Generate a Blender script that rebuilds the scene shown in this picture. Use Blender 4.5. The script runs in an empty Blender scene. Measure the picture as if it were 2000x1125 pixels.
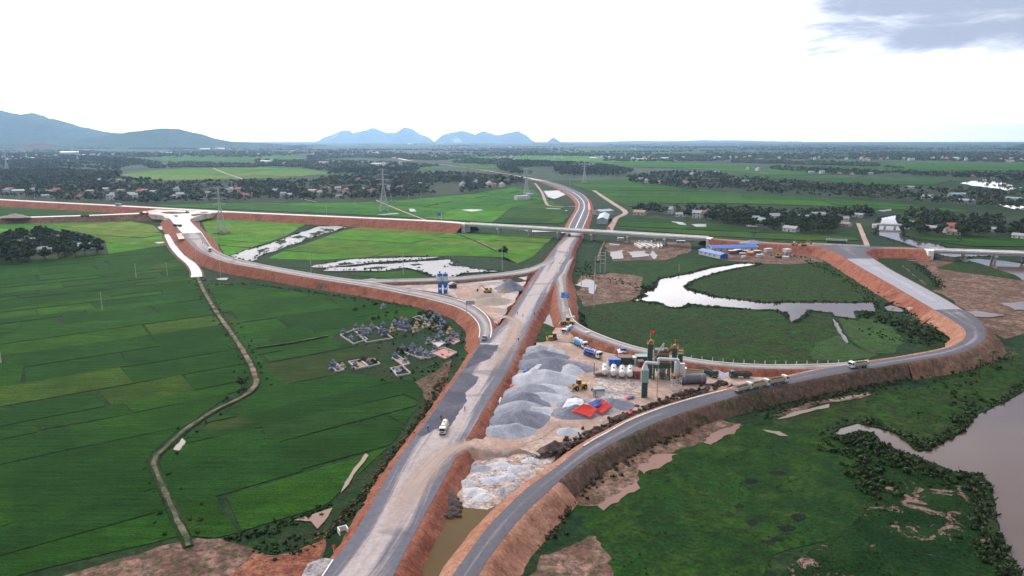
import bpy, bmesh, math, random
import numpy as np
from mathutils import Vector, Matrix, noise

random.seed(7)
R = math.radians
sc = bpy.context.scene
col = sc.collection

# ------------------------------------------------------------------ camera
FPX = 1376.0            # focal length in photo pixels (2000 wide)
CAMZ = 85.0             # height of the camera above the rice fields, metres
HORIZON = 272.0
YZ, SZ = 1.9, 2.6        # levels of the plant yard and of the silo yard
PITCH = math.atan((562.5 - HORIZON) / FPX)
cam_data = bpy.data.cameras.new('camera')
cam_data.sensor_width = 36.0
cam_data.lens = 36.0 * FPX / 2000.0
cam_data.clip_start = 1.0
cam_data.clip_end = 120000.0
cam = bpy.data.objects.new('camera', cam_data)
cam.location = (0, 0, CAMZ)
cam.rotation_euler = (math.pi / 2 - PITCH, 0, 0)
col.objects.link(cam)
sc.camera = cam

# ------------------------------------------------------------------ sky
SUN_EL, SUN_AZ = 42.0, -24.0       # azimuth from the view direction, minus = left
world = bpy.data.worlds.new('World')
sc.world = world
world.use_nodes = True
wt = world.node_tree
wt.nodes.clear()
def wn(t, **k):
    n = wt.nodes.new(t)
    for a, b in k.items():
        setattr(n, a, b)
    return n
def wl(a, b):
    wt.links.new(a, b)
def wmath(op, a, b=None, clamp=False):
    n = wn('ShaderNodeMath', operation=op, use_clamp=clamp)
    for i, v in enumerate((a, b)):
        if v is None: continue
        if isinstance(v, (int, float)): n.inputs[i].default_value = v
        else: wl(v, n.inputs[i])
    return n.outputs[0]
wout = wn('ShaderNodeOutputWorld')
wbg = wn('ShaderNodeBackground')
wbg.inputs['Strength'].default_value = 0.1
sky = wn('ShaderNodeTexSky', sky_type='NISHITA', sun_disc=False)
sky.sun_elevation = R(SUN_EL)
sky.sun_rotation = R(SUN_AZ)
wco = wn('ShaderNodeTexCoord')
wsep = wn('ShaderNodeSeparateXYZ')
wl(wco.outputs['Generated'], wsep.inputs[0])
zc = wmath('MAXIMUM', wsep.outputs['Z'], 0.0)
wcomb = wn('ShaderNodeCombineXYZ')
den = wmath('ADD', zc, 0.16)
wl(wmath('DIVIDE', wsep.outputs['X'], den), wcomb.inputs[0])
wl(wmath('DIVIDE', wsep.outputs['Y'], den), wcomb.inputs[1])
wnz = wn('ShaderNodeTexNoise')
wnz.inputs['Scale'].default_value = 0.95
wnz.inputs['Detail'].default_value = 7
wnz.inputs['Roughness'].default_value = 0.58
wnz.inputs['Distortion'].default_value = 0.4
wl(wcomb.outputs[0], wnz.inputs['Vector'])
thick = wmath('ADD', wsep.outputs['X'], wmath('MULTIPLY', wmath('MINIMUM', zc, 0.17), 4.0))
thick = wmath('ADD', thick, wmath('MULTIPLY', wmath('SUBTRACT', wnz.outputs['Fac'], 0.5), 1.25))
wmr = wn('ShaderNodeMapRange', interpolation_type='SMOOTHSTEP')
wmr.inputs['From Min'].default_value = 0.74
wmr.inputs['From Max'].default_value = 1.12
wl(thick, wmr.inputs['Value'])
wmix = wn('ShaderNodeMix', data_type='RGBA')
wmix.inputs['A'].default_value = (12.6, 12.5, 12.7, 1)      # bright thin overcast
wmix.inputs['B'].default_value = (5.7, 6.2, 8.0, 1)         # thicker blue-grey cloud
wl(wmr.outputs[0], wmix.inputs['Factor'])
wdot = wn('ShaderNodeVectorMath', operation='DOT_PRODUCT')      # the overcast glows on the sun's side
wl(wco.outputs['Generated'], wdot.inputs[0])
wdot.inputs[1].default_value = (math.sin(R(SUN_AZ) * .15) * .95, math.cos(R(SUN_AZ) * .15) * .95, .31)
wglow = wmath('ADD', wmath('MULTIPLY', wmath('POWER', wmath('MAXIMUM', wdot.outputs['Value'], 0.0), 1.4), 2.7), 0.75)
wgm = wn('ShaderNodeMix', data_type='RGBA', blend_type='MULTIPLY')
wgm.inputs['Factor'].default_value = 1.0
wgm.inputs['A'].default_value = (12.6, 12.5, 12.7, 1)
wl(wglow, wgm.inputs['B'])
wl(wgm.outputs['Result'], wmix.inputs['A'])
wmix2 = wn('ShaderNodeMix', data_type='RGBA')               # clear sky glimmers through the overcast
wmix2.inputs['Factor'].default_value = 0.9
wl(sky.outputs[0], wmix2.inputs['A'])
wl(wmix.outputs['Result'], wmix2.inputs['B'])
wl(wmix2.outputs['Result'], wbg.inputs['Color'])
wl(wbg.outputs[0], wout.inputs[0])

# ------------------------------------------------------------------ sun behind thin cloud
sun_d = bpy.data.lights.new('sun', 'SUN')
sun_d.energy = 1.4
sun_d.angle = R(11)
sun_d.color = (1.0, 0.95, 0.88)
sun = bpy.data.objects.new('sun', sun_d)
_a = R(SUN_AZ); _e = R(SUN_EL)
sdir = Vector((math.sin(_a) * math.cos(_e), math.cos(_a) * math.cos(_e), math.sin(_e)))
sun.rotation_euler = sdir.to_track_quat('Z', 'Y').to_euler()
sun.location = (0, 0, 400)
col.objects.link(sun)

# ------------------------------------------------------------------ render settings
sc.render.engine = 'CYCLES'
sc.view_settings.view_transform = 'Standard'
sc.view_settings.look = 'None'
sc.view_settings.exposure = -0.15
sc.view_settings.gamma = 1.0
sc.cycles.use_denoising = True
sc.cycles.max_bounces = 5
sc.cycles.diffuse_bounces = 2
sc.cycles.glossy_bounces = 2
sc.cycles.transmission_bounces = 2
sc.cycles.volume_bounces = 1
sc.cycles.caustics_reflective = False
sc.cycles.caustics_refractive = False

# ------------------------------------------------------------------ layout: a photo pixel seen on the level z
def P(px, py, z=0.0):
    u = (px - 1000.0) / FPX
    v = (562.5 - py) / FPX
    cp, sp = math.cos(PITCH), math.sin(PITCH)
    d = Vector((u, cp + v * sp, -sp + v * cp))
    t = (z - CAMZ) / min(d.z, -0.0012)
    return Vector((d.x * t, d.y * t, z))
def mpp(px, py, z=0.0):                      # metres per photo pixel at that place
    p = P(px, py, z)
    cp, sp = math.cos(PITCH), math.sin(PITCH)
    return (p.y * cp + (CAMZ - z) * sp) / FPX

# ------------------------------------------------------------------ objects
def tag(o, label=None, cat=None, group=None, kind=None):
    if label: o['label'] = label
    if cat: o['category'] = cat
    if group: o['group'] = group
    if kind: o['kind'] = kind
    return o
def empty(name, loc=(0, 0, 0), rz=0.0, label=None, cat=None, group=None):
    o = bpy.data.objects.new(name, None)
    o.empty_display_size = 0.5
    o.location = loc
    o.rotation_euler = (0, 0, rz)
    col.objects.link(o)
    return tag(o, label, cat, group)
def obj(name, me, mat=None, parent=None, loc=None):
    o = bpy.data.objects.new(name, me)
    if mat is not None:
        if len(me.materials) == 0: me.materials.append(mat)
        else: me.materials[0] = mat
    if loc is not None: o.location = loc
    if parent is not None: o.parent = parent
    col.objects.link(o)
    return o
KIDS = {}
def kids(o):
    return [c for c in bpy.data.objects if c.parent == o] if o not in KIDS else KIDS[o]
def freeze(o):
    KIDS[o] = [c for c in bpy.data.objects if c.parent == o]
    for c in KIDS[o]: freeze(c)
    return o
def copy_tree(o, parent=None):
    c = o.copy()
    col.objects.link(c)
    c.parent = parent
    for ch in kids(o):
        copy_tree(ch, c)
    return c
def place(o, loc, rz, label=None, group=None, s=1.0):
    o.location = loc
    o.rotation_euler = (0, 0, rz)
    o.scale = (s, s, s) if not isinstance(s, tuple) else s
    if label: o['label'] = label
    if group: o['group'] = group
    return o

class MB:
    """Collects shapes; build() links them as one mesh object."""
    def __init__(s): s.v = []; s.f = []
    def add(s, vs, fs):
        n = len(s.v); s.v.extend([tuple(q) for q in vs]); s.f.extend([tuple(i + n for i in g) for g in fs]); return s
    def box(s, x0, x1, y0, y1, z0, z1, top=1.0, topy=None, sx=0.0):
        ty = top if topy is None else topy
        cx, cy = (x0 + x1) / 2, (y0 + y1) / 2; hx, hy = (x1 - x0) / 2, (y1 - y0) / 2
        vs = [(cx - hx, cy - hy, z0), (cx + hx, cy - hy, z0), (cx + hx, cy + hy, z0), (cx - hx, cy + hy, z0)]
        hx *= top; hy *= ty; cx += sx
        vs += [(cx - hx, cy - hy, z1), (cx + hx, cy - hy, z1), (cx + hx, cy + hy, z1), (cx - hx, cy + hy, z1)]
        return s.add(vs, [(3, 2, 1, 0), (4, 5, 6, 7), (0, 1, 5, 4), (1, 2, 6, 5), (2, 3, 7, 6), (3, 0, 4, 7)])
    def tube(s, p0, p1, r0, r1=None, n=8, caps=True):
        p0, p1 = Vector(p0), Vector(p1); r1 = r0 if r1 is None else r1
        d = (p1 - p0).normalized(); q = d.to_track_quat('Z', 'Y')
        vs = []
        for p, r in ((p0, r0), (p1, r1)):
            for i in range(n):
                a = 2 * math.pi * (i + .5) / n
                vs.append(p + q @ Vector((math.cos(a) * r, math.sin(a) * r, 0)))
        fs = [(i, (i + 1) % n, n + (i + 1) % n, n + i) for i in range(n)]
        if caps: fs += [tuple(range(n))[::-1], tuple(range(n, 2 * n))]
        return s.add(vs, fs)
    def lathe(s, prof, n=16, axis='z', c=(0, 0, 0), squash=1.0):
        vs, fs = [], []
        for (r, h) in prof:
            for i in range(n):
                a = 2 * math.pi * (i + .5) / n
                x, y = math.cos(a) * r, math.sin(a) * r * squash
                if axis == 'z': vs.append((c[0] + x, c[1] + y, c[2] + h))
                elif axis == 'x': vs.append((c[0] + h, c[1] + x, c[2] + y))
                else: vs.append((c[0] + x, c[1] + h, c[2] + y))
        m = len(prof)
        for j in range(m - 1):
            for i in range(n):
                fs.append((j * n + i, j * n + (i + 1) % n, (j + 1) * n + (i + 1) % n, (j + 1) * n + i))
        fs += [tuple(range(n))[::-1], tuple(range((m - 1) * n, m * n))]
        return s.add(vs, fs)
    def prism(s, poly, y0, y1):                   # poly in x,z extruded along y
        n = len(poly)
        vs = [(x, y0, z) for x, z in poly] + [(x, y1, z) for x, z in poly]
        fs = [tuple(range(n)), tuple(range(n, 2 * n))[::-1]] + [(i, i + n, (i + 1) % n + n, (i + 1) % n) for i in range(n)]
        return s.add(vs, fs)
    def mesh(s, name, smooth=False):
        me = bpy.data.meshes.new(name)
        me.from_pydata(s.v, [], s.f)
        bm = bmesh.new(); bm.from_mesh(me)
        bmesh.ops.recalc_face_normals(bm, faces=bm.faces)
        bm.to_mesh(me); bm.free()
        if smooth:
            me.shade_smooth()
            if hasattr(me, 'set_sharp_from_angle'): me.set_sharp_from_angle(angle=R(40))
        me.update()
        return me
    def build(s, name, mat, parent=None, loc=None, smooth=False):
        return obj(name, s.mesh(name, smooth), mat, parent, loc)

def np_mesh(name, V, Fq, uv=None):
    """mesh from an (n,3) array and an (m,k) array of faces"""
    V = np.asarray(V, np.float32); Fq = np.asarray(Fq, np.int32)
    me = bpy.data.meshes.new(name)
    m, k = Fq.shape
    me.vertices.add(len(V)); me.vertices.foreach_set('co', V.ravel())
    me.loops.add(m * k); me.loops.foreach_set('vertex_index', Fq.ravel())
    me.polygons.add(m)
    me.polygons.foreach_set('loop_start', np.arange(0, m * k, k, dtype=np.int32))
    me.update(calc_edges=True)
    if uv is not None:
        l = me.uv_layers.new(name='UVMap')
        l.data.foreach_set('uv', np.asarray(uv, np.float32)[Fq.ravel()].ravel())
    me.validate()
    return me

# ------------------------------------------------------------------ materials
class NT:
    def __init__(s, name):
        s.m = bpy.data.materials.new(name); s.m.use_nodes = True
        s.t = s.m.node_tree; s.t.nodes.clear()
        s.out = s.t.nodes.new('ShaderNodeOutputMaterial')
        s.b = s.t.nodes.new('ShaderNodeBsdfPrincipled')
        s.t.links.new(s.b.outputs[0], s.out.inputs[0])
        s.pos = s.n('ShaderNodeNewGeometry').outputs['Position']
    def n(s, t, **k):
        x = s.t.nodes.new(t)
        for a, b in k.items(): setattr(x, a, b)
        return x
    def set(s, sock, v):
        if hasattr(v, 'is_linked') or hasattr(v, 'links'): s.t.links.new(v, sock)
        elif isinstance(v, (tuple, list)) and len(v) == 3 and sock.type == 'RGBA': sock.default_value = (*v, 1)
        else: sock.default_value = v
    def noise(s, scale, detail=3, rough=0.55, vec=None, dist=0.0):
        x = s.n('ShaderNodeTexNoise')
        s.set(x.inputs['Scale'], scale); s.set(x.inputs['Detail'], detail); s.set(x.inputs['Roughness'], rough); s.set(x.inputs['Distortion'], dist)
        s.t.links.new(vec if vec is not None else s.pos, x.inputs['Vector'])
        return x.outputs['Fac']
    def scalev(s, vec, sc3, rot=0.0, loc=(0, 0, 0)):
        x = s.n('ShaderNodeMapping'); x.inputs['Scale'].default_value = sc3; x.inputs['Rotation'].default_value = (0, 0, rot); x.inputs['Location'].default_value = loc
        s.t.links.new(vec, x.inputs['Vector']); return x.outputs[0]
    def ramp(s, fac, lo, hi, a=0.0, b=1.0):
        x = s.n('ShaderNodeMapRange', interpolation_type='SMOOTHSTEP')
        s.set(x.inputs['Value'], fac)
        for k, v in zip(('From Min', 'From Max', 'To Min', 'To Max'), (lo, hi, a, b)): s.set(x.inputs[k], v)
        return x.outputs[0]
    def mix(s, f, a, b, mode='MIX'):
        x = s.n('ShaderNodeMix', data_type='RGBA', blend_type=mode)
        s.set(x.inputs['Factor'], f); s.set(x.inputs['A'], a); s.set(x.inputs['B'], b)
        return x.outputs['Result']
    def math(s, op, a, b=0.0, clamp=False):
        x = s.n('ShaderNodeMath', operation=op, use_clamp=clamp); s.set(x.inputs[0], a); s.set(x.inputs[1], b); return x.outputs[0]
    def bump(s, h, dist=0.1, strength=1.0):
        x = s.n('ShaderNodeBump'); s.set(x.inputs['Height'], h); x.inputs['Distance'].default_value = dist; x.inputs['Strength'].default_value = strength
        s.t.links.new(x.outputs[0], s.b.inputs['Normal'])
    def fin(s, c, rough=0.9, spec=0.2, metal=0.0):
        s.set(s.b.inputs['Base Color'], c); s.set(s.b.inputs['Roughness'], rough)
        s.set(s.b.inputs['Specular IOR Level'], spec); s.set(s.b.inputs['Metallic'], metal)
        return s.m

def mat_ground(name, cols, scales=(0.012, 0.06, 0.5), w=((.4, .6), (.42, .62), (.35, .7)), bump=0.25, rough=0.95, stretch=None, rot=0.0, fine=.5, rill=0.0):
    """several soil or plant tones broken up by three sizes of noise"""
    t = NT(name)
    vec = t.scalev(t.pos, stretch, rot) if stretch else t.pos
    c = cols[0]
    for k, cc in enumerate(cols[1:]):
        i = min(k, 2)
        c = t.mix(t.ramp(t.noise(scales[i], 4, .6, vec, .3), *w[i]), c, cc)
    f = t.noise(scales[-1] * 2.3, 5, .75)
    g = t.noise(scales[-1] * .55, 5, .7, None, .5)
    c = t.mix(1.0, c, t.mix(t.ramp(f, .28, .72), (1 - fine,) * 3, (1 + fine * .9,) * 3), 'MULTIPLY')
    c = t.mix(1.0, c, t.mix(t.ramp(g, .3, .7), (1 - fine * .6, 1 - fine * .6, 1 - fine * .56), (1 + fine * .56, 1 + fine * .52, 1 + fine * .4)), 'MULTIPLY')
    if rill:
        uv = t.n('ShaderNodeUVMap').outputs[0]
        r1 = t.noise(1.0, 4, .65, t.scalev(uv, (.38, .16, 1)), 1.2); r2 = t.noise(1.0, 5, .75, t.scalev(uv, (1.5, .45, 1)), .8)
        c = t.mix(rill, c, t.mix(t.ramp(r1, .36, .62), tuple(k * .55 for k in cols[1]), tuple(min(1, k * 1.25) for k in cols[2])))
        c = t.mix(1.0, c, t.mix(t.ramp(r2, .32, .66), (.82, .80, .80), (1.14, 1.14, 1.14)), 'MULTIPLY')
        t.bump(t.math('ADD', t.math('MULTIPLY', r1, 1.6), t.math('ADD', r2, t.math('MULTIPLY', f, .5))), bump)
    elif bump: t.bump(t.math('ADD', f, t.noise(scales[-1] * .7, 3)), bump)
    return t.fin(c, rough, 0.12)

PAINT = {}
def paint(rgb, rough=0.45, metal=0.0, dirt=0.25, spec=0.4):
    key = (tuple(rgb), rough, metal, dirt)
    if key not in PAINT:
        t = NT('paint_%d' % len(PAINT))
        tc = t.n('ShaderNodeTexCoord').outputs['Object']
        d = t.ramp(t.noise(0.9, 5, .65, tc), .42, .75, 0, dirt)
        c = t.mix(d, rgb, (.30, .20, .15))
        PAINT[key] = t.fin(c, rough, spec, metal)
    return PAINT[key]
WHITE = (.72, .72, .70); STEEL = (.30, .31, .32); DARK = (.02, .02, .022); YEL = (.60, .33, .03); TYRE = (.018, .017, .017)
GLASS = paint((.012, .015, .02), .08, 0, 0, .6)
# ================================================================== MATERIALS OF THE LAND
M = {}
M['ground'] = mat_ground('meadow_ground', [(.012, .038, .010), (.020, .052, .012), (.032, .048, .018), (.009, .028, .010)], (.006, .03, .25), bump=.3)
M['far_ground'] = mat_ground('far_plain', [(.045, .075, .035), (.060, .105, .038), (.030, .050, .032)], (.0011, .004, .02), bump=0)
M['marsh'] = mat_ground('marsh_grass', [(.017, .054, .007), (.028, .070, .008), (.036, .050, .012), (.011, .032, .007)], (.012, .05, .35), bump=.45)
M['marsh_dark'] = mat_ground('dark_marsh', [(.010, .034, .010), (.018, .052, .012), (.030, .040, .018)], (.02, .08, .5), bump=.5)
M['meadow'] = mat_ground('mown_meadow', [(.030, .078, .016), (.040, .088, .020), (.036, .062, .022)], (.02, .07, .5), bump=.2)
M['meadow_dark'] = mat_ground('dark_green_meadow', [(.012, .056, .006), (.008, .036, .006), (.027, .066, .007), (.016, .042, .008)], (.03, .10, .4), w=((.42, .58), (.44, .6), (.4, .66)), bump=.45)  # deeper green grass tones, mixed at random
M['red'] = mat_ground('red_soil', [(.295, .100, .058), (.220, .070, .042), (.370, .160, .100), (.300, .125, .080)], (.02, .11, .6), bump=.6)
M['tanred'] = mat_ground('tan_red_fill', [(.370, .180, .115), (.300, .130, .085), (.420, .230, .160), (.330, .170, .110)], (.02, .11, .6), bump=.3)
M['weedslope'] = mat_ground('weedy_brown_slope', [(.110, .065, .050), (.060, .050, .030), (.030, .048, .016), (.150, .090, .070)], (.03, .10, .6), bump=.4)
M['redbrown'] = mat_ground('brown_soil', [(.150, .082, .062), (.105, .060, .048), (.205, .125, .095), (.06, .06, .03)], (.02, .12, .6), bump=.35)
M['mud'] = mat_ground('purple_brown_mud', [(.215, .105, .085), (.140, .070, .058), (.290, .170, .140), (.060, .062, .032)], (.018, .09, .45), bump=.3)
M['yard'] = mat_ground('tan_yard_dirt', [(.470, .290, .215), (.400, .260, .200), (.540, .400, .330), (.330, .260, .230)], (.03, .09, .5), bump=.08, fine=.2)
M['palemud'] = mat_ground('pale_chalky_mud', [(.560, .490, .470), (.330, .300, .310), (.520, .370, .290), (.200, .190, .205)], (.05, .14, .6), w=((.45, .58), (.48, .62), (.5, .72)), bump=.4)
M['greyyard'] = mat_ground('grey_gravel_yard', [(.290, .260, .270), (.440, .330, .290), (.560, .470, .430)], (.035, .11, .5), bump=.1, fine=.22)
M['concrete'] = mat_ground('pale_concrete', [(.78, .75, .72), (.70, .66, .62), (.82, .80, .77)], (.03, .2, .9), bump=.03, rough=.8, fine=.15)
M['dust'] = mat_ground('pale_laterite_dust', [(.76, .62, .55), (.80, .70, .64), (.62, .44, .35)], (.02, .1, .5), bump=.1, fine=.2)
M['track'] = mat_ground('dirt_track', [(.270, .180, .140), (.190, .135, .095), (.060, .075, .030)], (.06, .2, .9), bump=.1)
M['hollow'] = mat_ground('black_hollow', [(.010, .012, .010), (.014, .018, .012)], (.1, .4, .8), bump=.2)
M['grasstrack'] = mat_ground('grassy_track', [(.120, .110, .070), (.170, .140, .100), (.050, .070, .030)], (.06, .2, .9), bump=.1)
M['forestfloor'] = mat_ground('grove_floor', [(.020, .040, .014), (.05, .05, .03), (.03, .05, .02)], (.03, .1, .5), bump=.2)

def mat_mudmarsh():
    t = NT('marsh_with_bare_mud')
    c = t.mix(t.ramp(t.noise(.08, 4, .6), .4, .62), (.009, .030, .009), (.018, .046, .012))
    m = t.math('ADD', t.math('MULTIPLY', t.noise(.16, 6, .72, None, .8), .75), t.math('MULTIPLY', t.noise(.03, 3), .35))
    c = t.mix(t.ramp(m, .605, .645), c, t.mix(t.noise(.6, 4), (.20, .12, .10), (.30, .20, .17)))
    f = t.noise(1.1, 5, .75)
    c = t.mix(1, c, t.mix(t.ramp(f, .28, .72), (.5, .5, .5), (1.45, 1.45, 1.45)), 'MULTIPLY')
    t.bump(t.math('SUBTRACT', f, t.ramp(m, .58, .66)), .4)
    return t.fin(c, .95, .05)
M['mudmarsh'] = mat_mudmarsh()
M['red_s'] = mat_ground('red_cut_slope', [(.285, .092, .056), (.215, .066, .042), (.345, .140, .090), (.270, .105, .068)], (.02, .11, .6), bump=.28, rill=.25, fine=.32)
M['tanred_s'] = mat_ground('tan_fill_slope', [(.390, .185, .115), (.310, .130, .082), (.440, .240, .165), (.340, .170, .110)], (.02, .11, .6), bump=.25, rill=.22, fine=.3)
M['redbrown_s'] = mat_ground('brown_cut_slope', [(.210, .100, .070), (.150, .075, .056), (.270, .150, .110), (.085, .070, .040)], (.02, .12, .6), bump=.28, rill=.25, fine=.32)
M['weedslope_s'] = mat_ground('weedy_cut_slope', [(.165, .090, .068), (.095, .066, .044), (.048, .062, .024), (.200, .115, .088)], (.03, .10, .6), bump=.3, rill=.2, fine=.38)
def mat_rice():
    t = NT('rice_plants')
    oc = t.n('ShaderNodeObjectInfo').outputs['Color']
    stripes = t.noise(.9, 3, .6, t.scalev(t.pos, (.05, .75, 1), R(-36)))
    blot = t.noise(.045, 5, .6, None, .4)
    fine = t.noise(1.7, 4, .75)
    c = t.mix(t.ramp(blot, .35, .7), t.mix(1, oc, (.72, .74, .8), 'MULTIPLY'), t.mix(1, oc, (1.3, 1.18, 1.15), 'MULTIPLY'))
    c = t.mix(1, c, t.mix(t.ramp(stripes, .3, .7), (.80, .80, .80), (1.16, 1.16, 1.16)), 'MULTIPLY')
    c = t.mix(1, c, t.mix(t.ramp(fine, .3, .7), (.5, .5, .5), (1.5, 1.5, 1.5)), 'MULTIPLY')
    mid = t.noise(.22, 5, .7, t.scalev(t.pos, (.5, 1.3, 1), R(-36)), .6)
    c = t.mix(1, c, t.mix(t.ramp(mid, .32, .68), (.74, .74, .78), (1.24, 1.22, 1.15)), 'MULTIPLY')
    c = t.mix(t.ramp(t.noise(.018, 4, .6), .60, .72, 0, .6), c, (.070, .066, .018))
    t.bump(t.math('ADD', fine, stripes), .35)
    t.set(t.b.inputs['Sheen Weight'], .12); t.set(t.b.inputs['Sheen Roughness'], .5); t.set(t.b.inputs['Sheen Tint'], (.35, .8, .2))
    return t.fin(c, .95, .04)
M['rice'] = mat_rice()

def mat_water(name, base, rough=.06, spec=.7):
    t = NT(name)
    n = t.noise(.9, 3, .6, t.scalev(t.pos, (1, .6, 1)))
    c = t.mix(t.ramp(t.noise(.02, 4), .4, .65), base, tuple(b * .78 for b in base))
    t.bump(n, .02, .5)
    return t.fin(c, rough, spec)
M['water'] = mat_water('muddy_river_water', (.140, .092, .070))
M['pond'] = mat_water('pale_pond_water', (.22, .19, .195), .35, .12)
M['tanwater'] = mat_water('tan_puddle_water', (.27, .195, .155), .3, .2)
M['poolwater'] = mat_water('green_brown_pool', (.105, .062, .018), .5)
M['poolwater'].node_tree.nodes['Principled BSDF'].inputs['Specular IOR Level'].default_value = .06

def mat_road(name, base, dust, amount, streak=.35, edge=1.6):
    """pavement with dust dragged along the direction of travel; UV in metres (across, along)"""
    t = NT(name)
    uv = t.n('ShaderNodeUVMap').outputs[0]
    s1 = t.noise(1.0, 4, .6, t.scalev(uv, (streak, .010, 1)))
    s2 = t.noise(1.0, 4, .65, t.scalev(uv, (1.5, .03, 1)))
    big = t.noise(.035, 4, .6)
    fine = t.noise(.8, 4, .7)
    sep = t.n('ShaderNodeSeparateXYZ'); t.t.links.new(uv, sep.inputs[0])
    at = t.n('ShaderNodeAttribute', attribute_name='across').outputs['Fac']   # 0 edge .. 1 middle
    f = t.math('ADD', t.math('MULTIPLY', s1, .9), t.math('MULTIPLY', s2, .4))
    f = t.math('ADD', f, t.math('MULTIPLY', big, .35))
    f = t.math('ADD', f, t.math('MULTIPLY', at, .45))
    f = t.ramp(f, 1.22 - amount, 1.48 - amount, 0, .92)
    c = t.mix(f, base, dust)
    c = t.mix(t.ramp(t.noise(.06, 3, .5, t.scalev(uv, (.3, 1, 1))), .58, .64, 0, .45), c, tuple(b * .7 for b in base))
    c = t.mix(1, c, t.mix(t.ramp(fine, .25, .75), (.84, .84, .84), (1.14, 1.14, 1.14)), 'MULTIPLY')
    t.bump(fine, .02)
    return t.fin(c, .85, .25)
M['asphalt_dusty'] = mat_road('dusty_asphalt', (.125, .120, .148), (.450, .370, .350), .33)
M['asphalt_tan'] = mat_road('laterite_dusted_road', (.130, .120, .135), (.500, .345, .280), .44)
M['asphalt'] = mat_road('new_asphalt', (.110, .105, .125), (.275, .240, .245), .10)
M['asphalt_grey'] = mat_road('worn_ramp_asphalt', (.190, .170, .175), (.420, .350, .325), .25)
M['gravel_road'] = mat_road('grey_crushed_stone_base', (.330, .325, .360), (.420, .400, .420), .1)
M['bright_road'] = mat_road('pale_dusty_road', (.68, .60, .56), (.80, .73, .68), .3)
def mat_film():
    t = NT('laterite_dust_film')
    at = t.n('ShaderNodeAttribute', attribute_name='across').outputs['Fac']
    uv = t.n('ShaderNodeUVMap').outputs[0]
    s = t.noise(1.0, 4, .65, t.scalev(uv, (1.6, .05, 1)))
    f = t.math('ADD', at, t.math('MULTIPLY', t.math('SUBTRACT', s, .5), 1.1))
    f = t.math('ADD', f, t.math('MULTIPLY', t.math('SUBTRACT', t.noise(.25, 4, .6), .5), .6))
    en = t.n('ShaderNodeAttribute', attribute_name='fade').outputs['Fac']
    t.set(t.b.inputs['Alpha'], t.math('MULTIPLY', t.ramp(f, .15, .95, 0, .72), en))
    return t.fin(t.mix(t.noise(.3, 4), (.46, .33, .27), (.56, .43, .37)), .95, .05)
M['film'] = mat_film()
M['redroad'] = mat_road('red_haul_surface', (.250, .105, .068), (.340, .210, .165), .3)
M['line'] = paint((.80, .80, .78), .7, 0, .3)

# ================================================================== GROUND
def grid_sheet(name, x0, x1, y0, y1, nx, ny, z, mat):
    xs = np.linspace(x0, x1, nx); ys = np.linspace(y0, y1, ny)
    X, Y = np.meshgrid(xs, ys)
    V = np.stack([X.ravel(), Y.ravel(), np.full(X.size, z)], 1)
    i = np.arange(nx * ny).reshape(ny, nx)
    Fq = np.stack([i[:-1, :-1].ravel(), i[:-1, 1:].ravel(), i[1:, 1:].ravel(), i[1:, :-1].ravel()], 1)
    return obj(name, np_mesh(name, V, Fq), mat)
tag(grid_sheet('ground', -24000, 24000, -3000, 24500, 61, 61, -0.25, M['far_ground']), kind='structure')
tag(grid_sheet('ground', -1100, 1300, 40, 1500, 41, 41, -0.0, M['ground']), kind='structure')

def jag(pts, step, amp, seed=0.0):
    """break a closed outline into short steps and roughen it"""
    out = []
    n = len(pts)
    for i in range(n):
        a, b = Vector(pts[i][:2]), Vector(pts[(i + 1) % n][:2])
        k = max(1, min(60, int((b - a).length / step)))
        for j in range(k):
            p = a.lerp(b, j / k)
            w = noise.noise_vector(Vector((p.x * .11 / step * 3, p.y * .11 / step * 3, seed))) * amp + noise.noise_vector(Vector((p.x * .4 / step * 3, p.y * .4 / step * 3, seed + 5))) * amp * .4
            out.append((p.x + w.x, p.y + w.y))
    return out
SEED = [0]
def sheet(name, px, z, mat, step=4.0, amp=1.0, world=False, thick=0.0, kind='structure', parent=None, far=True):
    SEED[0] += 1
    z = z + (SEED[0] % 37) * .0012
    pts = [tuple(q) for q in px] if world else [tuple(P(*q, z))[:2] for q in px]
    if far and not world:
        k = min(4.0, max(1.0, sum(q[1] for q in pts) / len(pts) / 200)); step *= k ** .7; amp *= k
    if step: pts = jag(pts, step, amp, SEED[0] * 3.7)
    n = len(pts)
    vs = [(x, y, z) for x, y in pts]; fs = [tuple(range(n))]
    if thick:
        vs += [(x, y, z - thick) for x, y in pts]
        fs += [(i, i + n, (i + 1) % n + n, (i + 1) % n) for i in range(n)]
    me = bpy.data.meshes.new(name); me.from_pydata(vs, [], fs); me.update()
    if me.polygons[0].normal.z < 0: me.flip_normals()
    o = obj(name, me, mat, parent)
    if kind and parent is None: tag(o, kind=kind)
    return o

# ------------------------------------------------------------------ polygons tools
def inside(p, poly):
    x, y = p[0], p[1]; c = False; j = len(poly) - 1
    for i in range(len(poly)):
        xi, yi = poly[i][0], poly[i][1]; xj, yj = poly[j][0], poly[j][1]
        if (yi > y) != (yj > y) and x < (xj - xi) * (y - yi) / (yj - yi + 1e-12) + xi: c = not c
        j = i
    return c
def clip_convex(subj, clip):
    out = list(subj)
    for i in range(len(clip)):
        a, b = clip[i], clip[(i + 1) % len(clip)]
        inp, out = out, []
        if not inp: return []
        def sd(p): return (b[0] - a[0]) * (p[1] - a[1]) - (b[1] - a[1]) * (p[0] - a[0])
        for k in range(len(inp)):
            p, q = inp[k], inp[(k + 1) % len(inp)]
            sp, sq = sd(p), sd(q)
            if sp >= 0: out.append(p)
            if (sp >= 0) != (sq >= 0):
                t = sp / (sp - sq); out.append((p[0] + (q[0] - p[0]) * t, p[1] + (q[1] - p[1]) * t))
    return out
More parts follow.
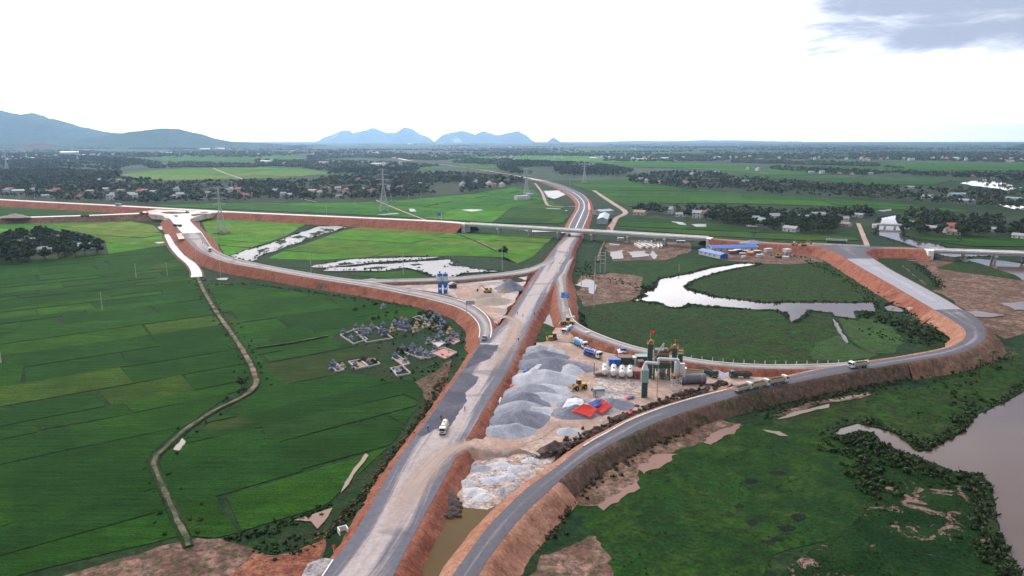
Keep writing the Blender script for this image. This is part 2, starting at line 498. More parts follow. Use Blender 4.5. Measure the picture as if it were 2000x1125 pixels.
def area(poly):
    return abs(sum(poly[i][0] * poly[(i + 1) % len(poly)][1] - poly[(i + 1) % len(poly)][0] * poly[i][1] for i in range(len(poly)))) / 2

# ================================================================== RICE FIELDS (each plot between its bunds)
RICE = [(0.0123, 0.0509, 0.0045), (0.0172, 0.0636, 0.0050), (0.0082, 0.0392, 0.0055), (0.0262, 0.0784, 0.0055), (0.0139, 0.0466, 0.0075), (0.0336, 0.0636, 0.0080), (0.0459, 0.0657, 0.0110), (0.0098, 0.0445, 0.0050), (0.0312, 0.0424, 0.0130)]
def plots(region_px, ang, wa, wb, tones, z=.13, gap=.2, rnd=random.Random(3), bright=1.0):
    reg = [tuple(P(*q))[:2] for q in region_px]
    ca, sa = math.cos(R(ang)), math.sin(R(ang))
    loc = [(x * ca + y * sa, -x * sa + y * ca) for x, y in reg]
    u0, u1 = min(p[0] for p in loc), max(p[0] for p in loc); v0, v1 = min(p[1] for p in loc), max(p[1] for p in loc)
    v = v0
    while v < v1:
        dv = wb * rnd.uniform(.6, 1.5)
        u = u0 - rnd.uniform(0, wa)
        while u < u1:
            du = wa * rnd.uniform(.6, 1.6)
            j = lambda: rnd.uniform(-1, 1) * wb * .09
            cell = [(u + gap + j(), v + gap + j()), (u + du - gap + j(), v + gap + j()), (u + du - gap + j(), v + dv - gap + j()), (u + gap + j(), v + dv - gap + j())]
            c = clip_convex(loc, cell)
            if len(c) > 2 and area(c) > 12:
                w = [(x * ca - y * sa, x * sa + y * ca) for x, y in c]
                o = sheet('rice_field', w, z * rnd.uniform(.8, 1.15), M['rice'], 5.0, .22, world=True, thick=z)
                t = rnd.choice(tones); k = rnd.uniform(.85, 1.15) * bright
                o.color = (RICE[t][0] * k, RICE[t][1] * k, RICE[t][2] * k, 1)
            u += du
        v += dv

PATH = [(386, 541), (402, 575), (425, 612), (452, 650), (478, 690), (494, 722), (500, 750), (478, 772), (430, 795), (385, 822), (350, 848), (325, 872), (307, 888), (300, 905), (310, 932), (325, 965), (340, 1000), (352, 1030), (362, 1050)]
# left of the farm track
plots([(-160, 520), (210, 498), (330, 480), (368, 520), (384, 545), (398, 580), (448, 652), (472, 690), (487, 724), (486, 748), (424, 790), (342, 846), (296, 886), (288, 905), (300, 940), (330, 1010), (348, 1050), (250, 1072), (90, 1110), (-60, 1150), (-260, 1150)],
      36, 40, 16, (0, 0, 1, 1, 2, 4, 7, 0, 1, 2, 7, 0, 3, 5))
# between the track and the motorway
plots([(398, 550), (480, 556), (560, 566), (650, 580), (740, 590), (800, 598), (850, 610), (780, 628), (660, 648), (648, 664), (740, 690), (640, 712), (640, 726), (740, 738), (830, 745), (812, 800), (770, 862), (712, 915), (640, 985), (520, 1030), (420, 1052), (376, 1048), (350, 1000), (322, 935), (312, 905), (320, 890), (360, 852), (440, 802), (498, 768), (512, 748), (500, 712), (440, 620)],
      36, 42, 19, (0, 1, 7, 2, 4, 0, 7, 2, 0, 8))
# inside the loop
plots([(392, 430), (440, 428), (560, 434), (600, 436), (560, 460), (480, 488), (452, 498), (440, 500), (428, 480), (405, 455)], -22, 90, 34, (3, 3, 5), bright=2.9)  # sunlit patch: bright paints the sunshine into the plot colours
plots([(672, 450), (700, 444), (800, 446), (900, 456), (1000, 458), (1080, 463), (1040, 502), (1010, 515), (985, 502), (880, 500), (760, 500), (620, 508), (520, 506), (560, 488), (610, 472)], -22, 85, 30, (3, 3, 1, 5, 6, 5, 3), bright=2.5)  # same sunlit patch, sunshine painted in as lighter plot colour
plots([(680, 537), (760, 532), (800, 528), (842, 543), (760, 544)], -22, 80, 40, (1, 3))
# west, between the two roads and the grove
plots([(-120, 442), (0, 438), (120, 436), (250, 432), (300, 440), (322, 462), (332, 478), (212, 496), (205, 470), (150, 452), (60, 452), (-120, 470)], -22, 100, 40, (3, 3, 1, 6, 3, 5), bright=2.7)  # also in the sunlit patch: plot colour raised to stand in for sun
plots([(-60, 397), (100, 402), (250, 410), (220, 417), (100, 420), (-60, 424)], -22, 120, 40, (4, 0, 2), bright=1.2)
# north of the cross road
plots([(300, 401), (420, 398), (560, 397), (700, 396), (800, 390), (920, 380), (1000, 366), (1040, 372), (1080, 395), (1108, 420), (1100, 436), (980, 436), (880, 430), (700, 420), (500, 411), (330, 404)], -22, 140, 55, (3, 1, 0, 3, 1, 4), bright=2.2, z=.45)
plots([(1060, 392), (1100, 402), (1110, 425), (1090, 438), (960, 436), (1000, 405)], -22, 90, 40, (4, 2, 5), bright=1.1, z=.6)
# east of the motorway, beyond the bridge
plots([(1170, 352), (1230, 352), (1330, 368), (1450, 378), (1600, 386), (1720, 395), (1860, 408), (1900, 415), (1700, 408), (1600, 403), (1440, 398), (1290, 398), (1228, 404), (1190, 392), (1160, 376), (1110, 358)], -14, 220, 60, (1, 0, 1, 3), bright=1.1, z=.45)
plots([(1205, 424), (1300, 430), (1400, 438), (1480, 452), (1600, 460), (1660, 462), (1680, 470), (1560, 470), (1400, 462), (1210, 447)], -20, 120, 40, (1, 0, 5, 2), z=.45)
plots([(1770, 462), (1900, 466), (2050, 464), (2050, 482), (1900, 482), (1840, 474)], -20, 90, 30, (1, 7), z=.4)
# bright fields among the far villages
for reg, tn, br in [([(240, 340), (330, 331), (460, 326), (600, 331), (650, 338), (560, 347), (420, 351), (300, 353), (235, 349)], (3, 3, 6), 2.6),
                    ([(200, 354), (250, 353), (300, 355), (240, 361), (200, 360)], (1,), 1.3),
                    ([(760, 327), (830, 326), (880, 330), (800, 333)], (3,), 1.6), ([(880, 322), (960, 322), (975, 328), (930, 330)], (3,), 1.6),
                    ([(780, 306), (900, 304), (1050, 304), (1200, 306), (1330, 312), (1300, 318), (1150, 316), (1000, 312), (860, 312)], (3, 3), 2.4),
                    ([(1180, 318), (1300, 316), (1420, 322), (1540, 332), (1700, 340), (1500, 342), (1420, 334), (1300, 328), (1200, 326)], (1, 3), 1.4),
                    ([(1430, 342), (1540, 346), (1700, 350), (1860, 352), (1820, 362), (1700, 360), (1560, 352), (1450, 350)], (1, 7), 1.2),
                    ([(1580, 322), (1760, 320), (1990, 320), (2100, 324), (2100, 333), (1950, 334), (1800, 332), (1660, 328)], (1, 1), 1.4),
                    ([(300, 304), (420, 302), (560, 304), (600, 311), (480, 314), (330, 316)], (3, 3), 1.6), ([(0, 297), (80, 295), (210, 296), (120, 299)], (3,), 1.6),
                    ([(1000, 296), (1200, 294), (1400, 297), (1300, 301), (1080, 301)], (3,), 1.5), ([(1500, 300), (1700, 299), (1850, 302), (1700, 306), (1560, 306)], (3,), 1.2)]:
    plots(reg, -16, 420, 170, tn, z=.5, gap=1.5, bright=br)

# ================================================================== MEADOWS, MARSH, MUD
sheet('marsh', [(1145, 590), (1240, 588), (1330, 602), (1430, 602), (1520, 607), (1545, 632), (1570, 618), (1630, 618), (1640, 650), (1660, 680), (1700, 700), (1560, 712), (1400, 706), (1290, 688), (1190, 660), (1150, 640)], .06, M['marsh'], 4, 1.2)
sheet('meadow', [(1637, 622), (1700, 622), (1745, 640), (1765, 668), (1748, 690), (1700, 690), (1668, 668), (1650, 645)], .08, M['meadow'], 3, 1)
sheet('meadow', [(1590, 668), (1640, 655), (1680, 682), (1720, 694), (1640, 706), (1585, 700)], .07, M['meadow'], 3, 1)
sheet('marsh', [(1345, 551), (1385, 538), (1440, 525), (1500, 518), (1600, 520), (1660, 532), (1690, 560), (1700, 590), (1600, 591), (1495, 592), (1395, 580), (1345, 567)], .06, M['marsh'], 4, .8)
sheet('marsh', [(1190, 508), (1300, 510), (1380, 502), (1445, 512), (1395, 521), (1345, 534), (1285, 545), (1280, 560), (1240, 560), (1190, 540)], .06, M['meadow_dark'], 4, .8)
sheet('meadow', [(1115, 985), (1200, 960), (1260, 905), (1330, 870), (1440, 835), (1530, 830), (1610, 848), (1660, 880), (1690, 930), (1712, 975), (1660, 1030), (1600, 1060), (1510, 1085), (1480, 1140), (1190, 1140), (1160, 1060)], .07, M['meadow_dark'], 4, 1.2)
sheet('marsh', [(1530, 820), (1600, 800), (1720, 770), (1850, 745), (1960, 700), (2060, 690), (2060, 735), (1905, 808), (1862, 850), (1798, 880), (1745, 840), (1680, 825), (1610, 846)], .05, M['marsh'], 4, 1.0)
sheet('marsh', [(1640, 870), (1700, 850), (1760, 885), (1900, 925), (1935, 950), (1950, 1040), (1990, 1140), (1500, 1140), (1600, 1065), (1700, 990)], .05, M['mudmarsh'], 4, 1.0)
for q in [[(1120, 1060), (1165, 1048), (1190, 1090), (1195, 1140), (1030, 1140), (1060, 1085)]]:
    sheet('bare_mud', q, .10, M['mud'], 1.2, 1.3)
# hollows in the meadow, flat near-black patches
for (x, y, w, h) in [(1468, 940, 14, 6), (1520, 924, 17, 5), (1444, 988, 10, 5), (1563, 1010, 18, 7), (1538, 1031, 16, 6), (1518, 1054, 11, 5), (1470, 1020, 14, 6), (1694, 955, 7, 4), (1500, 1058, 8, 4)]:
    sheet('hollow', [(x + w * math.cos(a), y + h * math.sin(a)) for a in np.linspace(0, 6.28, 9)[:-1]], .12, M['hollow'], 1, .9)
# mud and spoil
sheet('bare_mud', [(1180, 472), (1250, 470), (1350, 474), (1350, 490), (1300, 508), (1200, 510), (1190, 495)], .12, M['mud'], 2.5, 1.0)
sheet('bare_mud', [(1132, 540), (1200, 533), (1255, 540), (1250, 575), (1240, 586), (1200, 590), (1140, 598), (1128, 575)], .12, M['mud'], 2.5, 1.2)
sheet('bare_mud', [(1365, 490), (1440, 480), (1560, 482), (1600, 500), (1610, 512), (1540, 516), (1470, 514), (1410, 508)], .12, M['mud'], 2.5, 1.0)
sheet('bare_mud', [(1750, 508), (1860, 505), (1905, 515), (2060, 548), (2060, 640), (1960, 660), (1920, 640), (1880, 600), (1820, 565), (1790, 540)], .05, M['mud'], 3, 1.5)
sheet('marsh', [(1870, 506), (1910, 512), (1985, 536), (1998, 548), (1900, 535), (1830, 524)], .11, M['marsh'], 3, 1)
sheet('marsh', [(1740, 506), (1790, 510), (1815, 530), (1840, 565), (1822, 566), (1790, 540), (1765, 520)], .13, M['marsh_dark'], 2, .8)
sheet('bare_mud', [(80, 1140), (250, 1086), (360, 1056), (430, 1050), (480, 1068), (540, 1085), (600, 1076), (640, 1050), (620, 1140)], .14, M['mud'], 2, 1.2)
sheet('bare_mud', [(440, 1140), (490, 1085), (560, 1085), (640, 1050), (600, 1140)], .18, M['red'], 2, 1.5)
sheet('bare_mud', [(812, 745), (850, 728), (880, 700), (870, 770), (838, 790)], .15, M['redbrown'], 2, 1.2)
sheet('bare_mud', [(1100, 965), (1140, 920), (1230, 880), (1300, 845), (1390, 815), (1450, 830), (1350, 870), (1260, 910), (1230, 960), (1180, 990), (1120, 985)], .12, M['mud'], 2, 1.3)
for q in [[(1165, 985), (1195, 968), (1240, 938), (1243, 950), (1215, 975), (1180, 996)], [(1244, 916), (1280, 888), (1316, 886), (1300, 905), (1262, 927)], [(1375, 862), (1400, 838), (1450, 828), (1440, 842), (1390, 868)]]:
    sheet('pool', q, .20, mat_water('red_puddle_water', (.23, .115, .085), .35, .12) if 'red_puddle_water' not in bpy.data.materials else bpy.data.materials['red_puddle_water'], 1.2, 1.6)
sheet('bare_mud', [(1505, 812), (1560, 792), (1640, 775), (1700, 766), (1690, 776), (1600, 790), (1540, 812)], .16, M['mud'], 2, .8)
# cemetery grass
sheet('cemetery_ground', [(640, 650), (700, 632), (770, 622), (830, 602), (880, 610), (905, 640), (905, 670), (880, 710), (845, 745), (800, 752), (740, 742), (640, 735), (640, 715), (740, 688), (700, 678), (652, 668)], .09, M['marsh_dark'], 3, 1)
sheet('verge', [(470, 1068), (520, 1045), (590, 1015), (640, 990), (700, 930), (760, 880), (820, 800), (845, 750), (870, 760), (830, 840), (760, 930), (690, 1010), (640, 1050), (610, 1070), (560, 1085), (500, 1082)], .10, M['marsh_dark'], 2, 1)
sheet('verge', [(395, 552), (470, 545), (600, 565), (740, 588), (850, 605), (800, 610), (640, 585), (480, 562), (400, 560)], .08, M['marsh_dark'], 2, .8)
sheet('village_ground', [(-60, 388), (60, 389), (130, 396), (280, 401), (400, 397), (700, 394), (800, 388), (1000, 364), (1030, 350), (960, 338), (800, 336), (620, 346), (400, 353), (200, 352), (-60, 330)], .06, M['forestfloor'], 0)
sheet('village_ground', [(1230, 422), (1300, 428), (1400, 436), (1460, 449), (1600, 459), (1700, 440), (1716, 424), (1560, 412), (1400, 404), (1290, 400), (1230, 404)], .07, M['forestfloor'], 0)
sheet('village_ground', [(-60, 475), (60, 455), (120, 452), (205, 475), (210, 495), (100, 516), (-60, 522)], .06, M['forestfloor'], 0)
sheet('village_ground', [(1758, 430), (1762, 458), (1900, 465), (2060, 463), (2060, 420), (1900, 425), (1800, 410)], .06, M['forestfloor'], 0)
sheet('village_ground', [(1225, 345), (1230, 358), (1450, 376), (1750, 392), (2060, 414), (2060, 372), (1800, 364), (1480, 345), (1300, 332)], .06, M['forestfloor'], 0)

# ================================================================== WATER
def bank(px, z, width=2.2, h=.7):
    """a low grassy lip round a stretch of water"""
    pts = jag([tuple(P(*q, z))[:2] for q in px], 2.5, .7, SEED[0] * 3.7)
    n = len(pts); vs = []; fs = []
    a2 = sum(pts[i][0] * pts[(i + 1) % n][1] - pts[(i + 1) % n][0] * pts[i][1] for i in range(n))
    s = 1 if a2 > 0 else -1
    for i in range(n):
        a, b = Vector(pts[i - 1]), Vector(pts[(i + 1) % n]); t = (b - a)
        t = t.normalized() if t.length > 1e-6 else Vector((1, 0))
        nn = Vector((t.y, -t.x)) * s; p = Vector(pts[i])
        hh = h * (.6 + .8 * noise.noise(Vector((p.x * .15, p.y * .15, 3))))
        for k, (d, zz) in enumerate(((-.5, -.2), (.1, hh * .8), (width * .5, hh), (width, -.1))):
            q = p + nn * d; vs.append((q.x, q.y, zz))
    for i in range(n):
        j = (i + 1) % n
        for k in range(3): fs.append((i * 4 + k, j * 4 + k, j * 4 + k + 1, i * 4 + k + 1))
    me = bpy.data.meshes.new('river_bank'); me.from_pydata(vs, [], fs); me.update()
    tag(obj('river_bank', me, M['marsh_dark']), kind='structure')
RIVER = [(2160, 700), (2060, 725), (2000, 762), (1965, 785), (1930, 802), (1905, 812), (1880, 845), (1835, 868), (1812, 880), (1795, 884), (1775, 868), (1745, 845), (1720, 838), (1675, 827), (1640, 838), (1620, 852), (1645, 850), (1680, 841), (1705, 846), (1720, 865), (1760, 882), (1830, 908), (1870, 925), (1915, 925), (1932, 945), (1940, 985), (1950, 1040), (1965, 1075), (1985, 1110), (1995, 1150), (2300, 1150), (2300, 700)]
OXBOW = [(1487, 515), (1445, 515), (1395, 522), (1345, 535), (1287, 546), (1285, 558), (1277, 566), (1255, 572), (1268, 578), (1237, 586), (1282, 590), (1315, 601), (1335, 599), (1342, 592), (1380, 597), (1420, 600), (1482, 605), (1520, 605), (1540, 612), (1545, 630), (1562, 621), (1572, 614), (1575, 606), (1625, 610), (1632, 617), (1672, 622), (1668, 608), (1712, 609), (1705, 590), (1675, 592), (1600, 591), (1495, 592), (1395, 580), (1345, 567), (1334, 560), (1345, 550), (1382, 537), (1432, 525)]
NERIVER = [(1750, 420), (1722, 425), (1720, 432), (1716, 443), (1716, 460), (1728, 463), (1762, 474), (1791, 483), (1813, 487), (1823, 493), (1840, 499), (1862, 502), (1930, 500), (1925, 493), (1860, 486), (1840, 481), (1832, 477), (1816, 474), (1796, 472), (1770, 465), (1760, 460), (1760, 450), (1755, 440), (1750, 430)]
for nm, poly in (('river', RIVER), ('river', OXBOW), ('river', NERIVER)):
    sheet(nm, poly, .16, M['water'], 2.5, .7, far=False)
    bank(poly, .16, 2.4, .8)
sheet('river', [(1886, 507), (1912, 506), (1959, 509), (2060, 525), (2060, 565), (2000, 548), (1983, 537), (1957, 529), (1915, 515)], .16, M['water'], 2.5, .6)
sheet('river', [(1875, 358), (1905, 352), (1930, 350), (1995, 366), (1970, 372), (1900, 362)], .3, M['water'], 5, 2)
sheet('river', [(1955, 400), (1990, 410), (2060, 420), (2060, 412), (1990, 402)], .3, M['water'], 5, 2)
POND = [[(457, 499), (472, 492), (512, 480), (550, 470), (562, 462), (600, 450), (620, 442), (640, 442), (661, 441), (677, 444), (650, 452), (612, 462), (575, 477), (540, 487), (512, 495), (487, 510), (467, 507)],
        [(605, 521), (637, 515), (682, 507), (702, 506), (762, 504), (825, 502), (862, 501), (825, 507), (775, 509), (720, 513), (660, 520), (630, 523)],
        [(632, 528), (640, 523), (682, 521), (702, 519), (725, 516), (775, 514), (825, 510), (880, 507), (887, 512), (877, 519), (905, 522), (940, 527), (975, 530), (910, 533), (885, 541), (852, 543), (837, 535), (790, 522), (750, 528), (700, 528)]]
for q in POND:
    sheet('pond', q, .50, M['pond'], 3, 1.3, thick=.3)
for q in [[(573, 463), (585, 459), (598, 462), (584, 467)], [(606, 456), (622, 451), (634, 453), (616, 459)], [(536, 474), (552, 468), (562, 471), (545, 478)], [(628, 449), (640, 446), (646, 449), (634, 452)], [(500, 490), (520, 483), (528, 486), (508, 493)], [(590, 467), (602, 463), (606, 466), (594, 470)], [(715, 524), (740, 520), (760, 521), (735, 525)], [(800, 516), (820, 514), (826, 517), (806, 519)], [(655, 517), (680, 512), (690, 514), (665, 519)]]:
    sheet('reed_island', q, .62, M['marsh'], 1.5, 1.2)
PUDDLE = [[(903, 410), (925, 408), (945, 410), (920, 413)], [(1062, 406), (1085, 406), (1110, 411), (1095, 413)], [(796, 407), (812, 409), (814, 413), (802, 413)],
          [(735, 419), (775, 416), (782, 417), (750, 420)], [(1192, 492), (1215, 488), (1216, 505), (1194, 506)], [(1225, 492), (1260, 490), (1268, 500), (1235, 503)], [(1272, 488), (1284, 498), (1280, 507), (1272, 503)],
          [(1122, 556), (1145, 545), (1160, 548), (1168, 560), (1158, 575), (1148, 573), (1152, 562), (1135, 560)], [(1880, 506), (1895, 508), (1888, 512), (1878, 510)], [(1890, 608), (1905, 606), (1965, 616), (1930, 620), (1900, 618)],
          [(1955, 592), (2060, 585), (2060, 602), (1985, 606)], [(1728, 600), (1740, 596), (1770, 604), (1760, 609), (1732, 606)], [(1625, 622), (1640, 635), (1648, 655), (1662, 668), (1658, 670), (1642, 658), (1634, 638)],
          [(1515, 818), (1540, 808), (1600, 793), (1622, 788), (1618, 796), (1570, 806), (1535, 816)], [(1630, 782), (1690, 768), (1702, 770), (1660, 780)], [(1062, 610), (1072, 598), (1078, 605), (1086, 650), (1070, 640), (1058, 640)],
          [(310, 443), (318, 441), (320, 447), (312, 449)], [(302, 473), (318, 472), (320, 475), (308, 476)], [(1310, 432), (1335, 434), (1340, 440), (1325, 438)], [(1350, 438), (1378, 437), (1380, 443), (1360, 443)], [(1455, 440), (1475, 438), (1478, 442), (1460, 443)],
          [(1715, 411), (1740, 408), (1742, 411), (1725, 413)], [(1062, 373), (1090, 372), (1105, 380), (1085, 388), (1070, 385)], [(1025, 449), (1070, 447), (1100, 444), (1090, 452), (1040, 453)],
          [(420, 545), (428, 543), (446, 543), (440, 547), (424, 547)], [(338, 878), (358, 855), (362, 862), (352, 880)], [(1490, 838), (1520, 842), (1540, 852), (1525, 852), (1500, 843)]]
for q in PUDDLE:
    sheet('puddle', q, .52 if q[0][1] < 700 else .2, M['pond'] if q[0][1] < 700 else M['tanwater'], 1.4, .8, thick=.4)
sheet('puddle', [(572, 1016), (648, 992), (640, 1010), (622, 1032), (608, 1018)], .3, bpy.data.materials.get('red_puddle_water'), 1.4, .4)
sheet('puddle', [(714, 886), (721, 889), (706, 908), (690, 928), (678, 950), (666, 962), (674, 942), (692, 914)], .42, mat_water('tan_ditch_water', (.26, .175, .125), .4, .12), 1.2, .3, thick=.2)
# green-brown standing water between the carriageways
sheet('pool', [(898, 975), (960, 972), (985, 965), (940, 1030), (900, 1090), (870, 1140), (800, 1140), (840, 1075), (868, 1020), (882, 985)], 1.0, M['poolwater'], 2, .8)

# ================================================================== YARDS
sheet('plant_yard', [(1062, 668), (1040, 690), (1000, 760), (962, 832), (938, 866), (1000, 872), (1050, 890), (1120, 862), (1240, 802), (1330, 778), (1430, 752), (1560, 732), (1650, 716), (1500, 722), (1400, 722), (1320, 712), (1240, 700), (1170, 684), (1120, 672), (1095, 655)], YZ, M['yard'], 3, 1, thick=1.8)
sheet('chalk_flat', [(918, 885), (960, 874), (1030, 872), (1100, 872), (1072, 912), (1030, 950), (1000, 980), (950, 992), (900, 990), (890, 940)], YZ - .9, M['palemud'], 2, 1.2, thick=1.0)
sheet('stone_flat', [(1160, 738), (1240, 738), (1262, 760), (1262, 776), (1200, 780), (1165, 765)], YZ + .05, M['palemud'], 2, 1)
sheet('stone_flat', [(1000, 690), (1080, 672), (1130, 700), (1140, 730), (1080, 760), (1060, 850), (1000, 858), (950, 850), (985, 780)], YZ + .05, M['greyyard'], 2, 1.2)
sheet('silo_yard', [(700, 551), (760, 552), (880, 550), (960, 545), (1035, 535), (1020, 560), (1000, 592), (972, 632), (958, 628), (940, 600), (900, 584), (860, 572), (780, 560)], SZ, M['greyyard'], 2.5, 1, thick=2.5)
sheet('silo_yard', [(880, 560), (930, 556), (960, 575), (975, 600), (965, 625), (945, 600), (905, 582)], SZ + .05, M['yard'], 2, 1.2)
sheet('bare_mud', [(1050, 660), (1070, 645), (1092, 650), (1098, 668), (1060, 672), (1040, 690)], YZ - .3, M['yard'], 2, 1, thick=1.5)
sheet('verge', [(1062, 630), (1086, 640), (1090, 655), (1075, 666), (1046, 668)], YZ - .1, M['marsh'], 1.5, .8)
# ================================================================== ROADS ON EMBANKMENTS
def catmull(pts, step):
    """smooth resample of a list of (Vector left, Vector right)"""
    out = []
    n = len(pts)
    for i in range(n - 1):
        p0, p1, p2, p3 = pts[max(i - 1, 0)], pts[i], pts[i + 1], pts[min(i + 2, n - 1)]
        d = max((p2[0] - p1[0]).length, (p2[1] - p1[1]).length)
        k = max(1, min(80, int(d / step)))
        for j in range(k):
            t = j / k
            r = []
            for s in (0, 1):
                a, b, c, e = p0[s], p1[s], p2[s], p3[s]
                r.append(.5 * ((2 * b) + (c - a) * t + (2 * a - 5 * b + 4 * c - e) * t * t + (3 * b - a - 3 * c + e) * t ** 3))
            out.append(r)
    out.append([pts[-1][0].copy(), pts[-1][1].copy()])
    return out
class Strip: pass
def road(name, ctl, mat, step=5.0, na=9, edge=.12, slope=True, soil='red', shoulder=.9, ratio=1.5, sides=(1, 1), base=0.0, kind='structure', rough=.5):
    pts = []
    for c in ctl:
        if len(c) == 5: pts.append((P(c[0], c[1], c[4]), P(c[2], c[3], c[4])))
        else:                              # centre px, half width m, z: width added square to the line below
            pts.append((P(c[0], c[1], c[3]), c[2]))
    if not isinstance(pts[0][1], Vector):
        q = []
        for i, (p, hw) in enumerate(pts):
            a, b = pts[max(i - 1, 0)][0], pts[min(i + 1, len(pts) - 1)][0]
            t = (b - a); t.z = 0; t.normalize(); nn = Vector((-t.y, t.x, 0))
            q.append((p + nn * hw, p - nn * hw))
        pts = q
    rows = catmull(pts, step)
    V, UV, AC, Fq = [], [], [], []
    run = 0.0; prev = None
    for i, (l, r) in enumerate(rows):
        mid = (l + r) / 2
        if prev is not None: run += (mid - prev).length
        prev = mid; w = (r - l).length
        jl = edge * noise.noise(Vector((run * .35, 1.3, len(ctl)))); jr = edge * noise.noise(Vector((run * .35, 7.7, len(ctl))))
        for k in range(na):
            t = k / (na - 1)
            p = l.lerp(r, t)
            if k == 0: p = l.lerp(r, jl / max(w, 1))
            if k == na - 1: p = r.lerp(l, jr / max(w, 1))
            camber = .10 * (1 - (2 * t - 1) ** 2)
            V.append((p.x, p.y, p.z + camber)); UV.append((t * w, run)); AC.append(1 - abs(2 * t - 1))
    for i in range(len(rows) - 1):
        for k in range(na - 1):
            a = i * na + k
            Fq.append((a, a + 1, a + na + 1, a + na))
    me = np_mesh(name, V, Fq, UV)
    at = me.attributes.new('across', 'FLOAT', 'POINT'); at.data.foreach_set('value', AC)
    nr_ = len(rows); fd_ = np.repeat(np.minimum(1, (1 - np.arange(nr_) / max(1, nr_ - 1)) * 2.2), na).astype(np.float32)
    at = me.attributes.new('fade', 'FLOAT', 'POINT'); at.data.foreach_set('value', fd_)
    if me.polygons[0].normal.z < 0: me.flip_normals()
    o = tag(obj(name, me, mat), kind=kind)
    st = Strip(); st.rows = rows; st.obj = o
    if slope:
        for s in (0, 1):
            if sides[s]: embank(rows, s, soil, shoulder, ratio, base, rough, o)
    return st
def embank(rows, s, soil, shoulder, ratio, base, rough, parent):
    V, Fq, UV = [], [], []
    nr = 7; run = 0.0
    soil = soil + '_s' if soil + '_s' in M else soil
    for i, rw in enumerate(rows):
        e = rw[s]; other = rw[1 - s]
        out = (e - other); out.z = 0; out.normalize()
        h = e.z - base
        if i: run += (e - rows[i - 1][s]).length
        k0 = noise.noise(Vector((e.x * .05, e.y * .05, s * 9)))
        prof = [(-.35, -.03), (shoulder * (1 + .3 * k0), -.14)]
        for j in range(1, nr - 1):
            t = j / (nr - 2)
            prof.append((shoulder + h * ratio * t, -.14 - (h + .3) * t))
        for j, (d, dz) in enumerate(prof):
            w = noise.noise(Vector((e.x * .35, e.y * .35, j * .6))) * rough + noise.noise(Vector((e.x * 1.1, e.y * 1.1, j * .3))) * rough * .45
            amp = 0 if j < 2 else (1 if j < nr - 1 else 1.6)
            p = e + out * (d + w * amp); UV.append((run + s * 300, d))
            V.append((p.x, p.y, e.z + dz + w * .35 * amp if j < nr - 1 else base - .3))
    m = nr
    for i in range(len(rows) - 1):
        for j in range(m - 1):
            a = i * m + j
            Fq.append((a, a + 1, a + m + 1, a + m))
    me = np_mesh('embankment', V, Fq, UV)
    if sum(p.normal.z for p in me.polygons) < 0: me.flip_normals()
    tag(obj('embankment', me, M[soil]), kind='structure')
def stripe(st, name, t, width, mat, z=.05, i0=0, i1=None, dash=None, h=0.0):
    rows = st.rows[i0:i1]
    V, Fq, k = [], [], 0
    run = 0; prev = None
    for i, (l, r) in enumerate(rows):
        w = (r - l).length; p = l.lerp(r, t); d = (r - l).normalized()
        c = .10 * (1 - (2 * t - 1) ** 2) + z
        for q in ((p - d * width / 2), (p + d * width / 2)):
            V.append((q.x, q.y, q.z + c + h))
        if h:
            for q in ((p - d * width / 2), (p + d * width / 2)): V.append((q.x, q.y, q.z + c - .1))
    m = 4 if h else 2
    for i in range(len(rows) - 1):
        if dash and (i // dash) % 2: continue
        a = i * m
        Fq.append((a, a + 1, a + m + 1, a + m))
        if h:
            Fq.append((a + 2, a, a + m, a + m + 2)); Fq.append((a + 1, a + 3, a + m + 3, a + m + 1))
    me = np_mesh(name, V, Fq)
    return obj(name, me, mat, st.obj)

# the motorway, near part (left edge px, right edge px, level)
main = road('main_road', [(560, 1180, 742, 1180, 4.0), (622, 1128, 766, 1128, 4.0), (685, 1052, 805, 1050, 4.0), (720, 995, 833, 998, 4.0), (772, 905, 880, 912, 4.0), (815, 845, 918, 845, 4.0), (866, 775, 962, 772, 4.0), (905, 720, 992, 724, 4.0), (938, 670, 1018, 672, 4.0),
        (965, 645, 1032, 642, 4.0), (992, 620, 1045, 617, 4.0), (1037, 550, 1085, 548, 4.0), (1060, 517, 1106, 524, 3.95), (1076, 496, 1114, 500, 3.7), (1090, 477, 1120, 482, 3.3), (1104, 461, 1131, 463, 2.8), (1109, 450, 1137, 450, 2.4)], M['asphalt_dusty'], step=2.5, rough=.7, ratio=.95, sides=(1, 0))
embank(main.rows, 1, 'red', .9, 1.15, .9, .6, None)
M['fresh'] = mat_ground('fresh_asphalt_patch', [(.078, .078, .105), (.100, .098, .125), (.125, .120, .140)], (.03, .12, .7), bump=.02, fine=.15)
sheet('asphalt_patch', [(902, 726), (922, 731), (934, 736), (930, 748), (908, 768), (912, 782), (895, 808), (882, 832), (850, 838), (826, 852), (816, 848), (850, 800), (880, 757)], 4.118, M['fresh'], 1.0, .5)
sheet('asphalt_patch', [(938, 672), (962, 674), (975, 674), (958, 700), (925, 712), (908, 718)], 4.112, M['fresh'], 1.0, .5)
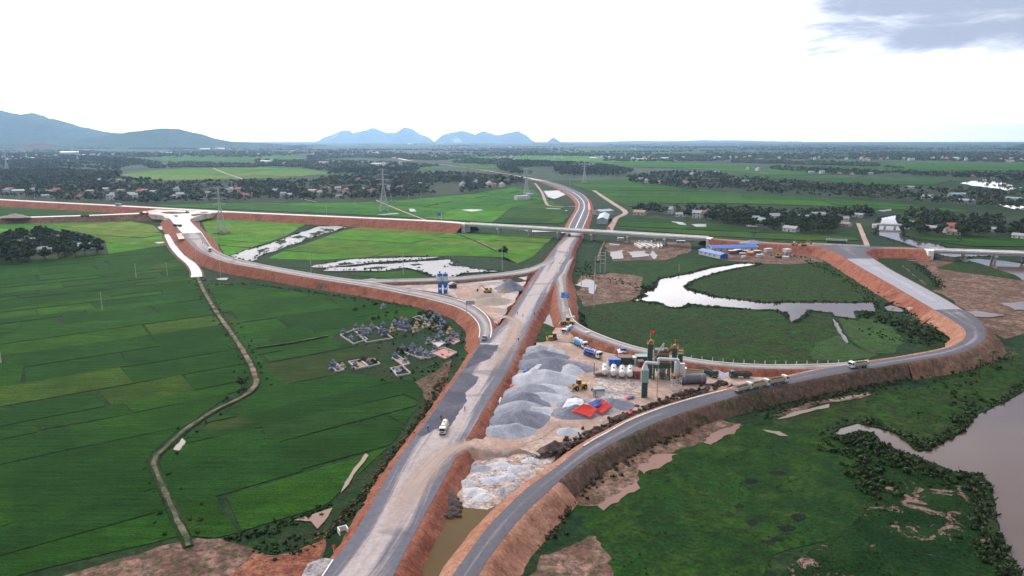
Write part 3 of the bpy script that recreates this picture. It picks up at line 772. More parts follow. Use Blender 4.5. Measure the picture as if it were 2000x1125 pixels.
# the motorway beyond the bridge
far = road('main_road', [(1109, 451, 1137, 451, 2.38), (1112, 440, 1141, 440, 2.2), (1122, 421, 1149, 421, 2.0), (1130, 405, 1152, 405, 2.0), (1127, 391, 1148, 391, 2.0), (1107, 375.5, 1134, 377, 2.0), (1075, 361, 1106, 364, 2.0), (1040, 350.5, 1078, 355.5, 2.0), (1000, 342, 1036, 348, 2.0), (960, 335.5, 990, 340, 2.0),
        (915, 328.5, 940, 332, 2.0), (868, 322, 888, 325, 2.0), (830, 317.5, 846, 319.5, 2.0), (792, 313, 806, 314.5, 2.0), (770, 309, 784, 310, 2.0), (740, 304.5, 752, 305, 2.0)], M['asphalt'], step=8, ratio=2.2)
n_pave = 62
for t in (.03, .50, .97): stripe(far, 'lane_line', t, .55 if t != .5 else .9, M['line'], .06, 0, n_pave)
farpale = road('main_road', [(1040, 350.3, 1078, 355.3, 2.05), (1000, 341.8, 1036, 347.8, 2.05), (960, 335.3, 990, 339.8, 2.05), (915, 328.3, 940, 331.8, 2.05), (868, 321.8, 888, 324.8, 2.05), (830, 317.3, 846, 319.3, 2.05), (792, 312.8, 806, 314.3, 2.05), (770, 308.8, 784, 309.8, 2.05), (740, 304.3, 752, 304.8, 2.05)], M['bright_road'], step=14, slope=False)
# ramp that curves off to the left
ramp = road('loop_ramp', [(980, 690, 1010, 690, 3.90), (938, 668, 962, 668, 3.93), (937, 645, 961, 645, 3.95), (931, 628, 956, 624, 4.0), (912, 610, 940, 606, 4.0), (885, 597.5, 912, 591, 4.0), (840, 585, 862, 577, 4.0), (790, 574, 806, 567, 4.1), (720, 560.5, 735, 553, 4.3), (650, 549.5, 662, 542.5, 4.5), (575, 537, 584, 530, 4.8), (505, 524, 514, 517, 5.2), (450, 514, 462, 505.5, 5.6), (414, 502.5, 432, 495, 6.0), (385, 488, 414, 483, 6.3), (366, 470, 402, 466, 6.5), (351, 451, 390, 449, 6.7), (341, 438, 376, 437, 6.8), (334, 428, 368, 427, 6.9), (332, 418, 372, 418, 6.9)], M['asphalt_grey'], ratio=1.4)
stripe(ramp, 'kerb', .97, .5, M['concrete'], .05, 4, 85, h=.18)
stripe(ramp, 'kerb', .02, .4, M['concrete'], .05, 4, 60, h=.14)
bright = road('junction_apron', [(357, 456, 394, 454, 6.85), (345, 443, 381, 442, 6.95), (334, 430, 371, 429, 7.0), (326, 420, 378, 419, 7.02), (318, 414, 392, 412, 7.03)], M['concrete'], slope=False)
link = road('link_ramp', [(1080, 500, 1100, 520, 3.85), (1052, 516, 1062, 523, 3.9), (1022, 526, 1032, 533, 3.9), (985, 532, 993, 538.5, 3.9), (940, 537, 946, 543, 3.95), (880, 542, 884, 548, 4.0), (800, 544.5, 800, 550.5, 4.05), (735, 546, 732, 552, 4.2), (690, 547, 680, 552.5, 4.3), (650, 543, 630, 547, 4.45)], M['asphalt_grey'], ratio=1.3, soil='redbrown')
stripe(link, 'kerb', .03, .4, M['concrete'], .05, 10, 70, h=.15)
# ramp that curves off to the right, past the plant
rr = road('right_ramp', [(1108, 512, 1122, 500, 3.85), (1086, 540, 1107, 535, 3.9), (1088, 560, 1106, 560, 3.95), (1089, 580, 1107, 580, 3.95), (1092, 605, 1112, 602, 3.95), (1102, 632, 1121, 625, 3.95), (1130, 650, 1146, 642, 3.95), (1168, 664, 1182, 657.5, 3.95), (1225, 683, 1234, 675, 3.95), (1290, 698, 1298, 689.5, 4.0), (1350, 709, 1356, 701, 4.0), (1420, 717, 1424, 709, 4.05), (1500, 721, 1502, 712.5, 4.1), (1580, 721, 1580, 712, 4.15), (1640, 718.5, 1638, 709.5, 4.2), (1700, 712, 1696, 703.5, 4.3)], M['asphalt_grey'], ratio=1.3)
stripe(rr, 'kerb', .98, .4, M['concrete'], .05, 30, None, h=.12)
# the outer road along the river, new asphalt
outer = road('river_road', [(846, 1180, 902, 1180, 3.6), (885, 1122, 934, 1122, 3.6), (920, 1073, 962, 1080, 3.6), (954, 1028, 992, 1040, 3.6), (1000, 980, 1035, 992, 3.6), (1041, 944, 1072, 958, 3.6), (1090, 910, 1120, 915, 3.6), (1139, 872, 1168, 882, 3.6), (1190, 843, 1220, 854, 3.7), (1240, 817, 1266, 832, 3.8), (1323, 787, 1345, 802, 3.9), (1430, 759, 1446, 772, 4.1), (1520, 740, 1532, 752, 4.2), (1600, 722, 1612, 735, 4.3), (1680, 709, 1692, 721, 4.4),
        (1760, 697, 1772, 707, 4.5), (1832, 684, 1850, 694, 4.6), (1868, 672, 1892, 682, 4.7), (1884, 660, 1920, 666, 4.8), (1886, 648, 1925, 648, 4.9), (1876, 636, 1916, 630, 5.0), (1848, 618, 1894, 612, 5.1), (1824, 605, 1874, 604, 5.2)], M['asphalt'], slope=False, step=2.5)
def row_at(st, px, py, z):
    q = P(px, py, z); return min(range(len(st.rows)), key=lambda i: (st.rows[i][0] - q).length)
ka, kb, kc, kd = row_at(outer, 1139, 872, 3.6), row_at(outer, 1430, 759, 4.1), row_at(outer, 1060, 930, 3.6), row_at(outer, 1760, 697, 4.5)
embank(outer.rows, 0, 'tanred', 1.6, 1.3, .9, .4, None)
embank(outer.rows[:kc + 1], 1, 'tanred', 1.2, 1.5, 0, .5, None)
embank(outer.rows[kc:kd + 1], 1, 'weedslope', 1.0, 1.0, 0, .6, None)
embank(outer.rows[kd:], 1, 'redbrown', 1.0, 1.5, 0, .6, None)
stripe(outer, 'kerb', .015, .35, M['concrete'], .05, ka, kb, h=.22)
grav = road('gravel_road', [(1836, 612, 1890, 612, 5.13), (1800, 590, 1843, 583, 5.14), (1740, 555, 1792, 555, 5.2), (1690, 527, 1740, 527, 5.25), (1648, 502, 1702, 503, 5.3)], M['gravel_road'], soil='red', ratio=1.5)
ne = road('new_junction', [(1653, 505, 1707, 505, 5.34), (1640, 497, 1693, 498, 5.4), (1622, 489, 1690, 491, 5.5), (1600, 482, 1710, 485, 5.55), (1590, 480, 1740, 482, 5.55)], M['asphalt'], soil='red', ratio=1.5)
# cross road, west approach, embankments of the overpass, east part
crossw = road('cross_road', [(-160, 380, 5, 7.0), (0, 389.5, 5, 7.0), (100, 395, 5, 7.0), (200, 400, 5, 7.0), (300, 405.5, 5, 7.0), (400, 411, 5, 7.0), (500, 416, 5, 7.0), (625, 421.5, 5, 7.2), (750, 427, 5, 7.5), (862, 432.3, 5, 7.8), (913, 436.5, 5, 8.0)], M['bright_road'], step=10, ratio=1.6)
crosse = road('cross_road', [(1378, 464.5, 5, 7.9), (1408, 468, 5, 6.4), (1440, 470.5, 5, 5.4), (1520, 475.5, 5, 4.9), (1600, 480.5, 5, 5.25), (1680, 483.5, 5, 5.4), (1760, 484.5, 5, 5.5), (1822, 487, 5, 6.3)], M['redroad'], step=8, soil='red', ratio=1.7)
west2 = road('haul_road', [(-160, 436, 6, 4.5), (0, 426, 6, 5.0), (75, 423.5, 6, 5.5), (175, 420.5, 6, 6.0), (250, 417.5, 7, 6.6), (310, 415.5, 8, 6.95), (352, 415, 8, 6.97)], M['bright_road'], step=8, soil='redbrown', ratio=1.5)
west3 = road('haul_road', [(352, 416, 7, 6.93), (400, 414.5, 5, 6.95), (450, 414, 4, 6.97), (520, 417.5, 4, 6.98)], M['bright_road'], step=8, soil='red', ratio=1.6)
sheet('junction_apron', [(270, 416), (300, 409), (400, 412), (430, 414), (390, 421), (372, 428), (335, 428), (312, 420)], 6.98, M['dust'], 4, 1.2, thick=5)
for q in [[(312, 414.5), (330, 413.2), (366, 414), (368, 416), (335, 418)], [(373, 419.5), (388, 417.6), (408, 417), (400, 419), (380, 422)], [(388, 414.8), (402, 413.6), (404, 415), (394, 416)], [(338, 421.6), (346, 420.6), (350, 422), (344, 424)]]:
    sheet('spoil_patch', q, 7.14, M['redbrown'], 3, 1)
sheet('concrete_slab', [(344, 456), (354, 455), (361, 466), (349, 467)], 7.2, M['dust'], 0)
# white concrete farm road beside the loop, then the dirt track through the fields
side = road('concrete_lane', [(327, 458, 2.6, 1.6), (338, 480, 2.6, 1.2), (352, 497, 2.6, 1.0), (374, 516, 2.8, .8), (383, 530, 3.0, .7), (384, 541, 3.2, .6)], M['concrete'], soil='redbrown', ratio=1.2)
track = road('farm_track', [(x, y, .85, .55) for x, y in PATH[:8]], M['track'], step=3, soil='marsh_dark', ratio=1.2, shoulder=.4, edge=.5, rough=.25)
track2 = road('farm_track', [(x, y, .6, .5) for x, y in PATH[6:] + [(368, 1066)]], M['grasstrack'], step=3, soil='marsh_dark', ratio=1.2, shoulder=.4, edge=.6, rough=.25)
for pp, hw in [([(500, 678), (560, 670), (640, 655)], .35), ([(884, 452), (930, 470), (972, 490)], .9), ([(735, 391), (780, 410), (832, 430)], 1.4), ([(588, 388), (620, 395)], 1.5), ([(416, 328), (440, 338), (482, 352)], 3.0), ([(1160, 372), (1180, 385), (1200, 398), (1222, 414), (1205, 425), (1195, 440), (1188, 456)], 2.6), ([(1045, 358), (1058, 375), (1066, 395), (1075, 402), (1110, 404), (1130, 402)], 2.0), ([(1182, 470), (1172, 492), (1168, 510)], .8), ([(1676, 436), (1682, 450), (1690, 470), (1694, 480)], 2.0), ([(0, 432), (30, 428), (60, 424)], 2),
               ([(940, 868), (1000, 862), (1040, 850), (1080, 820), (1100, 790)], 3), ([(1090, 830), (1180, 812), (1260, 785), (1330, 762), (1420, 742)], 3), ([(1110, 860), (1180, 800), (1140, 740), (1110, 700), (1090, 672)], 2.5)]:
    road('dirt_track', [(x, y, hw, YZ + .12 if (y > 640 and x > 900) else .62) for x, y in pp], M['track'] if hw < 1.2 else M['yard'], step=5, soil='yard' if hw > 2.4 else 'marsh_dark', ratio=1.0, shoulder=.3, edge=.6, rough=.2)
# haul crossing of the motorway median slope to the yard
road('haul_track', [(905, 862, 3.5, 4.0), (935, 868, 3.2, 3.0), (975, 870, 3.0, 2.2), (1020, 862, 3.0, 2.0)], M['yard'], soil='yard', ratio=.9, edge=.8)
road('haul_track', [(990, 620, 2.6, 3.95), (970, 618, 2.6, 3.2), (945, 606, 2.6, 2.75), (915, 590, 2.6, 2.72), (900, 572, 2.6, 2.7)], M['yard'], soil='yard', ratio=.9, edge=.8)
road('haul_track', [(1098, 560, 2, 3.6), (1100, 640, 2.5, 3.6), (1102, 652, 3, 2.8), (1100, 668, 3, 2.0)][1:], M['yard'], soil='yard', ratio=.9, edge=.8)
# tyre-spread laterite on the carriageway and stop lines
for ln in ([(925, 866, 4.2, 4.13), (890, 874, 5.6, 4.13), (852, 898, 6.2, 4.13), (818, 940, 5.8, 4.13), (788, 990, 5.0, 4.13), (750, 1050, 4.2, 4.13)], [(986, 617, 3.4, 4.13), (1008, 630, 5.0, 4.13), (1004, 655, 5.6, 4.13), (982, 690, 5.0, 4.13), (955, 735, 3.6, 4.13)]):
    road('dust_drift', ln, M['film'], step=3, slope=False, edge=.1, na=9)
for x in (0, 12, 24): pass
st_root = main.obj
for (a, b) in [((938, 671.5), (962, 672)), ((969, 671.8), (979, 672))]:
    p, q = P(*a, 4.2), P(*b, 4.2)
    obj('stop_line', MB().box(0, (q - p).length, -.35, .35, 0, .01).mesh('stop_line'), M['line'], st_root, p)

# ================================================================== BRIDGES
def bridge(name, a, b, label, piers, cw=10.0, depth=1.9, zt=8.0, cap=True, mats=None):
    """beam bridge from world point a to b, deck level zt"""
    d = (b - a); L = Vector((d.x, d.y, 0)).length; rz = math.atan2(d.y, d.x)
    root = empty(name, (a.x, a.y, 0), rz, label, 'bridge')
    con = M['concrete']; grey = paint((.42, .41, .42), .8, 0, .3)
    n = max(2, len(piers) + 1)
    xs = [0] + piers + [L]
    for i in range(len(xs) - 1):
        x0, x1 = xs[i] + .06, xs[i + 1] - .06
        MB().box(x0, x1, -cw / 2, cw / 2, zt - .35, zt).build('deck', con, root)
        for k in range(5):
            y = -cw / 2 + 1.0 + k * (cw - 2.0) / 4
            MB().box(x0, x1, y - .35, y + .35, zt - depth, zt - .36, 1, .7).build('girder', grey, root)
        for s in (-1, 1):
            MB().box(x0, x1, s * (cw / 2 - .2) - .18, s * (cw / 2 - .2) + .18, zt + .003, zt + .85).build('parapet', con, root)
    for x in piers:
        MB().box(x - .9, x + .9, -cw / 2 + .2, cw / 2 - .2, zt - depth - 1.2, zt - depth - .004, 1, 1).build('pier_cap', con, root)
        for s in (-1, 1):
            MB().tube((x, s * cw * .27, -.5), (x, s * cw * .27, zt - depth - 1.2), .75, n=12).build('pier_column', grey, root)
    for x, s in ((0, -1), (L, 1)):
        MB().box(min(x, x + s * 3.5), max(x, x + s * 3.5), -cw / 2 - .3, cw / 2 + .3, -.4, zt - .02).build('abutment', con, root)
    return root
A, B = P(913, 436.8, 8), P(1382, 464.5, 8)
def along(px, py):
    q = P(px, py, 8); d = Vector((B.x - A.x, B.y - A.y)); L = d.length; return (Vector((q.x - A.x, q.y - A.y)).dot(d)) / L
bridge('overpass', A, B, 'long pale concrete overpass on piers crossing the motorway', [along(x, y) for x, y in ((974, 441), (1035, 444), (1097, 446), (1162, 450), (1232, 454), (1302, 459))])
A2, B2 = P(1820, 487, 7), P(2120, 497, 7)
L2 = Vector((B2.x - A2.x, B2.y - A2.y)).length
bridge('river_bridge', A2, B2, 'pale new bridge over the river at the right edge', [L2 * .22, L2 * .42, L2 * .62, L2 * .82], zt=6.6)
A3, B3 = P(1712, 438, 3.5), P(1768, 440, 3.5)
bridge('old_bridge', A3, B3, 'small grey old bridge on two piers across the upper river', [Vector((B3.x - A3.x, B3.y - A3.y)).length * f for f in (.3, .65)], cw=4.5, depth=1.2, zt=3.6)
sheet('concrete_slab', [(1092, 455), (1132, 452.5), (1133, 448), (1098, 449)], 2.75, M['concrete'], 0)
# ================================================================== HILLS
def hgt(y, D):
    v = (562.5 - y) / FPX; cp, sp = math.cos(PITCH), math.sin(PITCH)
    return CAMZ + D * (-sp + v * cp) / (cp + v * sp)
def hills(name, sky_px, D, depth, mat, rough=1.0, sharp=1.0, nx=120, ny=26):
    xs = [P0[0] for P0 in sky_px]; ys = [P0[1] for P0 in sky_px]
    cp = math.cos(PITCH)
    V = []; Fq = []
    for j in range(ny):
        t = j / (ny - 1)                                   # 0 foot in front, .55 crest, 1 foot behind
        for i in range(nx):
            px = xs[0] + (xs[-1] - xs[0]) * i / (nx - 1)
            h = max(0.0, hgt(np.interp(px, xs, ys), D))
            d = D + depth * (t - .55)
            x = (px - 1000) / FPX * D / cp * (1 + .12 * (t - .55) * depth / D)
            s = t / .55 if t < .55 else (1 - t) / .45
            prof = (s * s * (3 - 2 * s)) ** sharp
            g = abs(noise.fractal(Vector((x * .0016, d * .0016, D)), 1.0, 2.1, 5)) * rough
            w = noise.noise(Vector((x * .0009, d * .0009, 4.2 + D)))
            z = h * prof * (1 - .55 * g * (1 - .75 * max(0, 1 - abs(s - 1) * 6))) - 3
            V.append((x + w * depth * .06, d + noise.noise(Vector((x * .001, 5, D))) * depth * .10, z))
    for j in range(ny - 1):
        for i in range(nx - 1):
            a = j * nx + i; Fq.append((a, a + 1, a + nx + 1, a + nx))
    me = np_mesh(name, V, Fq)
    if sum(p.normal.z for p in me.polygons) < 0: me.flip_normals()
    me.shade_smooth()
    return tag(obj(name, me, mat), kind='structure')
def mat_hill(name, a, b, bare, lo, hi, scale):
    t = NT(name)
    c = t.mix(t.ramp(t.noise(scale, 6, .65), .35, .65), a, b)
    c = t.mix(t.ramp(t.noise(scale * .7, 5, .7, t.scalev(t.pos, (1, 1, .6))), lo, hi), c, bare)
    t.bump(t.noise(scale * 3, 6, .7), 25)
    return t.fin(c, .95, .05)
HF = mat_hill('forested_mountain', (.030, .060, .042), (.050, .085, .050), (.10, .09, .07), .66, .75, .004)
HK = mat_hill('limestone_karst', (.050, .085, .070), (.080, .110, .085), (.50, .49, .47), .59, .67, .0022)
HR = mat_hill('bare_red_hill', (.16, .075, .055), (.11, .07, .055), (.06, .08, .04), .55, .65, .006)
hills('mountain', [(-330, 262), (-200, 232), (-90, 218), (0, 213.5), (45, 213), (68, 218), (98, 218), (125, 227), (160, 238), (200, 247), (245, 256), (290, 262), (340, 270), (380, 277)], 9000, 3000, HF)
hills('mountain', [(130, 284), (180, 276), (230, 266), (280, 257), (320, 252), (348, 250), (376, 251), (398, 257), (420, 261), (445, 269), (480, 275.5), (540, 279), (600, 283)], 7600, 2000, HF)
hills('mountain', [(-300, 262), (-100, 268), (0, 272), (40, 276), (90, 282), (120, 287)], 6900, 1000, HF)
hills('hill', [(72, 290), (88, 282), (108, 277), (128, 277), (146, 282), (164, 290)], 6200, 500, HR, nx=60)
hills('karst_hills', [(640, 276), (652, 267), (664, 262), (680, 255), (694, 254), (703, 259), (720, 255), (736, 248.5), (750, 252), (766, 259), (780, 258), (798, 246.5), (814, 251), (828, 261), (846, 266), (855, 277)], 21500, 1500, HK, rough=.6, sharp=.5)
hills('karst_hills', [(860, 276), (872, 264), (886, 258), (905, 254.5), (922, 259), (930, 262), (946, 255.5), (962, 259), (976, 263), (992, 259), (1014, 255.5), (1028, 264), (1040, 276)], 20500, 1500, HK, rough=.5, sharp=.5)
hills('karst_hill', [(1066, 276), (1072, 270), (1077, 267.5), (1083, 271), (1090, 276)], 20000, 500, HK, nx=30, sharp=.5)
hills('hills', [(1180, 276), (1240, 274), (1300, 275), (1370, 273), (1420, 273.5), (1470, 275), (1540, 276)], 22800, 1200, HK, nx=60)
hills('hill', [(1935, 288), (1960, 280), (1985, 276.5), (2030, 273), (2100, 268), (2200, 280)], 6000, 800, HF, nx=50)

# ================================================================== TREES
def mat_leaf(name, cols, spread=.5):
    t = NT(name)
    isl = t.n('ShaderNodeNewGeometry').outputs['Random Per Island']
    big = t.math('ADD', t.math('MULTIPLY', t.noise(.05, 3, .6), .6), t.math('MULTIPLY', t.noise(.012, 3, .6), .4))
    oi = t.n('ShaderNodeObjectInfo').outputs['Random']
    c = t.mix(t.ramp(big, .40, .60), cols[0], cols[1])
    c = t.mix(t.math('MULTIPLY', oi, .6), c, cols[2])
    c = t.mix(1, c, t.mix(isl, (1 - spread,) * 3, (1 + spread,) * 3), 'MULTIPLY')
    t.set(t.b.inputs['Subsurface Weight'], 0.0)
    return t.fin(c, .7, .2)
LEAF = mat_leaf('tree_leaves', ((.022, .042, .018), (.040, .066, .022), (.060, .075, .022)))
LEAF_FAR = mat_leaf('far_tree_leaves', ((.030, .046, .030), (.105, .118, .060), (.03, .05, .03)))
REED = mat_leaf('reed_leaves', ((.012, .036, .010), (.024, .055, .014), (.05, .06, .02)), .6)
DRY = mat_leaf('dry_scrub_leaves', ((.055, .050, .026), (.085, .065, .040), (.05, .04, .03)), .6)
GRASS = mat_leaf('grass_tussock_leaves', ((.030, .085, .012), (.060, .105, .016), (.03, .05, .01)), .5)
PALM = mat_leaf('palm_fronds', ((.035, .065, .018), (.060, .080, .022), (.09, .09, .02)))
BARK = paint((.10, .075, .055), .95, 0, 0, .1)

def leaf_cloud(rng, lobes, n, size, core=True):
    """quads scattered over the shells of a few lobes: (centre, radius, squash)"""
    V = []; Fq = []
    def quad(p, nrm, s):
        nrm = nrm / (np.linalg.norm(nrm) + 1e-9)
        a = np.cross(nrm, rng.normal(size=3)); a /= np.linalg.norm(a) + 1e-9
        b = np.cross(nrm, a)
        k = len(V)
        for (x, y) in ((-1, -.7), (1, -.6), (.7, .8), (-.8, .7)):
            V.append(p + a * x * s * rng.uniform(.6, 1.1) + b * y * s * rng.uniform(.6, 1.1))
        Fq.append((k, k + 1, k + 2, k + 3))
    tot = sum(r * r for _, r, _ in lobes)
    for li, (c, r, sq) in enumerate(lobes):
        c = np.array(c, float)
        for _ in range(max(3, int(n * r * r / tot))):
            d = rng.normal(size=3); d /= np.linalg.norm(d)
            if d[2] < -.55: d[2] *= -.6
            rr = r * rng.uniform(.72, 1.08)
            p = c + d * rr * np.array((1, 1, sq))
            quad(p, d + rng.normal(size=3) * .55, size * rng.uniform(.6, 1.25))
        if core is True or (core == 'first' and li == 0):
            k = len(V); m = 6
            for zz, q in ((-.62, .45), (0, .78), (.62, .45)):
                for i in range(m):
                    a = 6.283 * i / m
                    V.append(c + np.array((math.cos(a) * r * q, math.sin(a) * r * q, zz * r * sq)))
            for j in range(2):
                for i in range(m):
                    Fq.append((k + j * m + i, k + j * m + (i + 1) % m, k + (j + 1) * m + (i + 1) % m, k + (j + 1) * m + i))
            Fq.append((k + 12, k + 13, k + 14, k + 15)); Fq.append((k + 15, k + 16, k + 17, k + 12))
    return np.array(V), np.array(Fq)
def tree_lobes(rng, h, w, n):
    L = [((0, 0, h * .62), w * .55, .85)]
    for i in range(n):
        a = 6.283 * (i + rng.uniform(-.3, .3)) / n; d = w * rng.uniform(.42, .75)
        L.append(((math.cos(a) * d, math.sin(a) * d, h * rng.uniform(.42, .72)), w * rng.uniform(.32, .5), rng.uniform(.75, .95)))
    L.append(((rng.uniform(-.2, .2) * w, rng.uniform(-.2, .2) * w, h * .86), w * .36, .8))
    return L
TREES = []
for k in range(8):
    rng = np.random.default_rng(40 + k)
    h = rng.uniform(8, 11); w = rng.uniform(3.6, 5.0)
    V, Fq = leaf_cloud(rng, tree_lobes(rng, h, w, 5), 420, .62)
    cm = np_mesh('crown', V, Fq); cm.materials.append(LEAF)
    t = MB(); t.tube((0, 0, -.3), (.1, 0, h * .35), .28, .2, 7); t.tube((.1, 0, h * .35), (.2, .1, h * .7), .2, .07, 6)
    for i in range(4):
        a = i * 1.6 + k; t.tube((.1, 0, h * .32), (math.cos(a) * w * .5, math.sin(a) * w * .5, h * .55), .12, .04, 5)
    tm = t.mesh('trunk'); tm.materials.append(BARK)
    TREES.append((cm, tm))
def tree(loc, s, rz, label, group, name='broadleaf_tree'):
    cm, tm = random.choice(TREES)
    r = empty(name, loc, rz, label, 'tree', group); r.scale = (s * random.uniform(.9, 1.15), s * random.uniform(.9, 1.15), s)
    obj('crown', cm, None, r); obj('trunk', tm, None, r)
    return r
def scatter(poly_px, step, rng, jit=.48, z=0.0):
    poly = np.array([tuple(P(*q))[:2] for q in poly_px])
    x0, y0 = poly.min(0); x1, y1 = poly.max(0)
    nx, ny = max(2, int((x1 - x0) / step)), max(2, int((y1 - y0) / step))
    X, Y = np.meshgrid(np.linspace(x0, x1, nx), np.linspace(y0, y1, ny))
    p = np.stack([X.ravel(), Y.ravel()], 1) + rng.uniform(-jit, jit, (X.size, 2)) * step
    c = np.zeros(len(p), bool); j = len(poly) - 1
    for i in range(len(poly)):
        xi, yi = poly[i]; xj, yj = poly[j]
        m = (yi > p[:, 1]) != (yj > p[:, 1])
        with np.errstate(divide='ignore', invalid='ignore'):
            c ^= m & (p[:, 0] < (xj - xi) * (p[:, 1] - yi) / (yj - yi + 1e-12) + xi)
        j = i
    return p[c]
def clump_field(name, pts, protos, smin, smax, rng, mat, z=0.0, flat=(1, 1)):
    """one mesh of many plants nobody could count"""
    VV = []; FF = []; k = 0
    for p in pts:
        V, Fq = protos[rng.integers(len(protos))]
        s = rng.uniform(smin, smax); a = rng.uniform(0, 6.28); ca, sa = math.cos(a), math.sin(a)
        W = np.empty_like(V)
        W[:, 0] = (V[:, 0] * ca - V[:, 1] * sa) * s * flat[0] + p[0]; W[:, 1] = (V[:, 0] * sa + V[:, 1] * ca) * s * flat[0] + p[1]; W[:, 2] = V[:, 2] * s * flat[1] + (p[2] if len(p) > 2 else z)
        VV.append(W); FF.append(Fq + k); k += len(V)
    if not VV: return
    me = np_mesh(name, np.concatenate(VV), np.concatenate(FF)); me.materials.append(mat)
    return tag(obj(name, me), kind='stuff')

rng = np.random.default_rng(5)
MID = [leaf_cloud(np.random.default_rng(70 + k), tree_lobes(np.random.default_rng(170 + k), 9, 4.6, 3), 48, 1.3, 'first') for k in range(8)]
LOW = [leaf_cloud(np.random.default_rng(90 + k), [((0, 0, 4), 5, .7), ((5, 2, 3.4), 4, .75), ((-4, -3, 3.2), 4, .7)], 12, 2.2, True) for k in range(6)]
VLOW = [leaf_cloud(np.random.default_rng(95 + k), [((0, 0, 4), 6, .6), ((5, 2, 3.4), 4, .75)], 8, 2.6, 'first') for k in range(6)]
GROVE = [(-80, 500), (0, 474), (20, 466), (60, 462), (95, 462), (140, 468), (178, 476), (200, 488), (206, 494), (150, 503), (90, 511), (0, 517), (-80, 524)]
BELTF = [(1232, 418), (1300, 424), (1340, 428), (1400, 434), (1440, 444), (1475, 448), (1520, 450), (1570, 456), (1630, 456), (1640, 440), (1700, 432), (1716, 424), (1690, 414), (1620, 418), (1540, 420), (1440, 412), (1380, 412), (1310, 410), (1240, 408)]
BELTG = [(1764, 432), (1764, 455), (1800, 461), (1900, 464), (2060, 462), (2060, 432), (1960, 434), (1880, 430), (1830, 421), (1790, 414), (1770, 420)]
BELTA = [(-60, 386), (60, 387), (130, 394), (280, 399), (380, 396), (480, 394), (600, 393), (700, 392), (760, 390), (830, 384), (915, 378), (960, 370), (1020, 358), (1030, 354), (960, 346), (880, 338), (800, 340), (700, 343), (620, 350), (540, 355), (400, 358), (330, 361), (260, 364), (200, 358), (150, 347), (-60, 340)]
BELTE = [(1225, 348), (1232, 358), (1330, 369), (1450, 376), (1600, 385), (1750, 392), (1860, 402), (2060, 416), (2060, 378), (1800, 371), (1700, 366), (1600, 361), (1480, 352), (1400, 340), (1300, 338)]
near = []
for nm, poly, step, lab in (('grove', GROVE, 7.2, 'dark leafy tree in the grove at the left edge of the rice fields'),
                            ('eastbelt', BELTF, 8.5, 'dark tree in the village belt right of the overpass, west of the river'),
                            ('riverbelt', BELTG, 8.5, 'dark tree in the wood on the far right bank beyond the old bridge'),
                            ('leftbelt', BELTA, 11.0, 'tree along the village belt beyond the left cross road'),
                            ('farbelt', BELTE, 12.0, 'tree in the long dark belt across the right-hand plain')):
    for p in scatter(poly, step, rng):
        if rng.random() < .10: continue
        near.append((math.hypot(p[0], p[1]), p[0], p[1], lab, nm))
near.sort()
GN = {'grove': 'trees of the left grove', 'eastbelt': 'trees of the village belt right of the overpass', 'riverbelt': 'trees of the wood beyond the river', 'leftbelt': 'trees of the left village belt', 'farbelt': 'trees of the long right belt'}
HOUSE_SPOTS = []          # filled below, before the trees are planted
# ================================================================== HOUSES
ORD = ['first', 'second', 'third', 'fourth', 'fifth', 'sixth', 'seventh', 'eighth', 'ninth', 'tenth', 'eleventh', 'twelfth', 'thirteenth', 'fourteenth', 'fifteenth', 'sixteenth', 'seventeenth', 'eighteenth', 'nineteenth', 'twentieth']
def nth(i):
    if i < 20: return ORD[i]
    tens = ['', '', 'twenty', 'thirty', 'forty', 'fifty', 'sixty', 'seventy', 'eighty', 'ninety'][(i + 1) // 10]
    k = (i + 1) % 10
    return (tens + '-' + ORD[k - 1]) if k else {20: 'twentieth', 30: 'thirtieth', 40: 'fortieth', 50: 'fiftieth', 60: 'sixtieth'}.get(i + 1, tens)
WALLW = paint((.70, .69, .68), .8, 0, .25); WALLC = paint((.62, .52, .42), .8, 0, .25); WALLG = paint((.45, .46, .48), .8, 0, .3)
ROOFR = paint((.42, .10, .06), .75, 0, .3); ROOFG = paint((.30, .31, .34), .6, 0, .3); ROOFB = paint((.36, .24, .20), .75, 0, .3); ROOFBL = paint((.03, .16, .62), .4, 0, .1)
ROOFS = paint((.26, .34, .38), .45, .0, .25); SHUT = paint((.05, .06, .07), .4, 0, .1); DOORB = paint((.14, .08, .05), .6, 0, .2)
HOUSES = {}
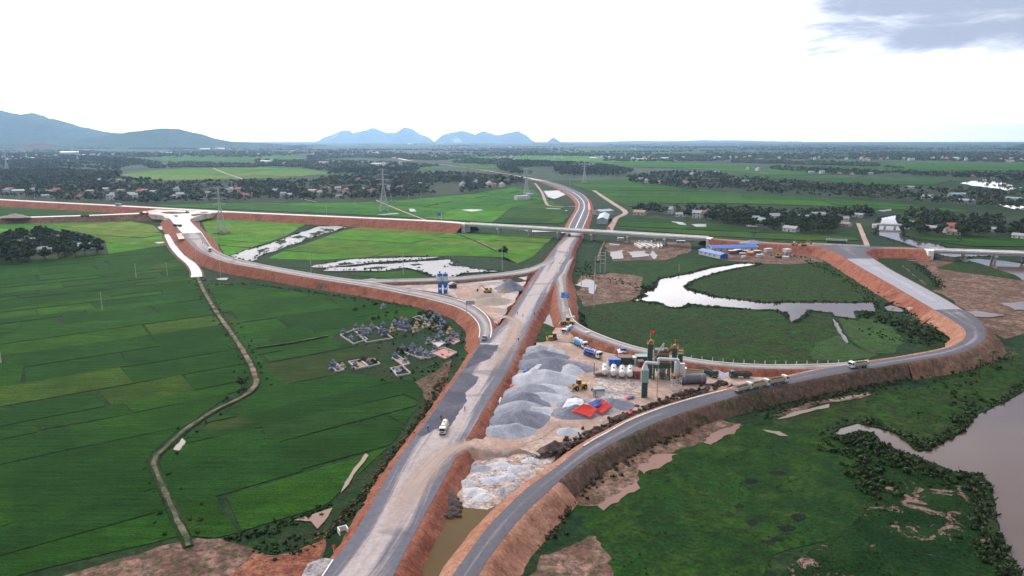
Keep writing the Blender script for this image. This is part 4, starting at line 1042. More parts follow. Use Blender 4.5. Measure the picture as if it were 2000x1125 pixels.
def house(kind, wall, roof, L, W, H, rh, storeys=1, flat=False, detail=True):
    r = empty('house')
    hw = MB().box(-L / 2, L / 2, -W / 2, W / 2, -.2, H); ho_ = hw.build('wall', wall, r)
    if flat:
        m = MB().box(-L / 2 - .25, L / 2 + .25, -W / 2 - .25, W / 2 + .25, H + .003, H + .35); rf = m.build('roof', roof, r)
        MB().box(-L * .1, L * .42, -W * .1, W * .4, H + .353, H + 2.4).build('stair_tower', wall, rf)
    else:
        o = .6
        m = MB(); m.add([(-L / 2 - o, -W / 2 - o, H - .15), (L / 2 + o, -W / 2 - o, H - .15), (L / 2 + o, W / 2 + o, H - .15), (-L / 2 - o, W / 2 + o, H - .15), (-L / 2 - o, 0, H + rh), (L / 2 + o, 0, H + rh)], [(0, 1, 5, 4), (2, 3, 4, 5), (1, 2, 5), (3, 0, 4), (3, 2, 1, 0)])
        m.build('roof', roof, r)
        g = MB(); g.add([(-L / 2 - .01, -W / 2, H - .1), (-L / 2 - .01, W / 2, H - .1), (-L / 2 - .01, 0, H + rh * .8), (-L / 2 + .2, -W / 2, H - .1), (-L / 2 + .2, W / 2, H - .1), (-L / 2 + .2, 0, H + rh * .8)], [(0, 1, 2), (3, 5, 4), (0, 2, 5, 3), (1, 4, 5, 2)])
    if detail:
        n = max(2, int(L / 3.2))
        for s in range(storeys):
            for i in range(n):
                x = -L / 2 + (i + .5) * L / n; z = 1.0 + s * 3.2
                if s == 0 and i == n // 2:
                    MB().box(x - .55, x + .55, -W / 2 - .05, -W / 2 + .05, 0, 2.2).build('door', DOORB, r)
                else:
                    MB().box(x - .6, x + .6, -W / 2 - .06, -W / 2 + .06, z, z + 1.3).build('window', SHUT, r)
    return freeze(r)
PROTO = {
    'w2': house('w2', WALLW, paint((.60, .58, .56), .8, 0, .2), 8, 9, 6.6, 0, 2, True),
    'c2': house('c2', WALLC, ROOFR, 7, 8, 6.4, 2.0, 2),
    'wg': house('wg', WALLW, ROOFG, 9, 8, 6.0, 2.4, 2),
    'r1': house('r1', WALLW, ROOFR, 11, 7, 3.4, 2.0),
    'b1': house('b1', WALLC, ROOFB, 11, 7, 3.2, 1.9),
    'g1': house('g1', WALLW, ROOFG, 12, 7, 3.3, 1.7),
    'sh': house('sh', WALLG, ROOFS, 20, 9, 4.2, 1.6),
    'ws': house('ws', WALLW, paint((.72, .72, .72), .5, 0, .1), 26, 12, 5.0, 1.6),
}
NAMES = {'w2': ('white two-storey house with flat roof', 'house'), 'c2': ('cream two-storey house with red roof', 'house'), 'wg': ('white two-storey house with grey gable roof', 'house'), 'r1': ('low house with red tile roof', 'house'),
         'b1': ('low house with brown roof', 'house'), 'g1': ('low white house with grey roof', 'house'), 'sh': ('long grey metal-roofed shed', 'shed'), 'ws': ('large white-roofed hall', 'hall')}
KEY = {'w': 'w2', 'c': 'c2', 'g': 'wg', 'r': 'r1', 'b': 'b1', 'l': 'g1', 's': 'sh', 'h': 'ws'}
# px, py of the foot of the wall, kind; by village
VILL = {
 'left village': ([(12, 378, 'w'), (22, 377, 'c'), (40, 377, 's'), (64, 376, 'w'), (88, 385, 'l'), (110, 374, 'r'), (98, 376, 'b'), (155, 387, 'r'), (175, 377, 'b'), (217, 391, 'w'), (205, 373, 'l'), (235, 375, 'b'), (255, 381, 'l'), (262, 389, 'g'), (275, 377, 'r'), (283, 374, 'b'), (300, 378, 'l'), (345, 376, 'w'), (340, 386, 'l'), (352, 388, 'g'), (400, 386, 'l'), (406, 380, 'b'), (450, 378, 'w'), (467, 378, 'c'), (478, 384, 'r'),
    (535, 374, 'l'), (553, 384, 'g'), (568, 384, 'l'), (612, 376, 'l'), (624, 384, 'w'), (638, 372, 'r'), (660, 374, 'g'), (675, 378, 'c'), (662, 386, 'b'), (616, 379, 'r'), (712, 372, 'l'), (728, 374, 'r'), (700, 353, 'r'), (758, 371, 'w'), (780, 368, 'b'), (822, 360, 'l'), (903, 365, 'w'), (929, 359, 'w'), (955, 365, 'w'), (965, 366, 'c'), (980, 366, 'w'), (938, 348, 'r'), (195, 354, 'l'), (234, 354, 'b')], 'houses of the left village'),
 'village right of overpass': ([(1362, 426, 'g'), (1372, 418, 'r'), (1478, 430, 'l'), (1512, 432, 'g'), (1598, 424, 'l'), (1630, 428, 'r'), (1652, 442, 'b'), (1648, 436, 'g'), (1676, 424, 'l'), (1545, 452, 'l'), (1565, 430, 'l'), (1250, 420, 'b'), (1330, 423, 'l'), (1490, 438, 's'), (1308, 418, 'w')], 'houses of the village right of the overpass'),
 'left grove': ([(66, 474, 'l'), (108, 471, 'r'), (90, 492, 'l'), (160, 487, 'l'), (42, 480, 'b')], 'houses of the left grove'),
 'wood beyond old bridge': ([(1854, 455, 'c'), (1862, 458, 'b'), (1820, 450, 'l'), (1935, 452, 'l'), (1993, 466, 'l'), (1780, 440, 'b')], 'houses of the far bank wood'),
 'long right belt': ([(1250, 352, 'l'), (1262, 357, 'w'), (1285, 358, 'l'), (1338, 358, 'r'), (1352, 344, 'w'), (1372, 346, 'l'), (1440, 350, 'b'), (1455, 356, 'l'), (1605, 340, 'g'), (1640, 340, 'r'), (1665, 341, 'b'), (1585, 338, 'l'), (1778, 368, 'l'), (1810, 388, 'l'), (1870, 385, 's'), (1885, 398, 's'), (1980, 392, 's'), (1480, 334, 'w'), (1460, 332, 'w'), (1400, 337, 'l'), (1700, 340, 'l'), (1900, 345, 'b')], 'houses of the long right belt'),
}
HB = []
def put_house(px, py, k, where, group, counts, s=1.0):
    kind = KEY[k]
    p = P(px, py); i = counts.get(kind, 0); counts[kind] = i + 1
    o = copy_tree(PROTO[kind])
    nm, cat = NAMES[kind]
    o.name = cat
    o['category'] = cat
    place(o, (p.x, p.y, 0), -math.atan2(p.x, p.y) + random.uniform(-.6, .6), '%s %s from left, %s' % (nth(i), nm, where), group, s)
    HB.append((p.x, p.y))
for where, (lst, grp) in VILL.items():
    cn = {}
    for (x, y, k) in sorted(lst): put_house(x, y, k, where, grp, cn, random.uniform(.85, 1.2))
# the far towns
hr = random.Random(11)
TOWN = {'far town below mountain': ([(20, 310), (60, 306), (100, 307), (140, 304), (190, 303), (240, 302), (300, 300), (330, 301)], 44, 'houses of the far left town'),
        'hazy town left of karsts': ([(500, 299), (540, 300), (580, 298), (630, 300), (700, 300), (720, 298)], 30, 'houses of the hazy middle town'),
        'middle village': ([(520, 316), (560, 318), (640, 318), (680, 318), (740, 322), (690, 304), (860, 306)], 34, 'houses of the middle village'),
        'far plain road': ([(1000, 308), (1060, 310), (1120, 311), (1200, 311), (1260, 311), (1330, 310), (1420, 309), (1480, 309)], 40, 'houses along the far plain road'),
        'right hazy strip': ([(1520, 310), (1600, 311), (1680, 312), (1740, 312), (1820, 312), (1860, 312), (1940, 313), (1980, 315)], 40, 'houses of the right hazy strip'),
        'right horizon': ([(1450, 289), (1520, 290), (1620, 287), (1750, 286), (1850, 287), (1950, 286), (1250, 292), (1330, 287)], 30, 'houses near the right horizon'),
        'middle horizon': ([(840, 293), (900, 288), (980, 289), (1050, 287), (1100, 290), (620, 291), (420, 293)], 24, 'houses near the middle horizon')}
for where, (cs, n, grp) in TOWN.items():
    pts = []
    for i in range(n):
        cx, cy = hr.choice(cs); pts.append((cx + hr.gauss(0, 22), cy + hr.gauss(0, 1.5), hr.choice('wwwwgcrlrhl')))
    cn = {}
    for (x, y, k) in sorted(pts): put_house(x, max(y, 285), k, where, grp, cn, hr.uniform(.9, 1.4))
cn = {}
put_house(136, 303, 'h', 'bare ground below mountain', 'halls', cn, 3.2)
for (x, y) in ((430, 293), (400, 294), (800, 282), (860, 281)): put_house(x, y, 'h', 'alone on hazy plain', 'lone halls', cn, 2.6)
for o in [o for o in PROTO.values()]:            # the patterns themselves are not part of the place
    for c in kids(o):
        for g in kids(c): bpy.data.objects.remove(g)
        bpy.data.objects.remove(c)
    bpy.data.objects.remove(o)

# ================================================================== PLANTING
HBa = np.array(HB)
def free(x, y, d):
    return ((HBa[:, 0] - x) ** 2 + (HBa[:, 1] - y) ** 2).min() > d * d
HBd = np.hypot(HBa[:, 0], HBa[:, 1])
def open_view(x, y, reach=None, half=5.0):
    d = math.hypot(x, y); ux, uy = x / d, y / d
    if reach is None: reach = min(60, max(14, d * .05))
    f = HBa[:, 0] * ux + HBa[:, 1] * uy - d; l = np.abs(HBa[:, 0] * uy - HBa[:, 1] * ux)
    return not ((f > 0) & (f < reach) & (l < half)).any()
planted = 0; rest = []
for (d, x, y, lab, g) in near:
    # keep a gap round each house and open the view to its front
    ok = free(x, y, 6.5) and open_view(x, y)
    if not ok: continue
    if planted < 290:
        tree((x, y, 0), random.uniform(.75, 1.15), random.uniform(0, 6.28), lab, GN[g]); planted += 1
    else: rest.append((x, y))
rest = [q for q in rest if noise.noise(Vector((q[0] * .013, q[1] * .013, 2))) > -.2]
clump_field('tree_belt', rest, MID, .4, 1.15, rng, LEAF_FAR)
# woods further off
FARB = [([(-60, 348), (150, 352), (205, 357), (245, 346), (235, 338), (120, 332), (-60, 334)], 12), ([(640, 342), (720, 340), (880, 336), (830, 330), (700, 332), (650, 335)], 13), ([(230, 352), (300, 356), (420, 354), (330, 358), (250, 360)], 12), ([(600, 312), (700, 308), (860, 314), (960, 314), (900, 306), (700, 303), (600, 305)], 20), ([(1180, 316), (1330, 316), (1440, 314), (1330, 305), (1180, 306)], 22), ([(330, 300), (480, 302), (600, 301), (520, 295), (330, 295)], 26), ([(-60, 304), (200, 305), (330, 302), (200, 297), (-60, 299)], 26),
        ([(-60, 330), (110, 328), (230, 334), (250, 326), (290, 322), (270, 311), (110, 303), (-60, 300)], 15.9), ([(270, 314), (340, 318), (500, 322), (500, 328), (330, 328), (290, 330)], 16),
        ([(500, 312), (560, 315), (640, 314), (760, 318), (860, 324), (800, 331), (640, 334), (560, 326), (500, 326)], 17), ([(975, 332), (1000, 342), (1070, 344), (1220, 345), (1240, 334), (1160, 322), (1080, 317), (1000, 315), (970, 322)], 13),
        ([(1510, 334), (1600, 340), (1700, 346), (1890, 350), (1890, 342), (1700, 337), (1600, 332), (1500, 328)], 14), ([(1430, 318), (1560, 322), (1700, 326), (1770, 330), (1700, 320), (1560, 315), (1430, 312)], 17), ([(1890, 352), (2060, 372), (2060, 348), (1960, 344), (1880, 342)], 14),
        ([(880, 318), (940, 322), (1000, 322), (1000, 312), (900, 312)], 18), ([(1880, 345), (2060, 350), (2060, 338), (1880, 336)], 16),
        ([(1700, 312), (2060, 319), (2060, 306), (1850, 303), (1700, 304)], 24), ([(1300, 309), (1560, 312), (1700, 310), (1600, 303), (1300, 302)], 24)]
for poly, st in FARB:
    pts = [p for p in scatter(poly, st, rng) if rng.random() > .2 and noise.noise(Vector((p[0] * .007, p[1] * .007, 5))) > -.2 and free(p[0], p[1], 9) and open_view(p[0], p[1], 150, 6)]
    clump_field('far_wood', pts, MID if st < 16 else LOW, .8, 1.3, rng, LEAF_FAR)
# hedgerows and copses out to the horizon
hp = []
for i in range(240):
    cx = rng.uniform(-100, 2100); cy = 278.5 + 28 * rng.random() ** 1.5
    p = P(cx, cy); ln = rng.uniform(150, 900); a = rng.normal(-.15, .35); n = int(ln / 16 * (1 if cy > 292 else 1.2))
    for k in range(n):
        t = (k / n - .5) * ln
        hp.append((p.x + math.cos(a) * t + rng.normal(0, 14), p.y + math.sin(a) * t + rng.normal(0, 45)))
hp = [q for q in hp if free(q[0], q[1], 14)]
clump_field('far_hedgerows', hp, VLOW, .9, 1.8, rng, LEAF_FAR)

# lone trees
def lone(px, py, s, label): tree(tuple(P(px, py)), s, random.uniform(0, 6), label, None)
lone(473, 764, .5, 'lone round dark tree beside the bend of the farm track')
lone(984, 502, .85, 'lone dark tree by the pond under the loop of the ramp')
lone(1862, 390, .8, 'lone tree on the plain before the far right belt')
lone(1168, 420, .5, 'small tree between the two grey sheds by the motorway'); lone(1192, 436, .55, 'small tree beside the blue-grey shed by the overpass')
lone(1690, 414, .9, 'tall dark tree at the river end of the village')
# palms
def palm(px, py, h, label):
    r = empty('palm_tree', P(px, py), random.uniform(0, 6), label, 'palm', 'palms by the river road')
    t = MB(); t.tube((0, 0, -.2), (.15, .05, h * .5), .22, .17, 7); t.tube((.15, .05, h * .5), (.1, .2, h), .17, .13, 7); t.build('trunk', BARK, r)
    for i in range(16):
        a = i * 2.4; el = random.uniform(-.1, .9); m = MB(); L = random.uniform(2.0, 2.9); w = .34
        vs = []; fs = []
        for k in range(6):
            s = k / 5; x = L * s * math.cos(el * (1 - .6 * s)); z = L * (s * math.sin(el) - .55 * s * s); ww = w * math.sin(math.pi * (.12 + .83 * s))
            vs += [(x, -ww, z - ww * .5), (x, 0, z), (x, ww, z - ww * .5)]
        for k in range(5):
            fs += [(k * 3, k * 3 + 1, k * 3 + 4, k * 3 + 3), (k * 3 + 1, k * 3 + 2, k * 3 + 5, k * 3 + 4)]
        ca, sa = math.cos(a), math.sin(a)
        m.add([(x * ca - y * sa + .1, x * sa + y * ca + .2, z + h) for x, y, z in vs], fs); m.build('frond', PALM, r)
palm(1767, 648, 7.5, 'tall palm inside the bend, nearest the creek'); palm(1786, 648, 6, 'shorter palm just right of the tall creek palm')
palm(1811, 676, 9, 'yellowing palm at the inner edge of the river road bend'); palm(1912, 736, 7, 'green palm on the slope below the river road'); palm(1937, 718, 6.5, 'palm on the slope right of the green palm'); palm(1975, 715, 5, 'small palm at the right end of the slope')

# ================================================================== REEDS AND SCRUB
def tuft(seed, n=9, h=1.3, w=.9):
    g = np.random.default_rng(seed); V = []; Fq = []
    for i in range(n):
        a = g.uniform(0, 6.28); r = g.uniform(0, w); b = np.array((math.cos(a) * r, math.sin(a) * r, -.1)); up = np.array((g.normal(0, .35), g.normal(0, .35), 1)) * h * g.uniform(.5, 1.1)
        s = np.array((math.sin(a + 1), math.cos(a + 1), 0)) * g.uniform(.25, .5); k = len(V)
        V += [b - s, b + s, b + up + s * .5, b + up - s * .5]; Fq.append((k, k + 1, k + 2, k + 3))
    V2, F2 = leaf_cloud(g, [((0, 0, h * .45), w * .9, .8)], 14, .32, True)
    return np.concatenate([np.array(V), V2]), np.concatenate([np.array(Fq), F2 + len(V)])
TUFT = [tuft(300 + k) for k in range(8)]
def along_line(px, step, width, z=0.0, closed=False):
    q = [P(*a, z) for a in px]; out = []
    if closed: q.append(q[0])
    for a, b in zip(q[:-1], q[1:]):
        n = max(1, int((b - a).length / step))
        t = (b - a).normalized(); nn = Vector((-t.y, t.x, 0))
        for i in range(n):
            p = a.lerp(b, (i + random.random()) / n) + nn * random.gauss(0, width)
            out.append((p.x, p.y, z))
    return out
def out_of_water(pts):
    polys = [[tuple(P(*q, .16))[:2] for q in w] for w in (RIVER, OXBOW, NERIVER)]
    return [p for p in pts if not any(inside(p, w) for w in polys)]
bankpts = []
for w in (OXBOW, NERIVER): bankpts += along_line(w, .9, 1.6, closed=True)
bankpts += along_line(RIVER[:-2], .7, 1.8)
bankpts += along_line([(1960, 700), (1850, 745), (1905, 790), (1880, 830)], 1.5, 5) + along_line([(1940, 940), (1960, 1000), (1975, 1060), (1990, 1120)], .4, 3.5)
bankpts += along_line([(1700, 850), (1735, 890), (1800, 915), (1880, 935)], .5, 3.5) + along_line([(1610, 852), (1650, 880), (1690, 930), (1715, 980)], 1.0, 2.0)
for w in POND:
    bankpts += [(p[0], p[1], .4) for p in scatter(w, 6.0, rng) if rng.random() < .10] + along_line(w, 3.0, 1.0, .2, True)
bankpts += [(p[0] + rng.normal(0, 1.2), p[1] + rng.normal(0, 1.2), p[2]) for p in bankpts]
clump_field('bank_reeds', out_of_water(bankpts), TUFT, .3, .85, rng, REED)
scrub = along_line([(1060, 1050), (1110, 980), (1160, 930), (1240, 880), (1310, 845), (1390, 812)], .45, 1.8) + along_line([(1450, 800), (1520, 792), (1600, 775), (1700, 755), (1790, 735), (1880, 715), (1960, 700)], .6, 2.2)
clump_field('slope_scrub', scrub, TUFT, .35, .85, rng, DRY)
green = along_line([(1480, 815), (1560, 790), (1660, 768), (1760, 750)], .7, 2.2) + along_line([(640, 1050), (700, 985), (760, 910), (830, 810), (870, 740)], .35, 1.0) + along_line([(440, 1055), (520, 1040), (600, 1010), (650, 985)], .4, 1.2) + along_line([(500, 1070), (560, 1075), (610, 1060)], .25, 2.2) + along_line([(450, 502), (500, 498), (560, 478), (640, 450)], 1.4, 2.2) + along_line([(605, 522), (680, 514), (780, 510), (880, 506)], 1.2, 1.5)
green += along_line([(700, 678), (800, 655), (880, 640), (900, 660), (860, 720), (740, 735)], .9, 5) + along_line([(400, 556), (500, 556), (650, 578), (800, 600)], 1.0, 1.5) + along_line([(1130, 610), (1145, 650), (1190, 672), (1260, 690)], .8, 1.4) + along_line([(1150, 510), (1145, 540), (1260, 560), (1290, 575)], .8, 4) + along_line([(1560, 500), (1640, 540), (1700, 580), (1760, 625), (1830, 665)], .8, 3) + along_line([(1690, 640), (1760, 668), (1840, 668)], .7, 3)
green += along_line([(a, b) for a, b in PATH], 1.2, 2.4) + along_line([(1790, 516), (1815, 535), (1838, 562)], .4, 2) + along_line([(1046, 662), (1064, 640), (1084, 655)], .3, 1.5)
tp = [P(*q) for q in PATH]
def off_path(p):
    for a, b in zip(tp[:-1], tp[1:]):
        ab = b - a; t = max(0, min(1, ((p[0] - a.x) * ab.x + (p[1] - a.y) * ab.y) / (ab.x ** 2 + ab.y ** 2)))
        if math.hypot(p[0] - a.x - ab.x * t, p[1] - a.y - ab.y * t) < 1.9: return False
    return True
clump_field('field_edge_plants', [p for p in out_of_water(green) if off_path(p)], TUFT, .25, .65, rng, REED)
def blades(seed):
    g = np.random.default_rng(seed); V = []; Fq = []
    for i in range(9):
        a = g.uniform(0, 6.28); r = g.uniform(0, .9); b = np.array((math.cos(a) * r, math.sin(a) * r, -.05)); up = np.array((g.normal(0, .5), g.normal(0, .5), 1)) * g.uniform(.5, 1.0)
        s = np.array((g.normal(), g.normal(), 0)); s = s / (np.linalg.norm(s) + 1e-6) * g.uniform(.2, .4); k = len(V)
        V += [b - s, b + s, b + up + s * .3, b + up - s * .3]; Fq.append((k, k + 1, k + 2, k + 3))
    return np.array(V), np.array(Fq)
BL9 = [blades(600 + k) for k in range(10)]
mead = []
def nz(p, f, o): return noise.noise(Vector((p[0] * f, p[1] * f, o)))
for poly, stp, z_ in (([(1150, 1000), (1260, 915), (1440, 840), (1600, 850), (1690, 930), (1710, 980), (1600, 1060), (1480, 1140), (1200, 1140)], 2.2, .05), ([(1540, 820), (1720, 775), (1950, 705), (1900, 805), (1800, 875), (1680, 822)], 1.5, .05),
                      ([(1350, 552), (1500, 520), (1640, 528), (1695, 585), (1500, 590), (1360, 570)], 2.6, .05), ([(1150, 600), (1300, 605), (1540, 616), (1620, 640), (1640, 690), (1400, 700), (1190, 660)], 2.4, .05), ([(1640, 870), (1760, 890), (1930, 955), (1980, 1140), (1500, 1140), (1700, 990)], 1.1, .05)):
    mead += [(p[0], p[1], z_) for p in scatter(poly, stp, rng) if nz(p, .09, 1) + .6 * nz(p, .35, 2) > .12]
clump_field('meadow_grass', out_of_water(mead), BL9, .15, .42, rng, GRASS)
bush = along_line([(1650, 868), (1700, 856), (1735, 892), (1800, 915), (1880, 935), (1925, 945)], .35, 3.2) + along_line([(1938, 950), (1948, 1010), (1962, 1070), (1985, 1130)], .3, 2.6) + along_line([(1905, 812), (1870, 850), (1800, 878), (1760, 850), (1690, 826)], .6, 1.2) + along_line([(1660, 880), (1700, 930), (1730, 970)], .5, 3.0) + along_line([(1255, 560), (1285, 572), (1310, 577)], .5, 2.0) + along_line([(1340, 565), (1400, 583), (1500, 594), (1600, 593), (1690, 594)], 1.0, .9) + along_line([(1720, 560), (1780, 610), (1840, 660)], .8, 3) + along_line([(1690, 612), (1760, 640), (1830, 672)], .8, 3.5)
clump_field('bank_bushes', out_of_water(bush), TUFT, .5, 1.3, rng, REED)
# ================================================================== VEHICLES  (x forward, ground at z=0)
RUB = paint(TYRE, .9, 0, .35, .1); RIM = paint((.32, .32, .33), .5, .3, .3); CHAS = paint((.035, .035, .04), .7, 0, .5)
LAMP = paint((.8, .8, .78), .1, 0, .05); REDL = paint((.5, .02, .02), .3, 0, .1)
def wheel(root, x, y, r=.52, w=.34):
    m = MB().lathe([(r * .7, -w / 2), (r, -w / 2 + .06), (r, w / 2 - .06), (r * .7, w / 2)], 14, 'y', (x, y, r)); o = m.build('wheel', RUB, root)
    s = 1 if y > 0 else -1
    MB().lathe([(r * .55, -.03), (r * .3, .03)], 10, 'y', (x, y + s * w / 2, r)).build('rim', RIM, o)
def truck_front(root, cabmat, xf=4.3, W=1.22):
    cab = MB(); cab.prism([(xf - 1.75, .75), (xf, .75), (xf, 1.7), (xf - .18, 2.75), (xf - .45, 3.05), (xf - 1.75, 3.1)], -W, W); c = cab.build('cab', cabmat, root)
    ws = MB(); ws.add([(xf + .012, -W + .12, 1.78), (xf + .012, W - .12, 1.78), (xf - .16, W - .16, 2.72), (xf - .16, -W + .16, 2.72)], [(0, 1, 2, 3)]); ws.build('windscreen', GLASS, c)
    for s in (-1, 1):
        q = MB(); q.add([(xf - .25, s * (W + .012), 1.8), (xf - 1.15, s * (W + .012), 1.8), (xf - 1.15, s * (W + .012), 2.6), (xf - .42, s * (W + .012), 2.6)], [(0, 1, 2, 3)]); q.build('side_window', GLASS, c)
        MB().box(xf - .25, xf - .1, s * (W + .28) - .09, s * (W + .28) + .09, 1.9, 2.6).build('mirror', CHAS, c)
        MB().box(xf - .02, xf + .05, s * .85 - .2, s * .85 + .2, .85, 1.08).build('headlight', LAMP, c)
    MB().box(xf - .1, xf + .06, -W, W, .45, .78).build('bumper', CHAS, c)
    MB().box(xf + .002, xf + .03, -.7, .7, 1.15, 1.55).build('grille', CHAS, c)
def truck_base(root, axles):
    MB().box(-4.4, 4.0, -.45, .45, .62, .95).build('chassis', CHAS, root)
    for x in axles:
        for s in (-1, 1): wheel(root, x, s * 1.02)
def dump_truck(cabmat, bedmat, load=True, length=1.0):
    r = empty('dump_truck'); truck_base(r, (3.3, -1.9, -3.3) if length < 1 else (3.3, 1.7, -1.9, -3.3)); truck_front(r, cabmat)
    b = MB(); x0, x1 = -4.5, 2.3
    for s in (-1, 1):
        b.add([(x0, s * 1.05, 1.1), (x1, s * 1.05, 1.1), (x1, s * 1.25, 2.45), (x0, s * 1.25, 2.45), (x0, s * 1.15, 2.45), (x1, s * 1.15, 2.45), (x1, s * .95, 1.2), (x0, s * .95, 1.2)], [(0, 1, 2, 3), (3, 2, 5, 4), (4, 5, 6, 7), (0, 3, 4, 7), (1, 6, 5, 2)])
    b.box(x0, x1, -1.0, 1.0, 1.05, 1.18); b.box(x1, x1 + .12, -1.24, 1.24, 1.1, 2.75)
    bed = b.build('bed', bedmat, r)
    MB().box(x0 - .14, x0 - .02, -1.22, 1.22, 1.1, 2.4).build('tailgate', bedmat, bed)
    for i in range(5):
        for s in (-1, 1):
            x = x0 + .6 + i * 1.4; MB().add([(x - .06, s * 1.07, 1.12), (x + .06, s * 1.07, 1.12), (x + .06, s * 1.33, 2.45), (x - .06, s * 1.33, 2.45), (x - .06, s * 1.0, 1.12), (x + .06, s * 1.0, 1.12), (x + .06, s * 1.22, 2.45), (x - .06, s * 1.22, 2.45)], [(0, 1, 2, 3), (4, 7, 6, 5), (0, 3, 7, 4), (1, 5, 6, 2), (3, 2, 6, 7), (0, 4, 5, 1)]).build('rib', bedmat, bed)
    l = MB(); n = 9; m = 5
    vs = [(x0 + .05 + (x1 - x0 - .1) * i / (n - 1), (-1.08 + 2.16 * j / (m - 1)), 2.05 + (.38 * math.sin(math.pi * j / (m - 1)) + .12 * math.sin(i * 1.9 + j)) * (1 if load else -.3)) for i in range(n) for j in range(m)]
    l.add(vs, [(i * m + j, i * m + j + 1, (i + 1) * m + j + 1, (i + 1) * m + j) for i in range(n - 1) for j in range(m - 1)])
    l.build('load', paint((.018, .017, .018), .8, 0, .1), bed)
    return freeze(r)
def tanker(cabmat, tankmat, stripe, caps, text=False, top=None):
    r = empty('tanker_truck'); truck_base(r, (3.3, 1.9, -1.6, -2.9, -4.0)); truck_front(r, cabmat)
    t = MB().lathe([(.25, -4.7), (.9, -4.6), (1.15, -4.35), (1.15, 1.7), (.9, 1.95), (.25, 2.05)], 20, 'x', (0, 0, 2.2)).build('tank', tankmat, r, smooth=True)
    for x in (-4.2, 1.55): MB().lathe([(1.155, -.18), (1.165, -.15), (1.165, .15), (1.155, .18)], 20, 'x', (x, 0, 2.2)).build('band', caps, t)
    if stripe:
        m = MB(); a0, a1 = stripe; k = 6
        vs = []
        for x in (-3.9, 1.2):
            for i in range(k): a = a0 + (a1 - a0) * i / (k - 1); vs.append((x, math.cos(a) * 1.17, 2.2 + math.sin(a) * 1.17))
        m.add(vs, [(i, i + 1, k + i + 1, k + i) for i in range(k - 1)]); m.build('stripe', M['line'], t)
    if text:                                   # the row of white lettering on both flanks, too blurred to read
        g = random.Random(4); m = MB(); x = -3.4
        while x < .9:
            w = g.uniform(.10, .22)
            if not -1.35 < x < -1.0:
                for s in (-1, 1):
                    m.add([(x, s * 1.16, 2.2), (x + w, s * 1.16, 2.2), (x + w, s * 1.14, 2.46), (x, s * 1.14, 2.46)], [(0, 1, 2, 3)])
            x += w + .08
        o = m.build('lettering', M['line'], t); tag(o, kind='stuff')
    MB().lathe([(.3, 0), (.3, .22)], 12, 'z', (-1.2, 0, 3.3)).build('manhole', CHAS, t)
    for s in (-1, 1): MB().box(-4.4, 1.6, s * 1.15 - .18, s * 1.15 + .18, 1.0, 1.35).build('side_skirt', tankmat, r)
    return freeze(r)
CW = paint((.74, .74, .73), .35, 0, .12); TAN = paint((.60, .47, .33), .55, 0, .35); GRN = paint((.045, .085, .07), .5, 0, .3)
def ground_dir(a, b):                      # heading of a thing whose tail is at pixel a and nose at pixel b
    p, q = P(*a), P(*b); return math.atan2(q.y - p.y, q.x - p.x)
D0 = dump_truck(CW, TAN); D1 = dump_truck(GRN, GRN); D2 = dump_truck(CW, TAN, False)
def put(proto, px, py, z, tail, nose, label, group=None, first=False, s=1.0):
    o = copy_tree(proto); o['category'] = 'truck'
    return place(o, P(px, py, z), ground_dir(tail, nose), label, group, s)
def kill(o):
    for c in kids(o): kill(c)
    bpy.data.objects.remove(o)
G1 = 'dump trucks at the plant'
put(D0, 1452, 764, 4.2, (1380, 790), (1500, 755), 'rearmost of three tan loaded dump trucks queued on the river road', G1, s=.85)
put(D0, 1484, 757, 4.3, (1440, 768), (1540, 746), 'middle of three tan loaded dump trucks queued on the river road', G1, s=.85)
put(D0, 1520, 749, 4.35, (1480, 758), (1570, 741), 'leading of three tan loaded dump trucks queued on the river road', G1, s=.85)
put(D0, 1675, 718, 4.5, (1720, 712), (1640, 722), 'lone loaded tan dump truck heading left on the river road', G1, s=.85)
put(D2, 1352, 733, YZ + .1, (1380, 735), (1330, 731), 'white-cab tan dump truck parked right of the green plant', G1, s=.85)
put(D1, 1384, 733, YZ + .1, (1360, 727), (1400, 742), 'dark green dump truck parked behind the white-cab truck', G1, s=.85)
put(D1, 1445, 737, YZ + .1, (1480, 737), (1420, 737), 'dark green dump truck standing alone in the yard right of the plant', G1, s=.85)
put(D1, 1293, 735, YZ + .1, (1293, 725), (1294, 750), 'dark truck loading under the green plant', G1, s=.85)
put(D1, 1112, 462, 2.9, (1114, 445), (1110, 480), 'dark truck coming out under the overpass', G1, s=.85)
put(D1, 347, 443, 7.1, (356, 442), (338, 442), 'small dark truck on the bright left junction', G1, s=.85)
put(D1, 283, 420, 7.0, (260, 420), (300, 419), 'dark truck at the left end of the pale junction', G1, s=.85)
put(D1, 166, 424, 6.2, (180, 424), (150, 425), 'dark truck on the lower haul road far left', G1, s=.85)
TK = [tanker(CW, paint((.10, .36, .62), .3, 0, .15), (.95, 1.75), M['line']), tanker(CW, paint((.02, .06, .36), .3, 0, .12), None, paint((.66, .67, .70), .35, 0, .1), True), tanker(CW, paint((.66, .58, .44), .45, 0, .25), None, CW)]
put(TK[0], 1108, 651, YZ + .1, (1123, 640), (1098, 655), 'light blue and white tanker truck facing left at the top of the yard', 'tanker trucks', s=.92)
put(TK[0], 1134, 677, YZ + .1, (1118, 668), (1150, 684), 'light blue and white tanker truck facing right above the dark blue one', 'tanker trucks', s=.92)
put(TK[1], 1158, 697, YZ + .1, (1138, 690), (1180, 703), 'dark blue tanker truck with white lettering facing right', 'tanker trucks', s=.92)
put(TK[2], 867, 842, 4.1, (880, 812), (860, 865), 'white and cream water tanker driving toward the viewer on the main road', 'tanker trucks', s=.72)
put(TK[0], 232, 402, 7.1, (222, 402), (245, 403), 'small blue tanker truck on the cross road far left', 'tanker trucks', s=.9)
